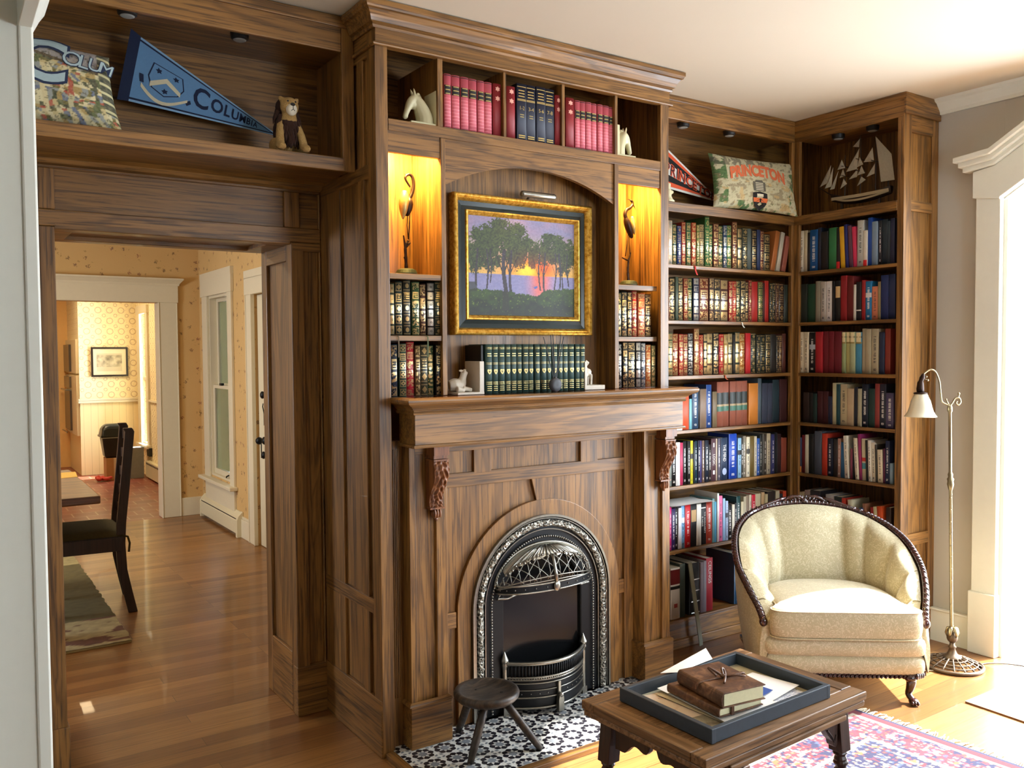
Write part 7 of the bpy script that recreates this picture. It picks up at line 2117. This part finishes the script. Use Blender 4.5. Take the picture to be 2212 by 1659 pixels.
def drug(u, v):
    c = C('6c6440') if v > .22 else C('c8b888')
    if v <= .22 and sc_n(u * 9, v * 40, 3) > .52: c = C('7c5444')
    if v > .86: c = C('b8ac7c')
    return lerp3(c, C('3c3420'), .5 * sc_m(u * 60, v * 90, 2))
painted('pile', 90, 170, drug, lambda u, v: (-1.6 + 1.6 * u + (-.010 + .012 * sc_m(3, v * 60, 1)) * (u > .98), 2.25 * v, .012 + .003 * sc_n(u * 80, v * 90, 1)), 0.95, 0.5, rg)
p = PB(flat_col('8c7c50', .95)); p.box(-1.6, -.006, 0.0, 2.25, 0.0005, .011); p.done('backing', rg)
# radiator
t = thing('baseboard_heater', 'cream metal baseboard heater below the tall dining room window', 'heater', (0.66, 4.45, 0), world=True)
hm = plain('cream_enamel', 'd8d0b0', 0.25, var=.02)
p = PB(hm); p.prism([(.66, .03), (.66, .135), (.672, .165), (.708, .20), (.708, .19), (.68, .158), (.668, .132), (.668, .03)][::-1], 'y', 3.88, 4.98)
p.box(.70, .708, 3.88, 4.98, .0, .20); p.done('front_cover', t, bevel=.001)
p = PB(hm); cp = [(.655, .0), (.655, .14), (.668, .172), (.70, .205), (.709, .205), (.709, .0)]
p.prism(cp, 'y', 3.845, 3.885); p.done('end_cap', t, bevel=.003); p = PB(hm); p.prism(cp, 'y', 4.975, 5.0); p.done('end_cap', t, bevel=.003)
p = PB(flat_col('1c1c1a', .6), hm); p.box(.662, .70, 3.89, 4.97, .135, .150, mat=0); p.quad([(.668, 3.89, .142), (.668, 4.97, .142), (.698, 4.97, .178), (.698, 3.89, .178)], 0)
p.tube([(.672, 3.89, .158), (.672, 4.97, .158)], .003, 6, mat=1); p.done('louvre', t)
t = thing('baseboard_heater', 'cream heater low on the right kitchen wall', 'heater', (0.77, 7.5, 0), world=True)
p = PB(hm); p.box(.742, .798, 6.9, 7.86, .02, .205); p.done('cover', t, bevel=.004)
p = PB(flat_col('1c1c1a', .6))
for k in range(12): p.box(.741, .745, 6.95 + .075 * k, 7.0 + .075 * k, .17, .19)
p.done('vents', t)
# kitchen: ovens, picture, bin, bags
t = thing('wall_oven', 'white double wall oven at the left of the kitchen picture wall', 'oven', (0.14, 9.0, 0.5), world=True)
p = PB(flat_col('d0c4a4', .4)); p.box(.108, .14, 8.56, 8.98, 1.24, 1.66); p.box(.108, .14, 8.56, 9.5, .48, 1.22); p.box(.115, .14, 8.56, 9.56, 1.24, 1.66); p.done('cabinet', t, bevel=.004)
p = PB(flat_col('4c443c', .25), silver); p.box(.085, .116, 9.0, 9.52, 1.26, 1.60, mat=0); p.box(.085, .11, 9.0, 9.5, .52, 1.02, mat=0); p.box(.082, .11, 9.0, 9.5, 1.06, 1.20, mat=1); p.tube([(.05, 9.02, 1.03), (.05, 9.48, 1.03)], .012, 8, mat=1); p.tube([(.05, 9.02, .50), (.05, 9.48, .50)], .008, 8, mat=1); p.box(.05, .11, 9.02, 9.04, 1.02, 1.04, mat=1); p.done('oven_door', t, bevel=.002)
p = PB(flat_col('2c2018', .6))
for k, z in enumerate((2.05, 1.92, 1.79, .36, .22)): p.add([(.137, 8.60, z), (.137, 8.66, z + .02), (.137, 8.66, z - .02)], [(0, 1, 2)]); p.add([(.137, 8.9, z + .01), (.137, 8.94, z + .02), (.137, 8.94, z - .01)], [(0, 1, 2)])
t = thing('framed_print', 'small black-framed sepia print on the kitchen wallpaper', 'picture', (0.48, 8.53, 1.2), world=True)
p = PB(flat_col('1c1410', .4)); picframe(p, .274, .688, 1.20, 1.562, [(0, 8.538), (0, 8.515), (.020, 8.515), (.022, 8.522)], 0); p.done('frame', t)
p = PB(flat_col('d8ccac', .8)); p.box(.29, .67, 8.524, 8.526, 1.215, 1.545); p.done('mat_board', t)
pn = vnoise(61)
painted('print', 60, 40, lambda u, v: lerp3(C('4c483c'), C('d0c4a4'), (pn(u * 7, v * 6, 4) * 1.3 if .25 < v < .92 else .95)), lambda u, v: (.335 + .285 * u, 8.5225, 1.265 + .22 * v), .8, 0, t)
t = thing('trash_bin', 'dark green lidded plastic bin standing on a box in the kitchen', 'bin', (0.41, 7.98, 0.27))
gp = plain('dark_green_plastic', '101814', .3); 
p = PB(gp); vs = [(x, y, 0) for x, y in ((-.10, -.09), (.10, -.09), (.10, .09), (-.10, .09))] + [(x, y, .235) for x, y in ((-.13, -.115), (.13, -.115), (.13, .115), (-.13, .115))]
p.add(vs, [(3, 2, 1, 0), (4, 5, 6, 7)] + [(i, (i + 1) % 4, 4 + (i + 1) % 4, 4 + i) for i in range(4)]); p.done('bucket', t, bevel=.02, seg=3)
p = PB(gp); p.grid(lambda u, v: ((u * 2 - 1) * .14, (v * 2 - 1) * .125, .25 + .14 * (max(0, 1 - abs(u * 2 - 1) ** 4) * max(0, 1 - abs(v * 2 - 1) ** 4)) ** .45), 20, 20); p.box(-.145, .145, -.13, .13, .238, .258); p.done('lid', t, smooth=False)
p = PB(flat_col('9ca49c', .4)); p.tube([(-.137, -.122, .232), (.137, -.122, .232)], .006, 6); p.done('rim_band', t)
t = thing('cardboard_box', 'tan cardboard box supporting the dark green bin', 'box', (0.42, 7.99, 0))
p = PB(plain('kraft_cardboard', 'a87c4c', .85)); p.box(-.10, .12, -.10, .10, 0.001, .262); p.done('carton', t, bevel=.003)
p = PB(flat_col('c8b490', .6)); p.box(-.02, .05, -.102, -.10, .0, .262); p.done('tape', t)
t = thing('shopping_bag', 'grey paper shopping bag beside the bin in the kitchen', 'bag', (0.66, 7.98, 0))
p = PB(plain('grey_paper_bag', '84867c', .8)); vs = [(x, y, 0.001) for x, y in ((-.075, -.08), (.07, -.08), (.07, .08), (-.075, .08))] + [(x, y, .365) for x, y in ((-.06, -.075), (.075, -.075), (.075, .075), (-.06, .075))]
p.add(vs, [(3, 2, 1, 0)] + [(i, (i + 1) % 4, 4 + (i + 1) % 4, 4 + i) for i in range(4)]); q = p.done('bag_body', t); m = q.modifiers.new('t', 'SOLIDIFY'); m.thickness = .002
p = PB(flat_col('dcdcd4', .8)); p.grid(lambda u, v: (-.05 + .115 * u, -.06 + .12 * v, .34 + .03 * sc_n(u * 4, v * 4, 2)), 8, 8); p.done('tissue', t)
p = PB(flat_col('b83c2c', .7), flat_col('d8b480', .7)); rr2 = random.Random(9)
for k in range(26): p.ball((.28 + rr2.uniform(-.07, .07), 7.86 + rr2.uniform(-.05, .05), .022 + rr2.uniform(0, .03)), (rr2.uniform(.012, .03), rr2.uniform(.012, .03), .02), 8, 5, mat=int(k % 4 == 0))
q = p.done('crumpled_bag', remesh=.006); tag(q, 'crumpled red paper bag on the kitchen floor', 'bag')
p = PB(gp); p.box(.765, .80, 7.75, 7.9, .26, .36); tag(p.done('wall_box', bevel=.003), 'small dark box on the wall under the kitchen window', 'box')
